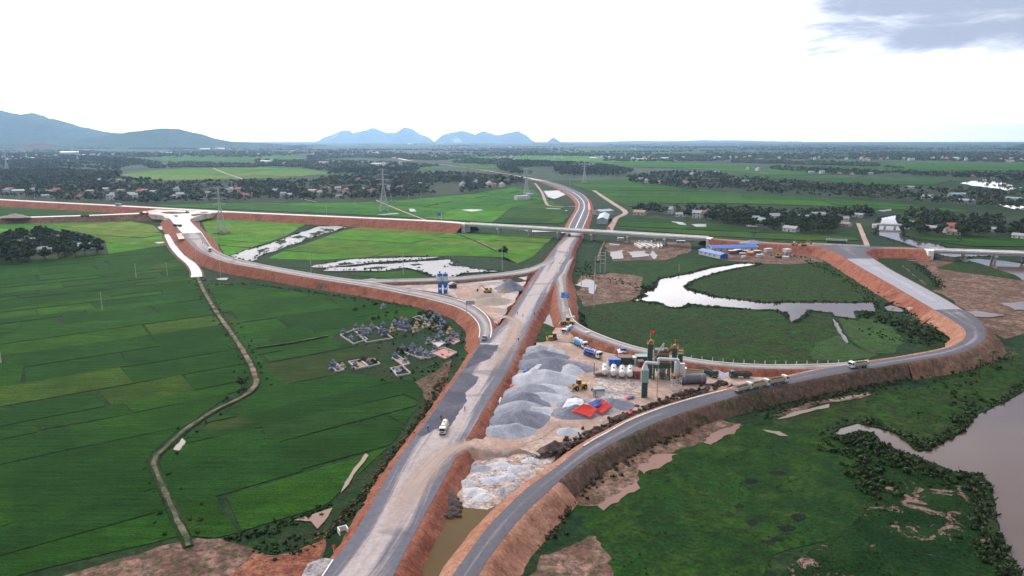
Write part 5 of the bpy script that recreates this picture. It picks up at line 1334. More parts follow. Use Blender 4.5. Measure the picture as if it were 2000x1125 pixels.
put(TK[2], 410, 490, 6.4, (405, 478), (414, 500), 'white water truck on the grey loop road below the bright junction', 'tanker trucks', s=.8)
for o in (D0, D1, D2, *TK): kill(o)

def dirty(c): return paint(c, .6, 0, .4)
YM = dirty(YEL)
def wheel_loader(px, py, z, rz, label):
    r = empty('wheel_loader', P(px, py, z), rz, label, 'loader')
    MB().box(-3.0, -.2, -.85, .85, .8, 1.9, .92).build('engine_hood', YM, r); MB().box(.0, 1.7, -.7, .7, .75, 1.4).build('front_frame', YM, r)
    c = MB().box(-.75, .65, -.75, .75, 1.9, 3.3, .85).build('cab', CHAS, r); MB().box(-.8, .7, -.8, .8, 3.3, 3.45).build('cab_roof', YM, c)
    for x in (-2.0, 1.2):
        for s in (-1, 1): wheel(r, x, s * 1.05, .78, .55)
    for s in (-1, 1): MB().tube((.9, s * .45, 1.7), (3.0, s * .45, .7), .16, n=6).build('lift_arm', YM, r)
    b = MB(); b.prism([(2.9, .15), (4.0, .1), (4.1, .25), (3.2, .5), (3.0, 1.4), (2.8, 1.4)], -1.45, 1.45); b.build('bucket', dirty((.30, .26, .22)), r)
wheel_loader(1130, 760, YZ + .1, R(205), 'yellow wheel loader driving across the middle of the plant yard')
wheel_loader(1109, 634, 3.7, R(160), 'yellow loader behind the topmost tanker truck')
def tracks(r, L, w, h, y):
    for s in (-1, 1):
        m = MB(); k = 14; pts = []
        for i in range(k):
            a = 2 * math.pi * i / k; pts.append((math.copysign(L / 2 - h / 2, math.cos(a)) + math.cos(a) * h / 2 if abs(math.cos(a)) > .01 else 0, h / 2 + math.sin(a) * h / 2))
        m.prism(pts, s * y - w / 2, s * y + w / 2); m.build('track', CHAS, r)
def bulldozer(px, py, z, rz, label):
    r = empty('bulldozer', P(px, py, z), rz, label, 'bulldozer'); tracks(r, 3.6, .55, 1.1, .95)
    MB().box(-1.2, 1.9, -.6, .6, .7, 1.75).build('engine_hood', YM, r); c = MB().box(-1.5, .1, -.75, .75, 1.3, 2.9, .9).build('cab', CHAS, r); MB().box(-1.6, .2, -.8, .8, 2.9, 3.05).build('cab_roof', YM, c)
    MB().prism([(2.5, .1), (2.75, .05), (2.6, .6), (2.75, 1.25), (2.5, 1.2)], -1.7, 1.7).build('blade', YM, r)
    for s in (-1, 1): MB().tube((.2, s * 1.35, .5), (2.55, s * 1.35, .45), .12, n=6).build('push_arm', YM, r)
bulldozer(1080, 664, YZ, R(185), 'yellow bulldozer at the tip of the wedge between the roads')
def excavator(px, py, z, rz, label, c=YM):
    r = empty('excavator', P(px, py, z), rz, label, 'excavator'); tracks(r, 3.8, .6, .95, 1.1)
    u = MB().box(-2.3, 1.3, -1.25, 1.25, 1.05, 2.1, .95).build('upper_body', c, r); cb = MB().box(-.1, 1.4, .35, 1.2, 2.1, 3.0, .9).build('cab', GLASS, u); MB().box(-2.3, -1.4, -1.2, 1.2, 2.1, 2.5).build('counterweight', CHAS, u)
    MB().tube((1.0, -.1, 1.8), (3.2, -.1, 4.6), .28, .22, 6).build('boom', c, r); MB().tube((3.2, -.1, 4.6), (5.6, -.1, 2.6), .22, .15, 6).build('stick', c, r)
    MB().prism([(5.2, 1.4), (5.9, 1.2), (6.2, 1.9), (5.8, 2.7), (5.3, 2.6)], -.6, .4).build('bucket', CHAS, r)
excavator(952, 572, SZ, R(200), 'yellow excavator beside the dark gravel heap in the silo yard')
excavator(276, 417, 7.0, R(30), 'orange excavator on the left pale junction', dirty((.55, .16, .05)))
excavator(1570, 480, 5.1, R(10), 'yellow excavator on top of the red embankment right of the overpass')
excavator(1278, 475, .3, R(60), 'yellow crane-armed excavator under the overpass beside the beams')
excavator(1188, 448, .4, R(90), 'small yellow excavator on the dirt lane beyond the overpass')
excavator(1520, 503, .3, R(190), 'yellow excavator in the cluttered yard by the blue sheds')
def roller(px, py, z, rz, label):
    r = empty('road_roller', P(px, py, z), rz, label, 'roller')
    MB().lathe([(.75, -1.0), (.75, 1.0)], 18, 'y', (1.6, 0, .75)).build('drum', RIM, r); MB().box(-2.2, .6, -.8, .8, .8, 1.7).build('body', dirty((.5, .10, .05)), r)
    MB().box(-.9, .4, -.75, .75, 1.7, 2.9, .9).build('cab', paint((.6, .6, .55)), r)
    for s in (-1, 1): wheel(r, -1.4, s * .9, .65, .45)
roller(1552, 479, 5.0, 0, 'red road roller on the embankment right of the overpass')
roller(366, 416, 7.1, 1.2, 'red roller at the right tip of the bright junction')
def car(px, py, z, rz, label):
    r = empty('car', P(px, py, z), rz, label, 'car'); pm = paint((.02, .03, .06), .2, .2, .1)
    b = MB(); b.prism([(-2.1, .3), (2.1, .3), (2.15, .75), (1.0, .9), (-1.9, .95), (-2.15, .8)], -.85, .85); body = b.build('body', pm, r)
    c = MB(); c.prism([(-1.6, .94), (.95, .9), (.35, 1.42), (-1.1, 1.45)], -.72, .72); g = c.build('cabin', GLASS, r); MB().box(-1.05, .3, -.7, .7, 1.45, 1.5).build('roof', pm, g)
    for s in (-1, 1): MB().box(2.08, 2.17, s * .6 - .2, s * .6 + .2, .6, .74).build('headlight', LAMP, body)
    for x in (-1.3, 1.3):
        for s in (-1, 1): wheel(r, x, s * .78, .33, .22)
car(946, 663, 4.1, R(262), 'dark car at the foot of the loop ramp')

# ================================================================== GRAVEL HEAPS AND TARPAULINS
def mat_heap(name, a, b):
    t = NT(name)
    c = t.mix(t.ramp(t.noise(.22, 5, .65, None, .6), .38, .66), a, b)
    f = t.noise(2.2, 4, .75)
    c = t.mix(1, c, t.mix(t.ramp(f, .25, .75), (.72, .72, .72), (1.25, 1.25, 1.25)), 'MULTIPLY')
    t.bump(f, .12)
    return t.fin(c, .92, .1)
HP = {'g': mat_heap('grey_crushed_stone', (.26, .265, .305), (.36, .36, .40)), 'l': mat_heap('pale_stone_dust', (.48, .475, .52), (.38, .38, .42)), 'd': mat_heap('dark_bluish_gravel', (.17, .175, .215), (.25, .25, .29)), 's': mat_heap('tan_sand', (.36, .29, .23), (.30, .25, .21)),
      'k': mat_heap('black_asphalt_rubble', (.080, .062, .058), (.16, .11, .09)), 'r': mat_heap('red_spoil', (.26, .10, .065), (.19, .085, .06)), 'w': mat_heap('white_lime', (.62, .60, .60), (.50, .48, .49))}
def heap(px, py, rx, ry, h, rot, kind, label, name='gravel_heap', z=None, group=None, p=1.15, ridge=0.0, rgh=.12):
    if z is None: z = SZ if py < 600 else YZ
    if kind in 'gdl' and py > 640: h *= .7; rx *= 1.18; ry *= 1.22; p = 1.15
    c = P(px, py, z); na, nr = 40, 12; V = [(0, 0, h)]; Fq = []
    ca, sa = math.cos(rot), math.sin(rot)
    sd = px * .37 + py
    for j in range(1, nr + 1):
        t = j / nr
        for i in range(na):
            a = 2 * math.pi * i / na
            e = 1 + .22 * noise.noise(Vector((math.cos(a) * 1.3, math.sin(a) * 1.3, sd)))
            x, y = math.cos(a) * rx * t * e, math.sin(a) * ry * t * e
            q = min(1, max(0, 1 - t)); zz = h * min(1.0, (q ** p) * 1.12) if ridge == 0 else h * min(1, q * (1 + ridge))
            zz += h * rgh * noise.fractal(Vector((x * .3, y * .3, sd)), 1, 2, 3) * (1 - t) ** .5
            # gullies down the flank
            zz -= h * .06 * abs(noise.noise(Vector((a * 4, sd, 0)))) * math.sin(math.pi * t)
            V.append((x * ca - y * sa, x * sa + y * ca, zz if j < nr else -.25))
    fs = [(0, 1 + i, 1 + (i + 1) % na) for i in range(na)]
    for j in range(nr - 1):
        for i in range(na):
            a, b = 1 + j * na + i, 1 + j * na + (i + 1) % na
            fs.append((a, a + na, b + na, b))
    me = bpy.data.meshes.new(name); me.from_pydata(V, [], fs); me.update(); me.shade_smooth()
    if sum(q.normal.z for q in me.polygons) < 0: me.flip_normals()
    return tag(obj(name, me, HP[kind], None, c), label, 'heap', group)
GH = 'stone heaps beside the main road'
RD = ground_dir((960, 830), (1060, 690))
for a in [(1003, 842, 7.4, 5.2, 3.0, 0, 'g', 'nearest grey stone heap at the lower corner of the yard'), (1014, 822, 8.4, 6.5, 5.2, .2, 'd', 'large dark heap directly behind the nearest stone heap'), (1018, 802, 8.0, 6.5, 4.6, .2, 'g', 'third heap of the stone row counted from the viewer'),
          (1040, 806, 7.0, 5.0, 2.6, .2, 'l', 'pale low heap spilling toward the yard middle'), (1024, 786, 8.2, 7, 5.0, .1, 'd', 'dark heap in the middle of the stone row'), (1052, 780, 8.5, 6, 3.2, 0, 'l', 'pale smooth flank heap in the middle of the row'),
          (1036, 768, 9.0, 7, 5.0, 0, 'g', 'grey heap left of the loader'), (1066, 763, 8.0, 6, 3.0, 0, 'l', 'pale broad heap nearest the loader'), (1066, 742, 11.5, 7.5, 5.4, .1, 'l', 'broad pale ridge with light crest in the upper yard'), (1044, 740, 5, 6, 4.0, .1, 'w', 'white edge heap left of the pale ridge'),
          (1114, 724, 6.0, 5.5, 3.6, 0, 'l', 'pale round heap below the tanker trucks'), (1078, 716, 15, 7, 5.2, -.15, 'd', 'long dark heap across the upper yard'), (1060, 700, 9.5, 7, 4.6, 0, 'd', 'dark heap near the top of the yard'), (1056, 687, 7.5, 7, 3.6, 0, 'g', 'grey topmost heap beside the bulldozer'), (1076, 690, 5, 5, 2.8, 0, 'l', 'small pale heap right of the topmost heap'),
          (1120, 808, 7.2, 5.2, 3.4, .1, 'd', 'dark heap half covered by the red sheets'), (1121, 790, 5.5, 5, 4.2, 0, 'g', 'heap under the white sheets'), (1160, 800, 7.5, 5.2, 3.0, .1, 'g', 'grey heap under the large red sheet'), (1196, 792, 6.6, 5, 3.2, 0, 'd', 'grey heap right of the red sheets'), (1180, 786, 4.2, 4.0, 2.8, 0, 'l', 'pale heap at the foot of the feeder'), (1111, 845, 3.8, 2.8, 2.1, 0, 'l', 'small lone pale heap by the river road edge'),
          (1402, 730, 4.5, 3.6, 1.8, 0, 'l', 'small pale heap left of the lone green truck'), (1424, 732, 3.5, 3.0, 1.5, 0, 'l', 'small pale heap behind the lone green truck')]:
    heap(*a, group=GH)
for a in [(996, 564, 9.0, 7.5, 5.2, 0, 'd', 'blue-grey gravel heap in the silo yard'), (1006, 548, 7, 5, 2.6, 0, 'k', 'dark overgrown heap at the right tip of the silo yard'), (984, 570, 4.5, 4, 2.8, 0, 's', 'small tan heap in front of the blue-grey heap'), (962, 588, 10.5, 11, 2.0, .3, 's', 'wide low tan sand heap in the silo yard'), (950, 580, 9, 8, 2.0, 0, 's', 'flat sand heap behind the wide tan one'), (728, 549, 11, 4, 1.6, 0, 'g', 'low grey gravel heap where the two ramps part'), (758, 550, 7, 3.5, 1.2, 0, 'g', 'flat gravel heap right of the parting of the ramps')]:
    heap(*a, group='heaps in the silo yard')
for a in [(880, 985, 3, 7, 1.9, .3, 'k', 'black rubble heap at the edge of the brown pool'), (884, 1003, 2.2, 4, 1.6, .2, 'k', 'smaller black rubble heap nearest the brown pool'), (945, 880, 5, 2.0, 1.6, .05, 'k', 'black lumpy heap beside the haul crossing'), (990, 880, 6, 2.2, 1.3, 0, 'r', 'reddish rubble heap right of the haul crossing'), (1082, 876, 7, 3.0, 1.6, .7, 'k', 'dark rubble heap below the small pale heap'), (1345, 770, 9, 2.2, 1.7, .42, 'k', 'black rubble ridge between the plant and the river road'), (1290, 790, 11, 2.0, 1.3, .46, 'k', 'dark ridge along the river road left of the plant'), (1230, 812, 12, 2.0, 1.3, .5, 'k', 'dark ridge along the river road below the red sheets'), (1400, 752, 9, 2.0, 1.3, .35, 'k', 'dark ridge along the river road behind the dump trucks'), (1160, 845, 9, 2.0, 1.4, .55, 'k', 'dark ridge at the bend of the river road'),
          (30, 424, 16, 8, 3.5, 0, 's', 'tan soil heap on the haul road at the left edge'), (1470, 474, 12, 6, 2.2, 0, 'g', 'grey gravel heap on the embankment right of the overpass')]:
    heap(*a, name='rubble_heap', rgh=.7 if a[6] == 'k' else .3, group='rubble heaps', z=6.2 if a[0] < 100 else 4.9 if a[0] > 1460 else (YZ - .3 if a[0] > 1000 else .6))
for a in [(925, 962, 3.4, 2.4, 1.2, 0, 'w', 'white chalky heap at the lower left of the pale flat'), (948, 972, 3.2, 2.2, 1.0, .4, 'w', 'white chalky heap at the bottom tip of the pale flat'), (912, 945, 2.6, 2.2, 1.0, 0, 'w', 'small chalky heap by the motorway slope'), (955, 940, 3.0, 2.0, .8, .6, 'l', 'grey lump heap in the middle of the pale flat'), (985, 935, 3.2, 2.0, .9, .5, 'l', 'pale grey heap on the right of the pale flat'), (975, 910, 3.6, 2.2, .9, .3, 'w', 'white heap at the upper middle of the pale flat'), (1010, 915, 3.4, 2.0, .9, .4, 'l', 'grey heap at the upper right of the pale flat'), (940, 915, 3.0, 2.0, .8, 0, 'g', 'grey heap at the upper left of the pale flat'), (1035, 900, 3.0, 1.8, .8, .4, 'w', 'white heap at the top right corner of the pale flat')]:
    heap(*a, name='chalk_heap', z=YZ - .95, rgh=.6, group='heaps on the pale flat')
# low earth wall between the plant yard and the ramp
for i, (x, y, l) in enumerate([(1232, 696, 8), (1196, 682, 8), (1158, 668, 7)]):
    heap(x, y + 4, l, 2.2, 1.8, -.6, 'r', 'red earth bank %s along the ramp above the tanker trucks' % ('right', 'middle', 'left')[i].join(('', 'most')) if i != 1 else 'red earth bank in the middle along the ramp above the tanker trucks', name='earth_bank', rgh=.3, group='earth banks by the ramp')
def tarp(px4, z4, mat, label, n=12, sag=.35):
    """a draped sheet: four corners in photo pixels with heights"""
    up = YZ - .3 if 640 < px4[0][1] < 830 and px4[0][0] > 900 and max(z4) < 4.15 or max(z4) > 4.3 else 0.0
    if label.startswith('red tarpaulin'): up = YZ - .3
    c = [P(x, y, z + up) for (x, y), z in zip(px4, z4)]; V = []; Fq = []
    for j in range(n):
        for i in range(n):
            u, v = i / (n - 1), j / (n - 1)
            p = c[0] * (1 - u) * (1 - v) + c[1] * u * (1 - v) + c[2] * u * v + c[3] * (1 - u) * v
            w = noise.noise(Vector((u * 4, v * 4, px4[0][0]))) * sag + noise.noise(Vector((u * 11, v * 11, px4[0][1]))) * sag * .35 - sag * 1.2 * (abs(u - .5) + abs(v - .5)) + sag * .6
            V.append((p.x + w * .5, p.y + w * .4, p.z + w + .25))
    for j in range(n - 1):
        for i in range(n - 1):
            a = j * n + i; Fq.append((a, a + 1, a + n + 1, a + n))
    me = np_mesh('tarpaulin', V, Fq); me.shade_smooth()
    o = tag(obj('tarpaulin', me, mat), label, 'tarpaulin', 'tarpaulins'); 
    sm = o.modifiers.new('solid', 'SOLIDIFY'); sm.thickness = .05
    return o
TR = paint((.78, .055, .035), .5, 0, .05); TB = paint((.035, .075, .30), .5, 0, .1); TW = paint((.66, .66, .72), .6, 0, .1)
tarp([(1114, 806), (1140, 788), (1170, 800), (1155, 815)], [1.4, 4.2, 2.6, 1.2], TR, 'red tarpaulin, left one of two red sheets on the heap')
tarp([(1160, 799), (1172, 777), (1197, 796), (1176, 810)], [2.0, 4.2, 1.6, .9], TR, 'red tarpaulin, right one of two red sheets on the heap')
tarp([(1148, 788), (1174, 778), (1186, 788), (1162, 797)], [3.4, 3.9, 2.6, 2.8], TB, 'blue tarpaulin between the two red sheets')
tarp([(1098, 798), (1110, 778), (1138, 778), (1142, 790)], [1.6, 3.8, 4.4, 3.6], TW, 'white sheet draped over a heap left of the red sheets', sag=.6)
tarp([(1026, 733), (1050, 712), (1060, 712), (1040, 734)], [.8, 4.6, 4.8, 1.4], TW, 'white sheet on the flank of the upper pale ridge')
tarp([(1030, 702), (1040, 696), (1044, 699), (1032, 704)], [1, 1.6, 1.4, .8], TB, 'small blue sheet at the roadside edge of the upper heaps')
tarp([(1020, 726), (1032, 718), (1036, 722), (1022, 730)], [1, 1.6, 1.4, .8], TB, 'crumpled blue sheet beside the upper pale ridge')
tarp([(995, 756), (1001, 751), (1004, 754), (997, 758)], [1, 1.4, 1.2, .8], TR, 'scrap of red sheet at the roadside edge of the heaps')
tarp([(963, 838), (968, 833), (972, 836), (965, 840)], [1.2, 1.2, 1.0, 1.0], TW, 'white scrap of sheet near the lowest heap')
tarp([(974, 785), (978, 776), (980, 780), (976, 790)], [1.5, 2.4, 2.2, 1.2], TW, 'white strip of sheet on the road slope beside the heaps')
tarp([(1225, 776), (1234, 773), (1240, 778), (1228, 780)], [.6, .6, .5, .5], TB, 'blue sheet scrap in front of the green stack')
tarp([(1222, 776), (1226, 774), (1229, 779), (1224, 780)], [.9, .9, .8, .8], TR, 'red sheet scrap in front of the green stack')
tarp([(1226, 806), (1233, 802), (1235, 808), (1229, 810)], [1.4, 1.4, 1.2, 1.2], TR, 'red sheet scrap on the dark ridge by the river road')
tarp([(1148, 399), (1152, 397), (1154, 410), (1150, 413)], [2.4, 2.6, 2.6, 2.4], TR, 'red sheet spread on the edge of the far carriageway')
tarp([(1205, 683), (1222, 680), (1224, 688), (1208, 690)], [4.2, 4.2, 4.1, 4.1], TW, 'pale sheet lying on the ramp above the plant')
# ================================================================== ASPHALT PLANT
PG = paint((.014, .075, .058), .45, 0, .2); PL = paint((.23, .36, .33), .55, 0, .25); PO = paint((.36, .17, .045), .55, 0, .25); PW = paint((.64, .64, .64), .45, 0, .35); PS = paint((.26, .26, .27), .5, .3, .35); RUST = paint((.20, .085, .05), .7, 0, .4)
pb = P(1290, 742, YZ)
plant = empty('asphalt_plant', pb, R(-6), 'tall dark green asphalt mixing plant with orange railings and red flag', 'plant')
def rail(parent, x0, x1, y0, y1, z, h=1.0, mat=PO):
    m = MB()
    for zz in (h * .5, h):
        for (a, b) in (((x0, y0), (x1, y0)), ((x1, y0), (x1, y1)), ((x1, y1), (x0, y1)), ((x0, y1), (x0, y0))): m.tube((*a, z + zz), (*b, z + zz), .035, n=4)
    for (a, b) in ((x0, y0), (x1, y0), (x1, y1), (x0, y1), ((x0 + x1) / 2, y0), ((x0 + x1) / 2, y1)): m.tube((a, b, z), (a, b, z + h), .05, n=4)
    m.box(x0, x1, y0, y1, z - .12, z)
    return m.build('railing', mat, parent)
# left elevator tower
t1 = MB().box(-4.7, -3.0, 1.0, 2.4, 0, 12.6).build('elevator_tower', PG, plant); rail(t1, -5.0, -2.7, .8, 2.7, 12.75, 1.0); MB().prism([(-4.6, 12.9), (-3.0, 12.9), (-3.2, 14.0), (-4.0, 14.1)], 1.1, 2.3).build('head_cover', PO, t1)
for k in range(6): MB().box(-4.75, -2.95, .95, 2.45, 1.6 + k * 2.0, 1.72 + k * 2.0).build('band', PG, t1)
# mixing tower on legs, open drive-through below
for x in (-2.4, 3.0):
    for y in (.2, 4.6): MB().box(x - .22, x + .22, y - .22, y + .22, 0, 4.2).build('leg', PG, plant)
mx = MB().box(-2.7, 3.3, 0, 4.8, 4.2, 6.4).build('mixer_house', PG, plant)
MB().box(-2.2, 2.8, .5, 4.3, 6.403, 9.4, .95).build('hot_bins', PG, plant); rail(mx, -3.0, 3.6, -.5, 5.2, 6.5); rail(mx, -2.9, 3.5, -.2, 5.0, 9.5)
for k in range(5): MB().box(-2.0 + k * 1.0, -1.6 + k * 1.0, .42, .5, 6.8, 9.2).build('bin_rib', PS, mx)
MB().box(-2.4, 2.6, .6, 4.2, 9.6, 10.6, .9).build('screen_box', PG, mx); MB().box(1.0, 2.0, 1, 2, 10.6, 11.3).build('screen_motor', PO, mx)
MB().tube((2.4, 2.2, 9.7), (4.4, 2.2, 11.8), .5, n=8).build('chute', RUST, plant)
for x in (-1.4, .0, 1.4): MB().tube((x, .2, 4.2), (x, .2, 3.0), .5, .2, 8).build('discharge_chute', PS, mx)
# right towers
t2 = MB().box(3.9, 5.5, 1.4, 3.0, 0, 11.2).build('elevator_tower', PG, plant); rail(t2, 3.5, 5.9, 1.1, 3.3, 11.4); MB().prism([(3.9, 11.5), (5.4, 11.5), (5.0, 12.5), (4.2, 12.4)], 1.5, 2.9).build('head_cover', PO, t2)
t3 = MB().box(6.0, 7.6, 2.0, 3.6, 0, 9.0).build('filler_tower', PG, plant); rail(t3, 5.8, 7.8, 1.8, 3.8, 9.15); rail(t3, 6.0, 7.6, 2.0, 3.6, 10.3, .8)
# ladder with white frame up to the left tower
lad = MB()
for s in (-.25, .25): lad.tube((-2.6 + s, .6, 2.0), (-2.4 + s, .6, 7.5), .05, n=4); lad.tube((-2.4 + s, .6, 7.5), (.6 + s, .6, 13.2), .05, n=4)
for k in range(16): q = k / 15; lad.tube((-2.65 + .2 * q, .6, 2 + 5.5 * q), (-2.15 + .2 * q, .6, 2 + 5.5 * q), .04, n=4)
lad.build('ladder', PW, plant)
for (a, b) in (((-2.4, .6, 7.4), (.6, .6, 13.4)), ((-2.6, .6, 2.0), (-2.4, .6, 7.4)), ((.6, .6, 13.4), (.6, .6, 10.6))): MB().tube(a, b, .16, n=6).build('hoist_rail', PW, plant)
# flags
FR = paint((.75, .02, .015), .6, 0, 0); FY = paint((.85, .62, .03), .6, 0, 0)
def flag(x, y, z, h, w, star=True):
    pole = MB().tube((x, y, z), (x, y, z + h), .05, n=5).build('flag_pole', PW, plant)
    n = 9; V = []; Fq = []
    for i in range(n):
        for j in range(2): V.append((x + .05 + w * i / (n - 1), y + .12 * math.sin(i * 1.1), z + h - .1 - (1 - j) * w * .66))
    Fq = [(2 * i, 2 * i + 2, 2 * i + 3, 2 * i + 1) for i in range(n - 1)]
    me = np_mesh('flag', V, Fq); f = obj('flag', me, FR, pole); sd = f.modifiers.new('solid', 'SOLIDIFY'); sd.thickness = .02
    if star:
        pts = []
        for k in range(10):
            r_ = w * (.2 if k % 2 == 0 else .08); a = math.pi / 2 + k * math.pi / 5; pts.append((x + w / 2 + math.cos(a) * r_, z + h - .1 - w * .33 + math.sin(a) * r_))
        for s in (-1, 1):
            m = MB(); m.add([(q[0], y + s * .03 + .12 * math.sin((q[0] - x) / w * 8.8), q[1]) for q in pts], [tuple(range(10))]); m.build('star', FY, pole)
flag(-3.9, 1.7, 14.0, 3.6, 1.75); flag(4.7, 2.2, 12.4, 2.0, .8, False)
# dust duct line and stack in front of the plant
sp_ = P(1258, 776, YZ)
stack = empty('exhaust_stack', sp_, R(-4), 'pale green exhaust stack with white hood in front of the plant', 'stack')
MB().box(-.9, .9, -.8, .8, 0, 5.4).build('lower_shaft', PG, stack); MB().box(-1.15, 1.15, -1.0, 1.0, 5.4, 9.6).build('upper_shaft', PL, stack); MB().box(-1.1, 1.1, -.95, .95, 9.603, 11.6, .4).build('hood', PW, stack)
for k in range(4): MB().box(-.96, .96, -.86, .86, 1.0 + k, 1.15 + k).build('band', paint((.012, .06, .05)), stack)
for k in range(6): MB().box(-1.1 - .0, -.9, -.3, .3, .3 + k * .8, .36 + k * .8).build('rung', PS, stack)
for a, b, rr in (((0, 0, 11.5), (0, 0, 12.1), .42), ((0, 0, 12.0), (4.2, .3, 11.6), .52), ((4.2, .3, 11.5), (4.2, .3, 13.4), .45), ((4.2, .3, 13.2), (10.4, .5, 13.0), .52), ((10.4, .5, 13.2), (10.4, .5, 11.4), .52)): MB().tube(a, b, rr, n=12).build('duct', PW, stack, smooth=True)
MB().tube((4.2, .3, 0), (4.2, .3, 11.2), .12, n=6).build('duct_support', PS, stack)
fp = P(1320, 763, YZ)
fs_ = empty('filler_silo', fp, 0, 'white dust filter cylinder on a grey scaffold at the right front of the plant', 'silo')
MB().lathe([(.3, 4.6), (.95, 5.8), (.95, 10.2), (.4, 10.8)], 16, 'z').build('cylinder', PW, fs_, smooth=True)
sc_ = MB()
for x in (-1.5, 1.5):
    for y in (-1.2, 1.2): sc_.tube((x, y, 0), (x, y, 5.4), .11, n=5)
for z in (1.8, 3.6, 5.4):
    for (a, b) in (((-1.5, -1.2), (1.5, -1.2)), ((1.5, -1.2), (1.5, 1.2)), ((1.5, 1.2), (-1.5, 1.2)), ((-1.5, 1.2), (-1.5, -1.2))): sc_.tube((*a, z), (*b, z), .09, n=4)
for (a, b) in (((-1.5, -1.2, 0), (1.5, -1.2, 1.8)), ((1.5, -1.2, 1.8), (-1.5, -1.2, 3.6)), ((-1.5, -1.2, 3.6), (1.5, -1.2, 5.4))): sc_.tube(a, b, .07, n=4)
sc_.build('scaffold', PW, fs_); MB().box(-1.7, 1.7, -1.4, 1.4, 5.41, 5.5).build('platform', RUST, fs_)
rail(fs_, -1.7, 1.7, -1.4, 1.4, 5.65, .9, PO); MB().box(1.0, 2.6, -.4, .8, 5.0, 9.6).build('filter_box', PW, fs_)
sc2 = P(1273, 738, YZ)
ss = empty('stair_tower', sc2, 0, 'grey lattice stair frame under the white duct', 'stairs')
m = MB()
for x in (-.8, .8):
    for y in (-.6, .6): m.tube((x, y, 0), (x, y, 6.5), .09, n=4)
m.build('frame', PS, ss)
for k in range(7): MB().box(-.8, .8, -.6, .6, .6 + k * .9, .68 + k * .9).build('step', PS, ss)
# bitumen tanks lying toward the viewer
tk = None
for i, (x, y) in enumerate([(1181, 738), (1198, 740), (1214.5, 742), (1230, 742)]):
    if tk is None:
        tk = empty('bitumen_tank')
        b = MB().lathe([(.2, -4.3), (.75, -4.15), (1.05, -3.8), (1.05, 3.8), (.75, 4.15), (.2, 4.3)], 18, 'y', (0, 4.2, 2.0)).build('tank', PW, tk, smooth=True)
        MB().lathe([(.95, -.05), (.9, .02)], 16, 'y', (0, .35, 2.0)).build('end_panel', PS, b); MB().lathe([(.35, 0), (.35, .5)], 10, 'z', (0, 3, 3.0)).build('manhole', PS, b); MB().tube((0, 6, 3), (0, 6, 4.2), .12, n=6).build('vent', PS, b)
        for yy in (1.4, 6.8): MB().box(-.9, .9, yy - .2, yy + .2, 0, 1.3).build('saddle', RUST, tk)
        freeze(tk); o = tk
    else: o = copy_tree(tk)
    o['category'] = 'tank'
    place(o, P(x, y, YZ), -math.atan2(P(x, y).x, P(x, y).y), '%s of four white bitumen tanks in a row left of the plant' % ('leftmost', 'second from left', 'third from left', 'rightmost')[i], 'bitumen tanks')
def container(px, py, L, W, H, mat, label, rz=0.0, z=None, roof=None):
    z = YZ if z is None else z
    r = empty('container', P(px, py, z), rz, label, 'container', 'containers by the plant')
    MB().box(-L / 2, L / 2, 0, W, .1, H).build('body', mat, r); MB().box(-L / 2 - .15, L / 2 + .15, -.15, W + .15, H + .003, H + .14).build('roof', roof or mat, r)
    m = MB(); n = int(L / .5)
    for k in range(n): m.box(-L / 2 + .2 + k * .5, -L / 2 + .4 + k * .5, -.05, -.003, .3, H - .15)
    tag(m.build('corrugation', mat, r), kind='stuff')
    MB().box(-.4, .4, -.09, -.055, .15, 2.0).build('door', SHUT, r)
container(1201, 716, 4.2, 2.6, 2.6, paint((.02, .12, .50), .5), 'blue container behind the bitumen tanks')
container(1222, 713, 5.0, 4.0, 2.8, PG, 'dark green hut with dull red roof behind the tanks', roof=RUST)
container(1236, 712, 2.6, 2.6, 2.6, PW, 'small white cabin left of the plant tower'); container(1256, 712, 5.0, 3.4, 3.0, PG, 'green-roofed cabin beside the plant tower', roof=PL)
container(1252, 718, 2.0, 2.4, 2.3, RUST, 'small rust-red shed in front of the green-roofed cabin'); container(1244.5, 741, 2.3, 2.4, 2.9, paint((.30, .07, .06), .6), 'red box container right of the bitumen tanks')
# junk pipes left of the tanks
jr = empty('burner_unit', P(1170, 736, YZ), .3, 'rusty burner and pipe skid left of the bitumen tanks', 'burner')
MB().lathe([(.6, -1.5), (.6, 1.5)], 12, 'x', (0, 0, 1.0)).build('drum', RUST, jr); MB().box(-2, 2, -.7, .7, .1, .35).build('skid', PS, jr); MB().tube((-1.0, 2.2, 0), (-1.0, 2.2, 4.6), .14, n=8).build('chimney', RUST, jr); MB().tube((1.4, 0, 1.2), (9.5, .8, 1.3), .15, n=6).build('pipe', PW, jr); MB().tube((1.4, .6, 1.9), (9.5, 2.4, 2.0), .12, n=6).build('pipe', PS, jr)
# big dark drum on the ground right of the plant
dp = empty('dryer_drum', P(1354, 753, YZ), R(2), 'big dark steel drum lying right of the plant', 'drum')
MB().lathe([(.5, -4.6), (1.75, -4.5), (1.75, 4.5), (.5, 4.6)], 20, 'x', (0, 1.7, 1.9)).build('shell', paint((.13, .13, .16), .5, .2, .3), dp, smooth=True)
for x in (-3, 3): MB().lathe([(1.9, -.2), (1.9, .2)], 20, 'x', (x, 1.7, 1.9)).build('tyre_ring', PS, dp); MB().box(x - .5, x + .5, .4, 3.0, 0, .45).build('cradle', RUST, dp)
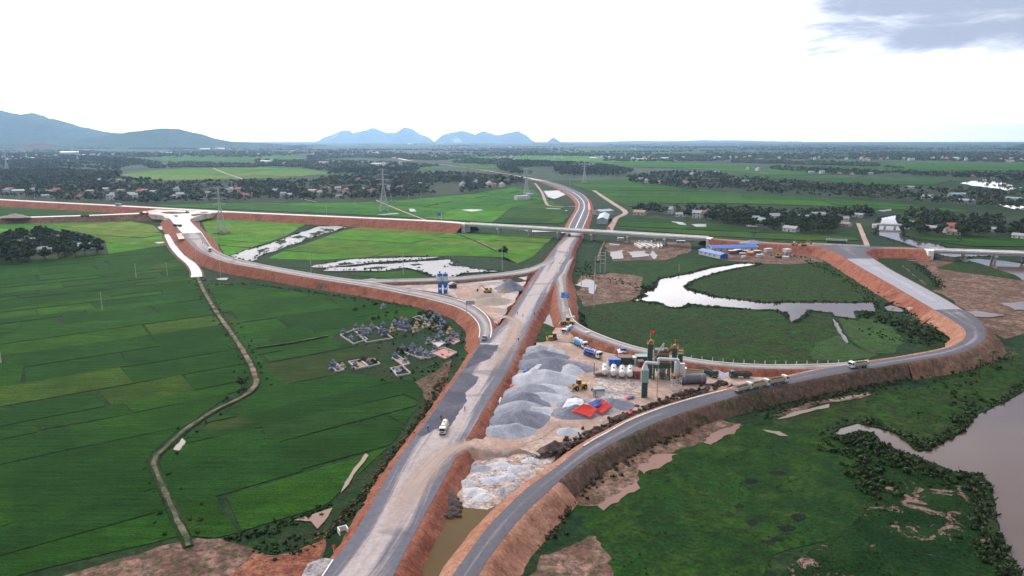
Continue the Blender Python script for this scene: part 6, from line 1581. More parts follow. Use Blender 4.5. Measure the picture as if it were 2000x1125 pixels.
# aggregate feeder by the sheets
fd = empty('aggregate_feeder', P(1176, 786, YZ), R(100), 'grey aggregate feeder hopper with sloping ramp above the red sheets', 'feeder')
MB().box(3.2, 5.6, -1.6, 1.6, 1.6, 3.4, 1.15).build('hopper', PS, fd); MB().add([(-2.5, -1.2, .2), (3.2, -1.3, 3.0), (3.2, 1.3, 3.0), (-2.5, 1.2, .2), (-2.5, -1.2, 0), (3.2, -1.3, 2.7), (3.2, 1.3, 2.7), (-2.5, 1.2, 0)], [(0, 1, 2, 3), (7, 6, 5, 4), (0, 4, 5, 1), (3, 2, 6, 7), (1, 5, 6, 2), (0, 3, 7, 4)]).build('ramp', paint((.22, .24, .26), .5, 0, .2), fd)
for x in (3.4, 5.4):
    for s in (-1, 1): MB().box(x - .12, x + .12, s * 1.3 - .12, s * 1.3 + .12, 0, 1.6).build('leg', PS, fd)
MB().tube((5.6, 0, 1.2), (6.8, 1.6, 2.2), .5, n=8).build('motor', CHAS, fd)
def crate(px, py, s, z, mat, label, nm='water_tank'):
    r = empty(nm, P(px, py, z), .3, label, 'tank'); MB().box(-s, s, -s * .7, s * .7, 0, s * 1.1, .96).build('body', mat, r); MB().box(-s * .9, s * .9, -s * .6, s * .6, s * 1.1, s * 1.2).build('lid', mat, r)
crate(1217, 686, 1.0, 4.1, paint((.02, .06, .26), .5), 'dark blue box on the ramp verge above the blue container')
crate(1148, 652, .9, 3.7, M['concrete'], 'pale concrete block on the ramp verge right of the tankers', 'concrete_block'); crate(1119, 622, .9, 3.7, M['concrete'], 'pale concrete block on the ramp verge above the tankers', 'concrete_block')
# ================================================================== CEMENT SILOS
sb = P(865, 573, SZ)
BL = paint((.02, .19, .55), .35, 0, .12)
for i, x in enumerate((-1.5, 1.5)):
    s = empty('cement_silo', sb + Vector((x, 0, 0)), 0, '%s of the twin blue and white cement silos' % ('left', 'right')[i], 'silo', 'twin cement silos')
    s.scale = (.65, .65, .68)
    MB().lathe([(.35, 4.0), (2.1, 7.4), (2.15, 7.45)], 20, 'z').build('cone', BL, s, smooth=True); MB().lathe([(2.15, 7.45), (2.15, 10.2)], 20, 'z').build('lower_barrel', BL, s, smooth=True); MB().lathe([(2.16, 10.2), (2.16, 14.2)], 20, 'z').build('white_band', PW, s, smooth=True); MB().lathe([(2.15, 14.2), (2.15, 16.3), (1.6, 16.6)], 20, 'z').build('upper_barrel', BL, s, smooth=True)
    MB().box(-.75, .75, -.75, .75, 16.6, 18.2 if i == 0 else 17.6).build('dust_filter', PL if i == 0 else paint((.4, .3, .3)), s)
    for a in range(4):
        q = a * math.pi / 2 + .78; c, d = math.cos(q) * 1.9, math.sin(q) * 1.9; MB().tube((c, d, 0), (c, d, 8.0), .2, n=6).build('leg', BL, s)
        q2 = q + math.pi / 2; MB().tube((c, d, .5), (math.cos(q2) * 1.9, math.sin(q2) * 1.9, 4.5), .09, n=4).build('brace', BL, s)
    MB().box(-1.2, 1.2, -1.2, 1.2, .1, 3.6).build('batch_cabin', BL, s)
hut = empty('site_hut', P(884, 562, SZ), .4, 'low dark-roofed hut right of the twin silos', 'hut'); MB().box(-2, 2, -1.5, 1.5, 0, 2.2).build('wall', SHUT, hut); MB().prism([(-2.4, 2.2), (2.4, 2.2), (0, 3.3)], -1.9, 1.9).build('roof', ROOFG, hut)

# ================================================================== SIGNS
def gantry_sign(px, py, z, rz, arm, pw, ph, ht, mat, label, marks=False):
    r = empty('road_sign', P(px, py, z), rz, label, 'road sign'); g = paint((.48, .49, .50), .4, .4, .1)
    MB().tube((0, 0, 0), (0, 0, ht), .17, .13, 8).build('post', g, r)
    for dz in (-.5, .5): MB().tube((0, 0, ht - ph / 2 + dz), (arm, 0, ht - ph / 2 + dz), .09, n=6).build('arm', g, r)
    x0 = arm - math.copysign(pw / 2, arm)
    b = MB().box(x0 - pw / 2, x0 + pw / 2, -.22, -.12, ht - ph, ht).build('panel', mat, r)
    if marks:
        for (a, c, zz, h) in [(-.42, -.2, .82, .1), (-.05, .42, .82, .1), (-.1, .3, .62, .08), (-.3, .3, .3, .09), (-.15, .15, .14, .07)]:
            g_ = random.Random(int(c * 99)); m = MB(); x = a
            while x < c:
                w = g_.uniform(.03, .06); m.box(x0 + x * pw, x0 + (x + w) * pw, -.235, -.223, ht - ph + (zz - h / 2) * ph, ht - ph + (zz + h / 2) * ph); x += w + .025
            tag(m.build('lettering', M['line'], b), kind='stuff')
        MB().box(x0 - pw / 2, x0 + pw / 2, -.235, -.223, ht - ph * .53, ht - ph * .51).build('border', M['line'], b)
SB = paint((.02, .26, .72), .4, 0, .03)
gantry_sign(1110.5, 597, 3.9, 0, -3.8, 3.9, 2.9, 6.8, SB, 'blue direction sign over the right ramp', True)
gantry_sign(911, 612, 4.0, 0, 4.0, 4.2, 1.9, 6.2, paint((.42, .43, .46), .4, .3, .1), 'grey back of a direction sign over the loop ramp')
gantry_sign(862, 432, 7.8, 0, -3.6, 3.2, 3.2, 8.5, SB, 'tall post with small blue sign on the cross road')
gantry_sign(850, 432, 7.8, 0, 4.5, 4.4, 3.0, 7.0, paint((.42, .43, .46), .4, .3, .1), 'grey sign back beside the blue sign on the cross road')

# ================================================================== POLES AND PYLONS
CP = paint((.55, .53, .50), .8, 0, .15)
def pole(px, py, h, label, z=0.0, arms=1):
    r = empty('utility_pole', P(px, py, z), random.uniform(-.6, .6), label, 'utility pole', 'concrete utility poles')
    MB().tube((0, 0, -.3), (0, 0, h), .22, .12, 7).build('post', CP, r)
    for k in range(arms):
        a = MB().box(-1.0, 1.0, -.08, .08, h - .7 - k * 1.1, h - .54 - k * 1.1).build('crossarm', PS, r)
        for x in (-.9, 0, .9): MB().tube((x, 0, h - .54 - k * 1.1), (x, 0, h - .2 - k * 1.1), .08, .05, 5).build('insulator', RUST, a)
PL_ = [(200, 606, 9.5, 'on the left rice fields, nearest alone'), (266, 542, 9, 'on the rice fields near the middle ditch'), (327, 540, 9, 'on the rice fields left of the white lane'), (384, 511, 12, 'on the slope beside the loop road bend'), (426, 492, 14, 'right of the water truck on the loop'), (431, 540, 9, 'below the loop slope'), (473, 467, 7, 'right of the big pylon foot'), (608, 534, 15, 'on the loop ramp left of the ponds'), (788, 537, 15, 'between the ponds and the ramp'), (981, 529, 15, 'near the lone tree by the link ramp'),
       (638, 422, 13, 'on the cross road left of the pylon'), (695, 405, 11, 'in the field left of the second pylon'), (742, 396, 12, 'near the second pylon foot'), (764, 393, 12, 'just right of the second pylon'), (798, 388, 10, 'in the field right of the second pylon'), (822, 386, 10, 'at the belt edge right of the second pylon'), (1113, 362, 14, 'on the plain beyond the motorway bend'), (1200, 345, 12, 'at the far belt beyond the plain'), (38, 388, 9, 'at the left edge before the village'), (54, 388, 9, 'second before the left village'), (68, 388, 9, 'third before the left village'), (2, 709, 16, 'cut by the left picture edge'), (1162, 536, 12, 'left of the twin frame poles'), (1135, 568, 9, 'by the chalk puddle right of the ramp'), (500, 466, 5, 'short one in the loop field'), (1326, 531, 5, 'thin one in the marsh above the creek'), (1160, 600, 18, 'slender one on the marsh edge')]
for (x, y, h, w) in PL_: pole(x, y, h, 'concrete utility pole ' + w)
r = empty('frame_pole', P(1177, 532), .2, 'twin grey poles joined by crossbars right of the main road', 'utility pole')
for x in (-1.6, 1.6): MB().tube((x, 0, -.3), (x, 0, 14.5), .2, .14, 7).build('post', CP, r)
for z in (6, 8.5, 11, 13): MB().box(-1.8, 1.8, -.1, .1, z, z + .2).build('crossbar', CP, r)
LAT = paint((.50, .51, .53), .6, 0, .1)
def pylon_mesh(h, w, th):
    m = MB(); lv = [0, .14, .27, .38, .48, .57, .65, .73, .80, .87, .93, 1.0]
    def half(t): return w * ((1 - t / .62) * .86 + .14) if t < .62 else w * .14 * (1 - (t - .62) / .38 * .35)
    for a, b in zip(lv[:-1], lv[1:]):
        ha, hb = half(a), half(b)
        A = [(-ha, -ha, a * h), (ha, -ha, a * h), (ha, ha, a * h), (-ha, ha, a * h)]; B = [(-hb, -hb, b * h), (hb, -hb, b * h), (hb, hb, b * h), (-hb, hb, b * h)]
        for i in range(4):
            j = (i + 1) % 4
            m.tube(A[i], B[i], th, n=4); m.tube(A[i], B[j], th * .55, n=4); m.tube(A[j], B[i], th * .55, n=4); m.tube(B[i], B[j], th * .6, n=4)
    return m
def pylon(px, py, h, label, rz=.3, th=.17, pad=True):
    th *= 1.45
    r = empty('power_pylon', P(px, py), rz, label, 'pylon', 'lattice power pylons')
    w = h * .10
    pylon_mesh(h, w, th).build('lattice', LAT, r)
    for (t, L) in ((.64, .15), (.76, .18), (.87, .14), (.985, .11)):
        a = MB(); l = L * h
        for s in (-1, 1):
            a.tube((0, -.5, t * h), (s * l, 0, t * h), th * .8, n=4); a.tube((0, .5, t * h), (s * l, 0, t * h), th * .8, n=4); a.tube((0, 0, t * h + h * .035), (s * l, 0, t * h), th * .7, n=4)
        ao = a.build('crossarm', LAT, r)
        if t < .95:
            for s in (-1, 1): MB().tube((s * l, 0, t * h), (s * l, 0, t * h - 2.2), .12, n=5).build('insulator', SHUT, ao)
    for sx in (-1, 1):
        for sy in (-1, 1): MB().box(sx * w - .6, sx * w + .6, sy * w - .6, sy * w + .6, -.2, .7).build('footing', CP, r)
pylon(433, 455, 42, 'big lattice pylon standing inside the loop field, nearest of the pylons')
pylon(750, 413, 50, 'lattice pylon in the field behind the red cross road slope', th=.22)
pylon(1028, 384, 42, 'lattice pylon beside the white building left of the motorway', th=.24)
pylon(1141, 357, 42, 'lattice pylon on the plain right of the motorway bend', th=.26)
pylon(14, 334, 48, 'hazy lattice pylon at the far left', th=.35); pylon(352, 315, 50, 'hazy pylon on the bright far field', th=.4); pylon(425, 305, 50, 'hazy pylon left of the far town', th=.5); pylon(463, 304, 50, 'hazy pylon right of the far town', th=.5); pylon(152, 315, 40, 'hazy pylon below the quarry ground', th=.35); pylon(533, 303, 60, 'hazy pylon left of the karst hills', th=.5); pylon(601, 303, 50, 'hazy pylon below the karst hills', th=.5)
sheet('pylon_pad', [(415, 455), (432, 451), (452, 454), (436, 458)], .6, M['redbrown'], 1.5, .3, thick=.5)
# marker posts along the ramp edge
i0 = 0
for k in range(16):
    x = 1330 + k * 20.5; y = np.interp(x, [1330, 1400, 1470, 1560, 1640], [697, 705, 709.5, 711, 708.5])
    mp = MB().box(-.14, .14, -.14, .14, -.6, 1.1, .8).build('marker_post', CP, None, P(x, y, 4.0))
    tag(mp, '%s pale marker post from the left along the ramp edge' % nth(k), 'post', 'marker posts')
# ================================================================== CEMETERY
TS = paint((.15, .18, .24), .75, 0, .2); TSL = paint((.25, .28, .34), .75, 0, .2); TC = paint((.52, .40, .24), .75, 0, .2); TT = paint((.42, .13, .08), .7, 0, .2); TWH = paint((.58, .66, .76), .6, 0, .1); KW = paint((.50, .44, .40), .85, 0, .3); PINK = paint((.50, .24, .21), .85, 0, .3)
def tomb(stone, roof, tiers=2):
    r = empty('tomb')
    MB().box(-1.35, 1.35, -1.1, 1.1, 0, .3).box(-1.15, 1.15, -.95, .95, .3, .5).build('plinth', stone, r)
    MB().box(-1.0, 1.0, -.8, .8, .5, 2.3).build('shrine', stone, r); MB().box(-.45, .45, -.84, -.78, .7, 1.8).build('niche', SHUT, r)
    z = 2.3; w = 1.3
    for k in range(tiers):
        rf = MB(); n = 4
        rf.add([(-w, -w * .8, z + .14), (0, -w * .72, z), (w, -w * .8, z + .14), (w * .95, 0, z), (w, w * .8, z + .14), (0, w * .72, z), (-w, w * .8, z + .14), (-w * .95, 0, z), (-w * .4, -w * .3, z + .4), (w * .4, -w * .3, z + .4), (w * .4, w * .3, z + .4), (-w * .4, w * .3, z + .4)],
               [(0, 1, 8), (1, 9, 8), (1, 2, 9), (2, 3, 9), (3, 10, 9), (3, 4, 10), (4, 5, 10), (5, 11, 10), (5, 6, 11), (6, 7, 11), (7, 8, 11), (7, 0, 8), (8, 9, 10, 11), (0, 7, 6, 5, 4, 3, 2, 1)])
        ro = rf.build('roof', roof, r)
        if k < tiers - 1: MB().box(-w * .42, w * .42, -w * .32, w * .32, z + .35, z + 1.05).build('lantern', stone, ro)
        z += .95; w *= .5
    MB().tube((0, 0, z - .45), (0, 0, z + .15), .12, .03, 6).build('finial', roof, r)
    for s in (-1, 1): MB().box(s * 1.7 - .15, s * 1.7 + .15, -1.2, 1.2, 0, 1.0).build('side_wall', stone, r)
    MB().box(-.6, .6, -3.4, -1.3, 0, .7, .85).build('grave_slab', stone, r)
    return freeze(r)
TP = {'b': (tomb(TS, TS, 2), 'blue-grey tiered tomb'), 'l': (tomb(TSL, TSL, 2), 'pale grey tomb'), 'c': (tomb(TC, TC, 2), 'cream yellow tomb'), 'r': (tomb(TSL, TT, 2), 'grey tomb with red roof'), 'w': (tomb(TWH, TT, 1), 'pale blue tomb with red top')}
TL = [(671, 650, 'b'), (686, 662, 'l'), (695, 640, 'b'), (709, 640, 'l'), (704, 652, 'b'), (712, 656, 'b'), (723, 648, 'l'), (726, 640, 'r'), (716, 645, 'l'), (745, 646, 'b'), (749, 636, 'b'), (752, 652, 'b'), (771, 632, 'l'), (766, 645, 'c'), (783, 640, 'b'), (790, 642, 'b'), (785, 626, 'r'), (793, 628, 'l'), (798, 644, 'b'), (812, 645, 'c'), (814, 634, 'c'), (830, 637, 'c'), (828, 620, 'l'), (841, 608, 'l'), (840, 615, 'r'), (851, 613, 'l'), (846, 622, 'l'), (858, 620, 'l'), (862, 628, 'l'), (860, 640, 'l'), (868, 634, 'l'), (842, 628, 'l'),
      (854, 664, 'b'), (861, 654, 'l'), (886, 657, 'b'), (893, 660, 'l'), (838, 668, 'l'), (879, 648, 'c'), (787, 684, 'b'), (806, 682, 'b'), (804, 690, 'b'), (817, 692, 'b'), (822, 688, 'l'), (850, 682, 'b'), (832, 694, 'l'), (842, 696, 'l'), (772, 698, 'b'), (651, 716, 'b'), (660, 722, 'l'), (669, 717, 'c'), (694, 715, 'b'), (720, 708, 'r'), (777, 723, 'w'), (749, 600, 'l'), (792, 705, 'l'), (873, 668, 'l'), (880, 666, 'r')]
cn = {}
for (x, y, k) in sorted(TL):
    pr, nm = TP[k]; i = cn.get(k, 0); cn[k] = i + 1
    o = copy_tree(pr); o['category'] = 'tomb'; o.name = 'tomb'
    s = random.uniform(.6, .85) * (1.1 if k == 'b' else .95)
    place(o, P(x, y + 2, .1), random.choice((-.5, -.35, -.6, -.45)) , '%s %s from the left in the roadside cemetery' % (nth(i), nm), 'tombs of the roadside cemetery', s)
for pr, _ in TP.values(): kill(pr)
def plot_wall(px4, label, h=.7, floor=None):
    c = [P(x, y, .1) for x, y in px4]; r = empty('grave_plot', c[0], 0, label, 'grave plot', 'walled grave plots')
    for i in range(4):
        a, b = c[i] - c[0], c[(i + 1) % 4] - c[0]; d = (b - a); n = Vector((-d.y, d.x, 0)).normalized() * .16
        q = [a + n, b + n, b - n, a - n]
        MB().add([(*p.xy, 0) for p in q] + [(*p.xy, h) for p in q], [(3, 2, 1, 0), (4, 5, 6, 7), (0, 1, 5, 4), (1, 2, 6, 5), (2, 3, 7, 6), (3, 0, 4, 7)]).build('wall', KW, r)
    if floor:
        m = MB(); m.add([(*(p - c[0]).xy, .12) for p in c], [(0, 1, 2, 3)]); m.build('floor', floor, r)
for q, l, f in [([(665, 656), (690, 646), (718, 664), (691, 673)], 'leftmost walled grave plot, grass inside', None), ([(690, 645), (735, 640), (767, 662), (716, 670)], 'walled grave plot full of pale tombs, second from left', None), ([(644, 716), (658, 712), (672, 724), (659, 727)], 'small walled plot with white paving at lower left', paint((.66, .60, .57), .8, 0, .2)), ([(681, 708), (704, 704), (720, 717), (696, 722)], 'walled plot with tan floor at lower left', paint((.34, .22, .14), .9)), ([(704, 706), (730, 702), (742, 712), (720, 718)], 'walled plot with dark hedge at lower left', None), ([(763, 721), (786, 716), (802, 731), (776, 736)], 'white-walled plot with the pale blue tomb', None),
                ([(776, 645), (790, 640), (812, 644), (803, 647)], 'walled plot round the blue-grey tombs in the middle', None), ([(806, 622), (818, 618), (836, 626), (822, 628)], 'pale walled plot at the back of the cemetery', None), ([(832, 634), (845, 632), (856, 638), (842, 642)], 'orange-edged plot by the cream tombs', PINK), ([(785, 688), (806, 682), (842, 700), (824, 702)], 'large paved plot with pink floor', PINK), ([(840, 690), (866, 680), (892, 690), (870, 702)], 'pink-floored plot nearest the road slope', PINK), ([(872, 664), (884, 658), (898, 668), (886, 674)], 'red-floored plot at the right of the cemetery', PINK), ([(842, 670), (856, 664), (868, 672), (856, 680)], 'pale paved plot among the right tombs', paint((.58, .46, .42), .8, 0, .2)), ([(766, 700), (778, 697), (800, 712), (788, 716)], 'long pinkish plot left of the white-walled one', paint((.36, .24, .22), .9))]:
    plot_wall(q, l, .6, f)
cem = along_line([(690, 612), (760, 610), (800, 628), (850, 640), (880, 650)], 3, 6) + along_line([(800, 634), (815, 630), (830, 634)], .8, 1.2) + along_line([(778, 686), (784, 690), (800, 686)], .9, .8) + along_line([(703, 708), (735, 706)], .7, .8) + along_line([(815, 615), (830, 612), (850, 625), (870, 645)], 1.2, 2)
clump_field('cemetery_shrubs', cem, TUFT, .8, 1.3, rng, REED)

# ================================================================== SHEDS AND YARD BY THE OVERPASS
def shed(a, b, W, H, rh, label, wall, roof, end=None, nm='shed'):
    p, q = P(*a), P(*b); d = q - p; L = d.length
    r = empty(nm, p, math.atan2(d.y, d.x), label, 'shed', None)
    MB().box(0, L, -W / 2, W / 2, 0, H).build('wall', wall, r)
    m = MB(); o = .5; m.add([(-o, -W / 2 - o, H), (L + o, -W / 2 - o, H), (L + o, W / 2 + o, H), (-o, W / 2 + o, H), (-o, 0, H + rh), (L + o, 0, H + rh)], [(0, 1, 5, 4), (2, 3, 4, 5), (3, 2, 1, 0), (1, 2, 5), (3, 0, 4)]); rf = m.build('roof', roof, r)
    MB().box(-o - .05, L + o + .05, -.15, .15, H + rh - .05, H + rh + .08).build('ridge_cap', M['line'], rf)
    for x in (-o - .06, L + o - .06):
        for s in (-1, 1): MB().tube((x + .06, s * (W / 2 + o), H + .05), (x + .06, 0, H + rh + .05), .12, n=4).build('barge_board', M['line'], rf)
    for k in range(int(L / 5)): MB().box(2 + k * 5, 3.2 + k * 5, -W / 2 - .05, -W / 2 - .003, 1, 2.2).build('window', SHUT, r)
    if end: MB().box(L + .003, L + .06, -W / 2, W / 2, .05, H - .05).build('gable_panel', end, r)
    return r
shed((1372, 496), (1414, 505.5), 7, 3.0, 1.3, 'blue-roofed shed with white wall running toward the viewer', WALLW, ROOFBL, paint((.02, .12, .55), .5))
shed((1386, 491), (1474, 489), 8, 3.2, 1.5, 'long blue-roofed shed along the foot of the red embankment', WALLC, ROOFBL)
shed((1165, 420), (1190, 418), 13, 4.5, 1.6, 'long grey-roofed shed right of the far carriageway', WALLG, ROOFS); shed((1176, 438), (1181, 427), 10, 5, 2.2, 'blue-grey gabled shed just beyond the overpass', WALLG, ROOFS)
wb_ = shed((1007, 391), (1032, 390), 10, 6, .4, 'white low building left of the motorway by a pylon', WALLW, paint((.55, .55, .56), .7), nm='building')
MB().box(18, 27, -4, 4, 6.4, 9).build('upper_floor', WALLG, wb_)
shed((1615, 475), (1652, 477), 7, 3, 1, 'dark green low shed beyond the red embankment', GRN, GRN)
# precast beams
for i in range(9):
    p = P(1253 + i * 4.2, 486 - (i % 3) * 2.5, .2)
    r = empty('concrete_beam', p, R(95), '%s of the pale concrete beams from the left, stacked below the overpass' % nth(i), 'beam', 'precast beams')
    MB().box(0, 22, -.5, .5, 0, .35).box(0, 22, -.2, .2, .35, 1.3).box(0, 22, -.6, .6, 1.3, 1.6).build('girder', M['concrete'], r)
    for x in (2, 20): MB().box(x - .3, x + .3, -.8, .8, -.25, -.01).build('bearer', RUST, r)
for i, (x, y) in enumerate([(1286, 486), (1292, 485)]):
    r = empty('concrete_beam', P(x, y, .2), R(80), '%s of two beams lying apart right of the beam stack' % ('left', 'right')[i], 'beam', 'precast beams'); MB().box(0, 24, -.5, .5, 0, .35).box(0, 24, -.25, .25, .35, 1.3).box(0, 24, -.8, .8, 1.3, 1.7).build('girder', M['concrete'], r)
    for xx in (2, 22): MB().box(xx - .3, xx + .3, -.8, .8, -.25, -.01).build('bearer', RUST, r)
# clutter in the yard: huts, crates, batching frame
def clutter(px, py, L, W, H, mat, label, leg=False):
    r = empty('site_cabin', P(px, py, .15), random.uniform(-.5, .5), label, 'cabin', 'cabins and crates in the blue shed yard')
    z0 = 3.0 if leg else 0.0
    MB().box(-L / 2, L / 2, -W / 2, W / 2, z0, z0 + H).build('body', mat, r); MB().box(-L / 2 - .2, L / 2 + .2, -W / 2 - .2, W / 2 + .2, z0 + H + .003, z0 + H + .15).build('roof', PW, r)
    if leg:
        for sx in (-1, 1):
            for sy in (-1, 1): MB().box(sx * L * .4 - .15, sx * L * .4 + .15, sy * W * .4 - .15, sy * W * .4 + .15, 0, z0).build('leg', paint((.05, .08, .3)), r)
for a in [(1465, 499, 4.5, 3, 2.6, paint((.62, .14, .03), .6), 'orange tarpaulin-covered crate in the yard by the blue sheds'), (1450, 500, 4, 2.5, 2.2, PS, 'grey cabin left of the orange crate'), (1458, 495, 5, 2.5, 2.4, SHUT, 'dark cabin behind the orange crate'), (1500, 492, 6, 3, 2.6, PW, 'white cabin at the back of the cluttered yard'), (1484, 502, 5, 2.5, 2.0, PW, 'white crate stack in the middle of the cluttered yard'), (1452, 504, 3, 2, 1.5, PW, 'small white crate nearest the blue shed gable'), (1478, 496, 5, 3, 2.5, RUST, 'rusty frame box in the cluttered yard'), (1534, 505, 4, 3, 1.5, PW, 'low white pallet at the right of the yard'), (1430, 496, 6, 3, 2.6, RUST, 'brown cabin in front of the long blue shed'), (1440, 494, 6, 3, 2.6, SHUT, 'dark container in front of the long blue shed')]: clutter(*a)
clutter(1536, 500, 5, 4, 2.2, PW, 'white batching hopper raised on blue legs at the right of the yard', True)
clutter(1200, 480, 8, 2, 1.2, M['concrete'], 'pale concrete block pile under the overpass'); clutter(1330, 474, 7, 2.5, 1.8, PL, 'pale green cabin under the right end of the overpass'); clutter(1212, 470, 5, 2.4, 2.4, PW, 'white cabin under the overpass')
# toothed crash barriers waiting on the embankment: each block
for k in range(26):
    x = 1578 + k * 4.7; p = P(x, 477 + k * .22, 5.35)
    b = MB().box(-.9, .9, -.4, .4, 0, .35).box(-.9, .9, -.22, .22, .35, 1.3, 1, .6).build('barrier_block', M['concrete'], None, p)
    tag(b, '%s pale concrete barrier block from the left on the embankment' % nth(k), 'barrier', 'barrier blocks')
# ================================================================== PEOPLE
def person_mesh(step=.25, arm=.15):
    v = [(0, 0, .95), (0, 0, 1.2), (0, 0, 1.42), (0, 0, 1.53), (0, .01, 1.63), (0, .0, 1.74),
         (.19, 0, 1.41), (.24, -arm, 1.14), (.25, -arm * 1.3 - .06, .90), (.25, -arm * 1.4 - .08, .80), (-.19, 0, 1.41), (-.24, arm, 1.14), (-.25, arm * .6, .90), (-.25, arm * .4, .80),
         (.10, 0, .90), (.11, step * .5, .50), (.11, step * .35, .09), (.11, step * .35 - .17, .04), (-.10, 0, .90), (-.11, -step * .4, .50), (-.11, -step * .75, .09), (-.11, -step * .75 - .17, .04)]
    e = [(0, 1), (1, 2), (2, 3), (3, 4), (4, 5), (2, 6), (6, 7), (7, 8), (8, 9), (2, 10), (10, 11), (11, 12), (12, 13), (0, 14), (14, 15), (15, 16), (16, 17), (0, 18), (18, 19), (19, 20), (20, 21)]
    rad = [.15, .14, .16, .06, .095, .07, .075, .05, .04, .045, .075, .05, .04, .045, .095, .065, .045, .04, .095, .065, .045, .04]
    me = bpy.data.meshes.new('body'); me.from_pydata(v, e, [])
    o = bpy.data.objects.new('body', me); col.objects.link(o)
    o.modifiers.new('skin', 'SKIN')
    for i, q in enumerate(rad): me.skin_vertices[0].data[i].radius = (q, q * (.8 if i < 3 else 1))
    me.skin_vertices[0].data[0].use_root = True
    s = o.modifiers.new('sub', 'SUBSURF'); s.levels = 1; s.render_levels = 1
    bpy.context.view_layer.update()
    out = bpy.data.meshes.new_from_object(o.evaluated_get(bpy.context.evaluated_depsgraph_get()))
    bpy.data.objects.remove(o)
    return out
SKIN = paint((.36, .22, .15), .7, 0, 0); SHOE = paint((.03, .03, .03), .7, 0, .2)
BODY = [person_mesh(.45, .18), person_mesh(.08, .05)]
def person(px, py, z, k, shirt, trousers, label, rz=0.0, hat=None):
    me = BODY[k].copy(); me.materials.clear()
    for m_ in (paint(trousers, .85, 0, .1), paint(shirt, .85, 0, .1), SKIN, SHOE): me.materials.append(m_)
    for p in me.polygons:
        c = p.center; p.material_index = 2 if c.z > 1.5 or (abs(c.x) > .2 and c.z < .92) else (1 if c.z > .95 or (abs(c.x) > .19 and c.z > .92) else (3 if c.z < .09 else 0))
    r = empty('person', P(px, py, z), rz, label, 'person'); obj('body', me, None, r)
    MB().lathe([(.115, 1.66), (.12, 1.72), (.09, 1.80), (.03, 1.83)], 10, 'z', (0, .01, 0)).build('hat' if hat else 'hair', paint(hat or (.012, .01, .01), .6, 0, 0), r)
for a in [(1011, 615, 4.1, 0, (.10, .12, .20), (.04, .04, .06), 'person in dark clothes walking on the main road, left of the walking pair', 1.0, (.6, .5, .1)), (1021, 619, 4.1, 0, (.5, .5, .52), (.05, .05, .08), 'person in pale shirt on the main road right of the walker in dark clothes', 2.0, None), (1043.5, 617, 4.1, 0, (.05, .05, .06), (.03, .03, .04), 'person in black at the right edge of the main road', .4, None),
          (1012.5, 667, 4.1, 1, (.04, .05, .09), (.03, .03, .04), 'person standing at the right road edge beside the heaps', .2, (.7, .5, .1)), (862, 821, 4.1, 1, (.10, .07, .08), (.04, .03, .04), 'person standing behind the cream water tanker', .5, None), (836, 842, 4.1, 1, (.06, .06, .10), (.03, .03, .05), 'person standing left of the cream water tanker', 1.2, (.75, .7, .6)), (908, 804, 4.1, 0, (.08, .06, .09), (.04, .04, .05), 'person walking on the main road near the dark paving patch', 2.4, None),
          (396, 476, 6.6, 1, (.05, .06, .12), (.03, .03, .05), 'leftmost person of the road crew on the loop road', 0, (.7, .5, .1)), (400, 477, 6.6, 0, (.45, .20, .05), (.04, .04, .06), 'person in orange in the road crew on the loop road', .8, (.7, .5, .1)), (404, 478, 6.6, 1, (.06, .07, .12), (.04, .04, .06), 'third person of the road crew on the loop road', 1.8, (.7, .5, .1)), (407, 480, 6.6, 0, (.08, .09, .10), (.03, .03, .04), 'rightmost person of the road crew on the loop road', 2.6, (.7, .5, .1))]:
    person(*a)
# roadside things: white culvert frame on the slope, red marker, cones
for (x, y, z, l) in [(670, 1038, 2.0, 'white open concrete box on the red slope below the main road'), (1777, 604, 1.5, 'white open concrete frame on the red slope by the creek')]:
    r = empty('culvert_box', P(x, y, z), .5, l, 'culvert')
    for q in ((-1, -.8, -.9, .9), (.8, 1, -.9, .9)): MB().box(q[0], q[1], q[2], q[3], -.3, .9).build('side_wall', M['concrete'], r)
    MB().box(-.79, .79, .7, .9, -.3, .9).build('back_wall', M['concrete'], r)
for i, (x, y) in enumerate([(652, 1076), (809, 851)]):
    r = empty('warning_marker', P(x, y, 3.6), .3, ('red road marker at the near left edge of the main road', 'red road marker left of the cream tanker')[i], 'marker'); MB().tube((0, 0, -.3), (0, 0, 1.3), .06, n=6).build('post', PW, r); MB().box(-.3, .3, -.05, .05, .7, 1.3).build('panel', TR, r)
# concrete slab and pale spill at the near left corner of the main road
sheet('concrete_slab', [(588, 1125), (600, 1100), (635, 1088), (655, 1090), (640, 1140), (585, 1140)], 3.9, M['palemud'], 1.2, .6)
p_, q_ = P(650, 1094, 4.02), P(628, 1128, 4.02)
d_ = q_ - p_
ln = MB().box(0, d_.length, -.14, .14, 0, .12).build('kerb_rail', M['line'], None, p_); ln.rotation_euler = (0, 0, math.atan2(d_.y, d_.x)); tag(ln, 'short white kerb rail at the near left corner of the main road', 'kerb rail')
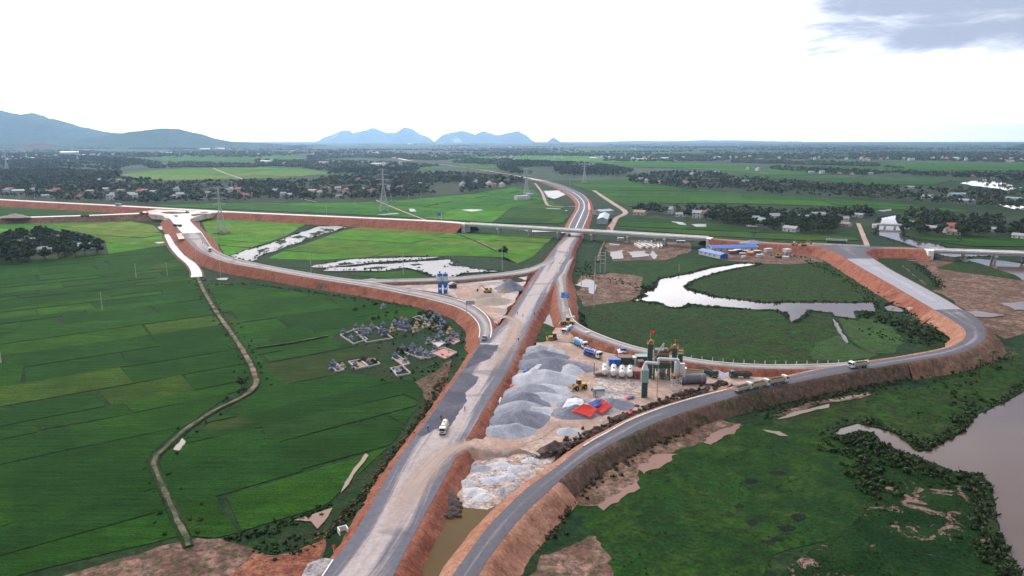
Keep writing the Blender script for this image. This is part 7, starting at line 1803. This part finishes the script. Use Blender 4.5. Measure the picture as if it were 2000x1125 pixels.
# loose stones along the toes of the slopes and over the chalky flat
STONE = [(np.array([(math.cos(a) * (1 + .3 * math.sin(a * 3 + k)) * .5, math.sin(a) * .5, z_ * .4) for z_ in (-.5, .6) for a in np.linspace(0, 6.28, 5)[:4]]), np.array([(0, 1, 5, 4), (1, 2, 6, 5), (2, 3, 7, 6), (3, 0, 4, 7), (4, 5, 6, 7)])) for k in range(4)]
red_st = along_line([(620, 1060), (690, 985), (760, 895), (830, 800), (880, 715)], .5, .8, .3) + along_line([(870, 1040), (905, 975), (915, 900)], .4, .6, .4) + along_line([(1030, 1080), (1080, 1010), (1120, 960)], .4, .8, .3) 
st = along_line([(1330, 775), (1400, 752), (1420, 748)], .3, .8, YZ) + along_line([(1030, 895), (1080, 880), (1130, 855)], .3, 1.0, YZ - .1)
st += [(p[0], p[1], YZ - .85) for p in scatter([(905, 970), (925, 890), (1050, 895), (990, 960)], 1.1, rng) if rng.random() < .4]
clump_field('loose_stones', st, STONE, .2, .7, rng, HP['l'])
clump_field('slope_stones', red_st, STONE, .2, .6, rng, HP['r'])
rk = along_line([(1060, 890), (1100, 868), (1150, 848), (1230, 812), (1290, 788), (1345, 770), (1420, 748)], .6, 1.2, YZ + .3) + along_line([(915, 879), (950, 880), (985, 882)], .25, .8, 1.4) + along_line([(878, 975), (882, 1010)], .07, 1.0, 1.2)
clump_field('black_rubble', rk, STONE, .4, 1.6, rng, HP['k'])
rb = [(p[0], p[1], YZ + .3) for p in along_line([(1060, 890), (1100, 868), (1150, 848), (1230, 812), (1290, 788), (1345, 770), (1420, 748)], .9, 1.3, YZ + .2)]
clump_field('rubble_weeds', rb, TUFT, .35, .8, rng, DRY)
# ================================================================== HAZE
hb = MB().box(-23900, 23900, -2900, 24400, -1.5, 545)
hz = hb.build('haze', None)
hm = bpy.data.materials.new('haze_air'); hm.use_nodes = True
hm.node_tree.nodes.clear()
ho = hm.node_tree.nodes.new('ShaderNodeOutputMaterial')
hv = hm.node_tree.nodes.new('ShaderNodeVolumePrincipled')
hv.inputs['Color'].default_value = (.46, .70, 1.0, 1)
hv.inputs['Density'].default_value = 5.2e-5
hv.inputs['Anisotropy'].default_value = 0.65
hm.node_tree.links.new(hv.outputs[0], ho.inputs['Volume'])
hz.data.materials.append(hm)
tag(hz, kind='stuff')
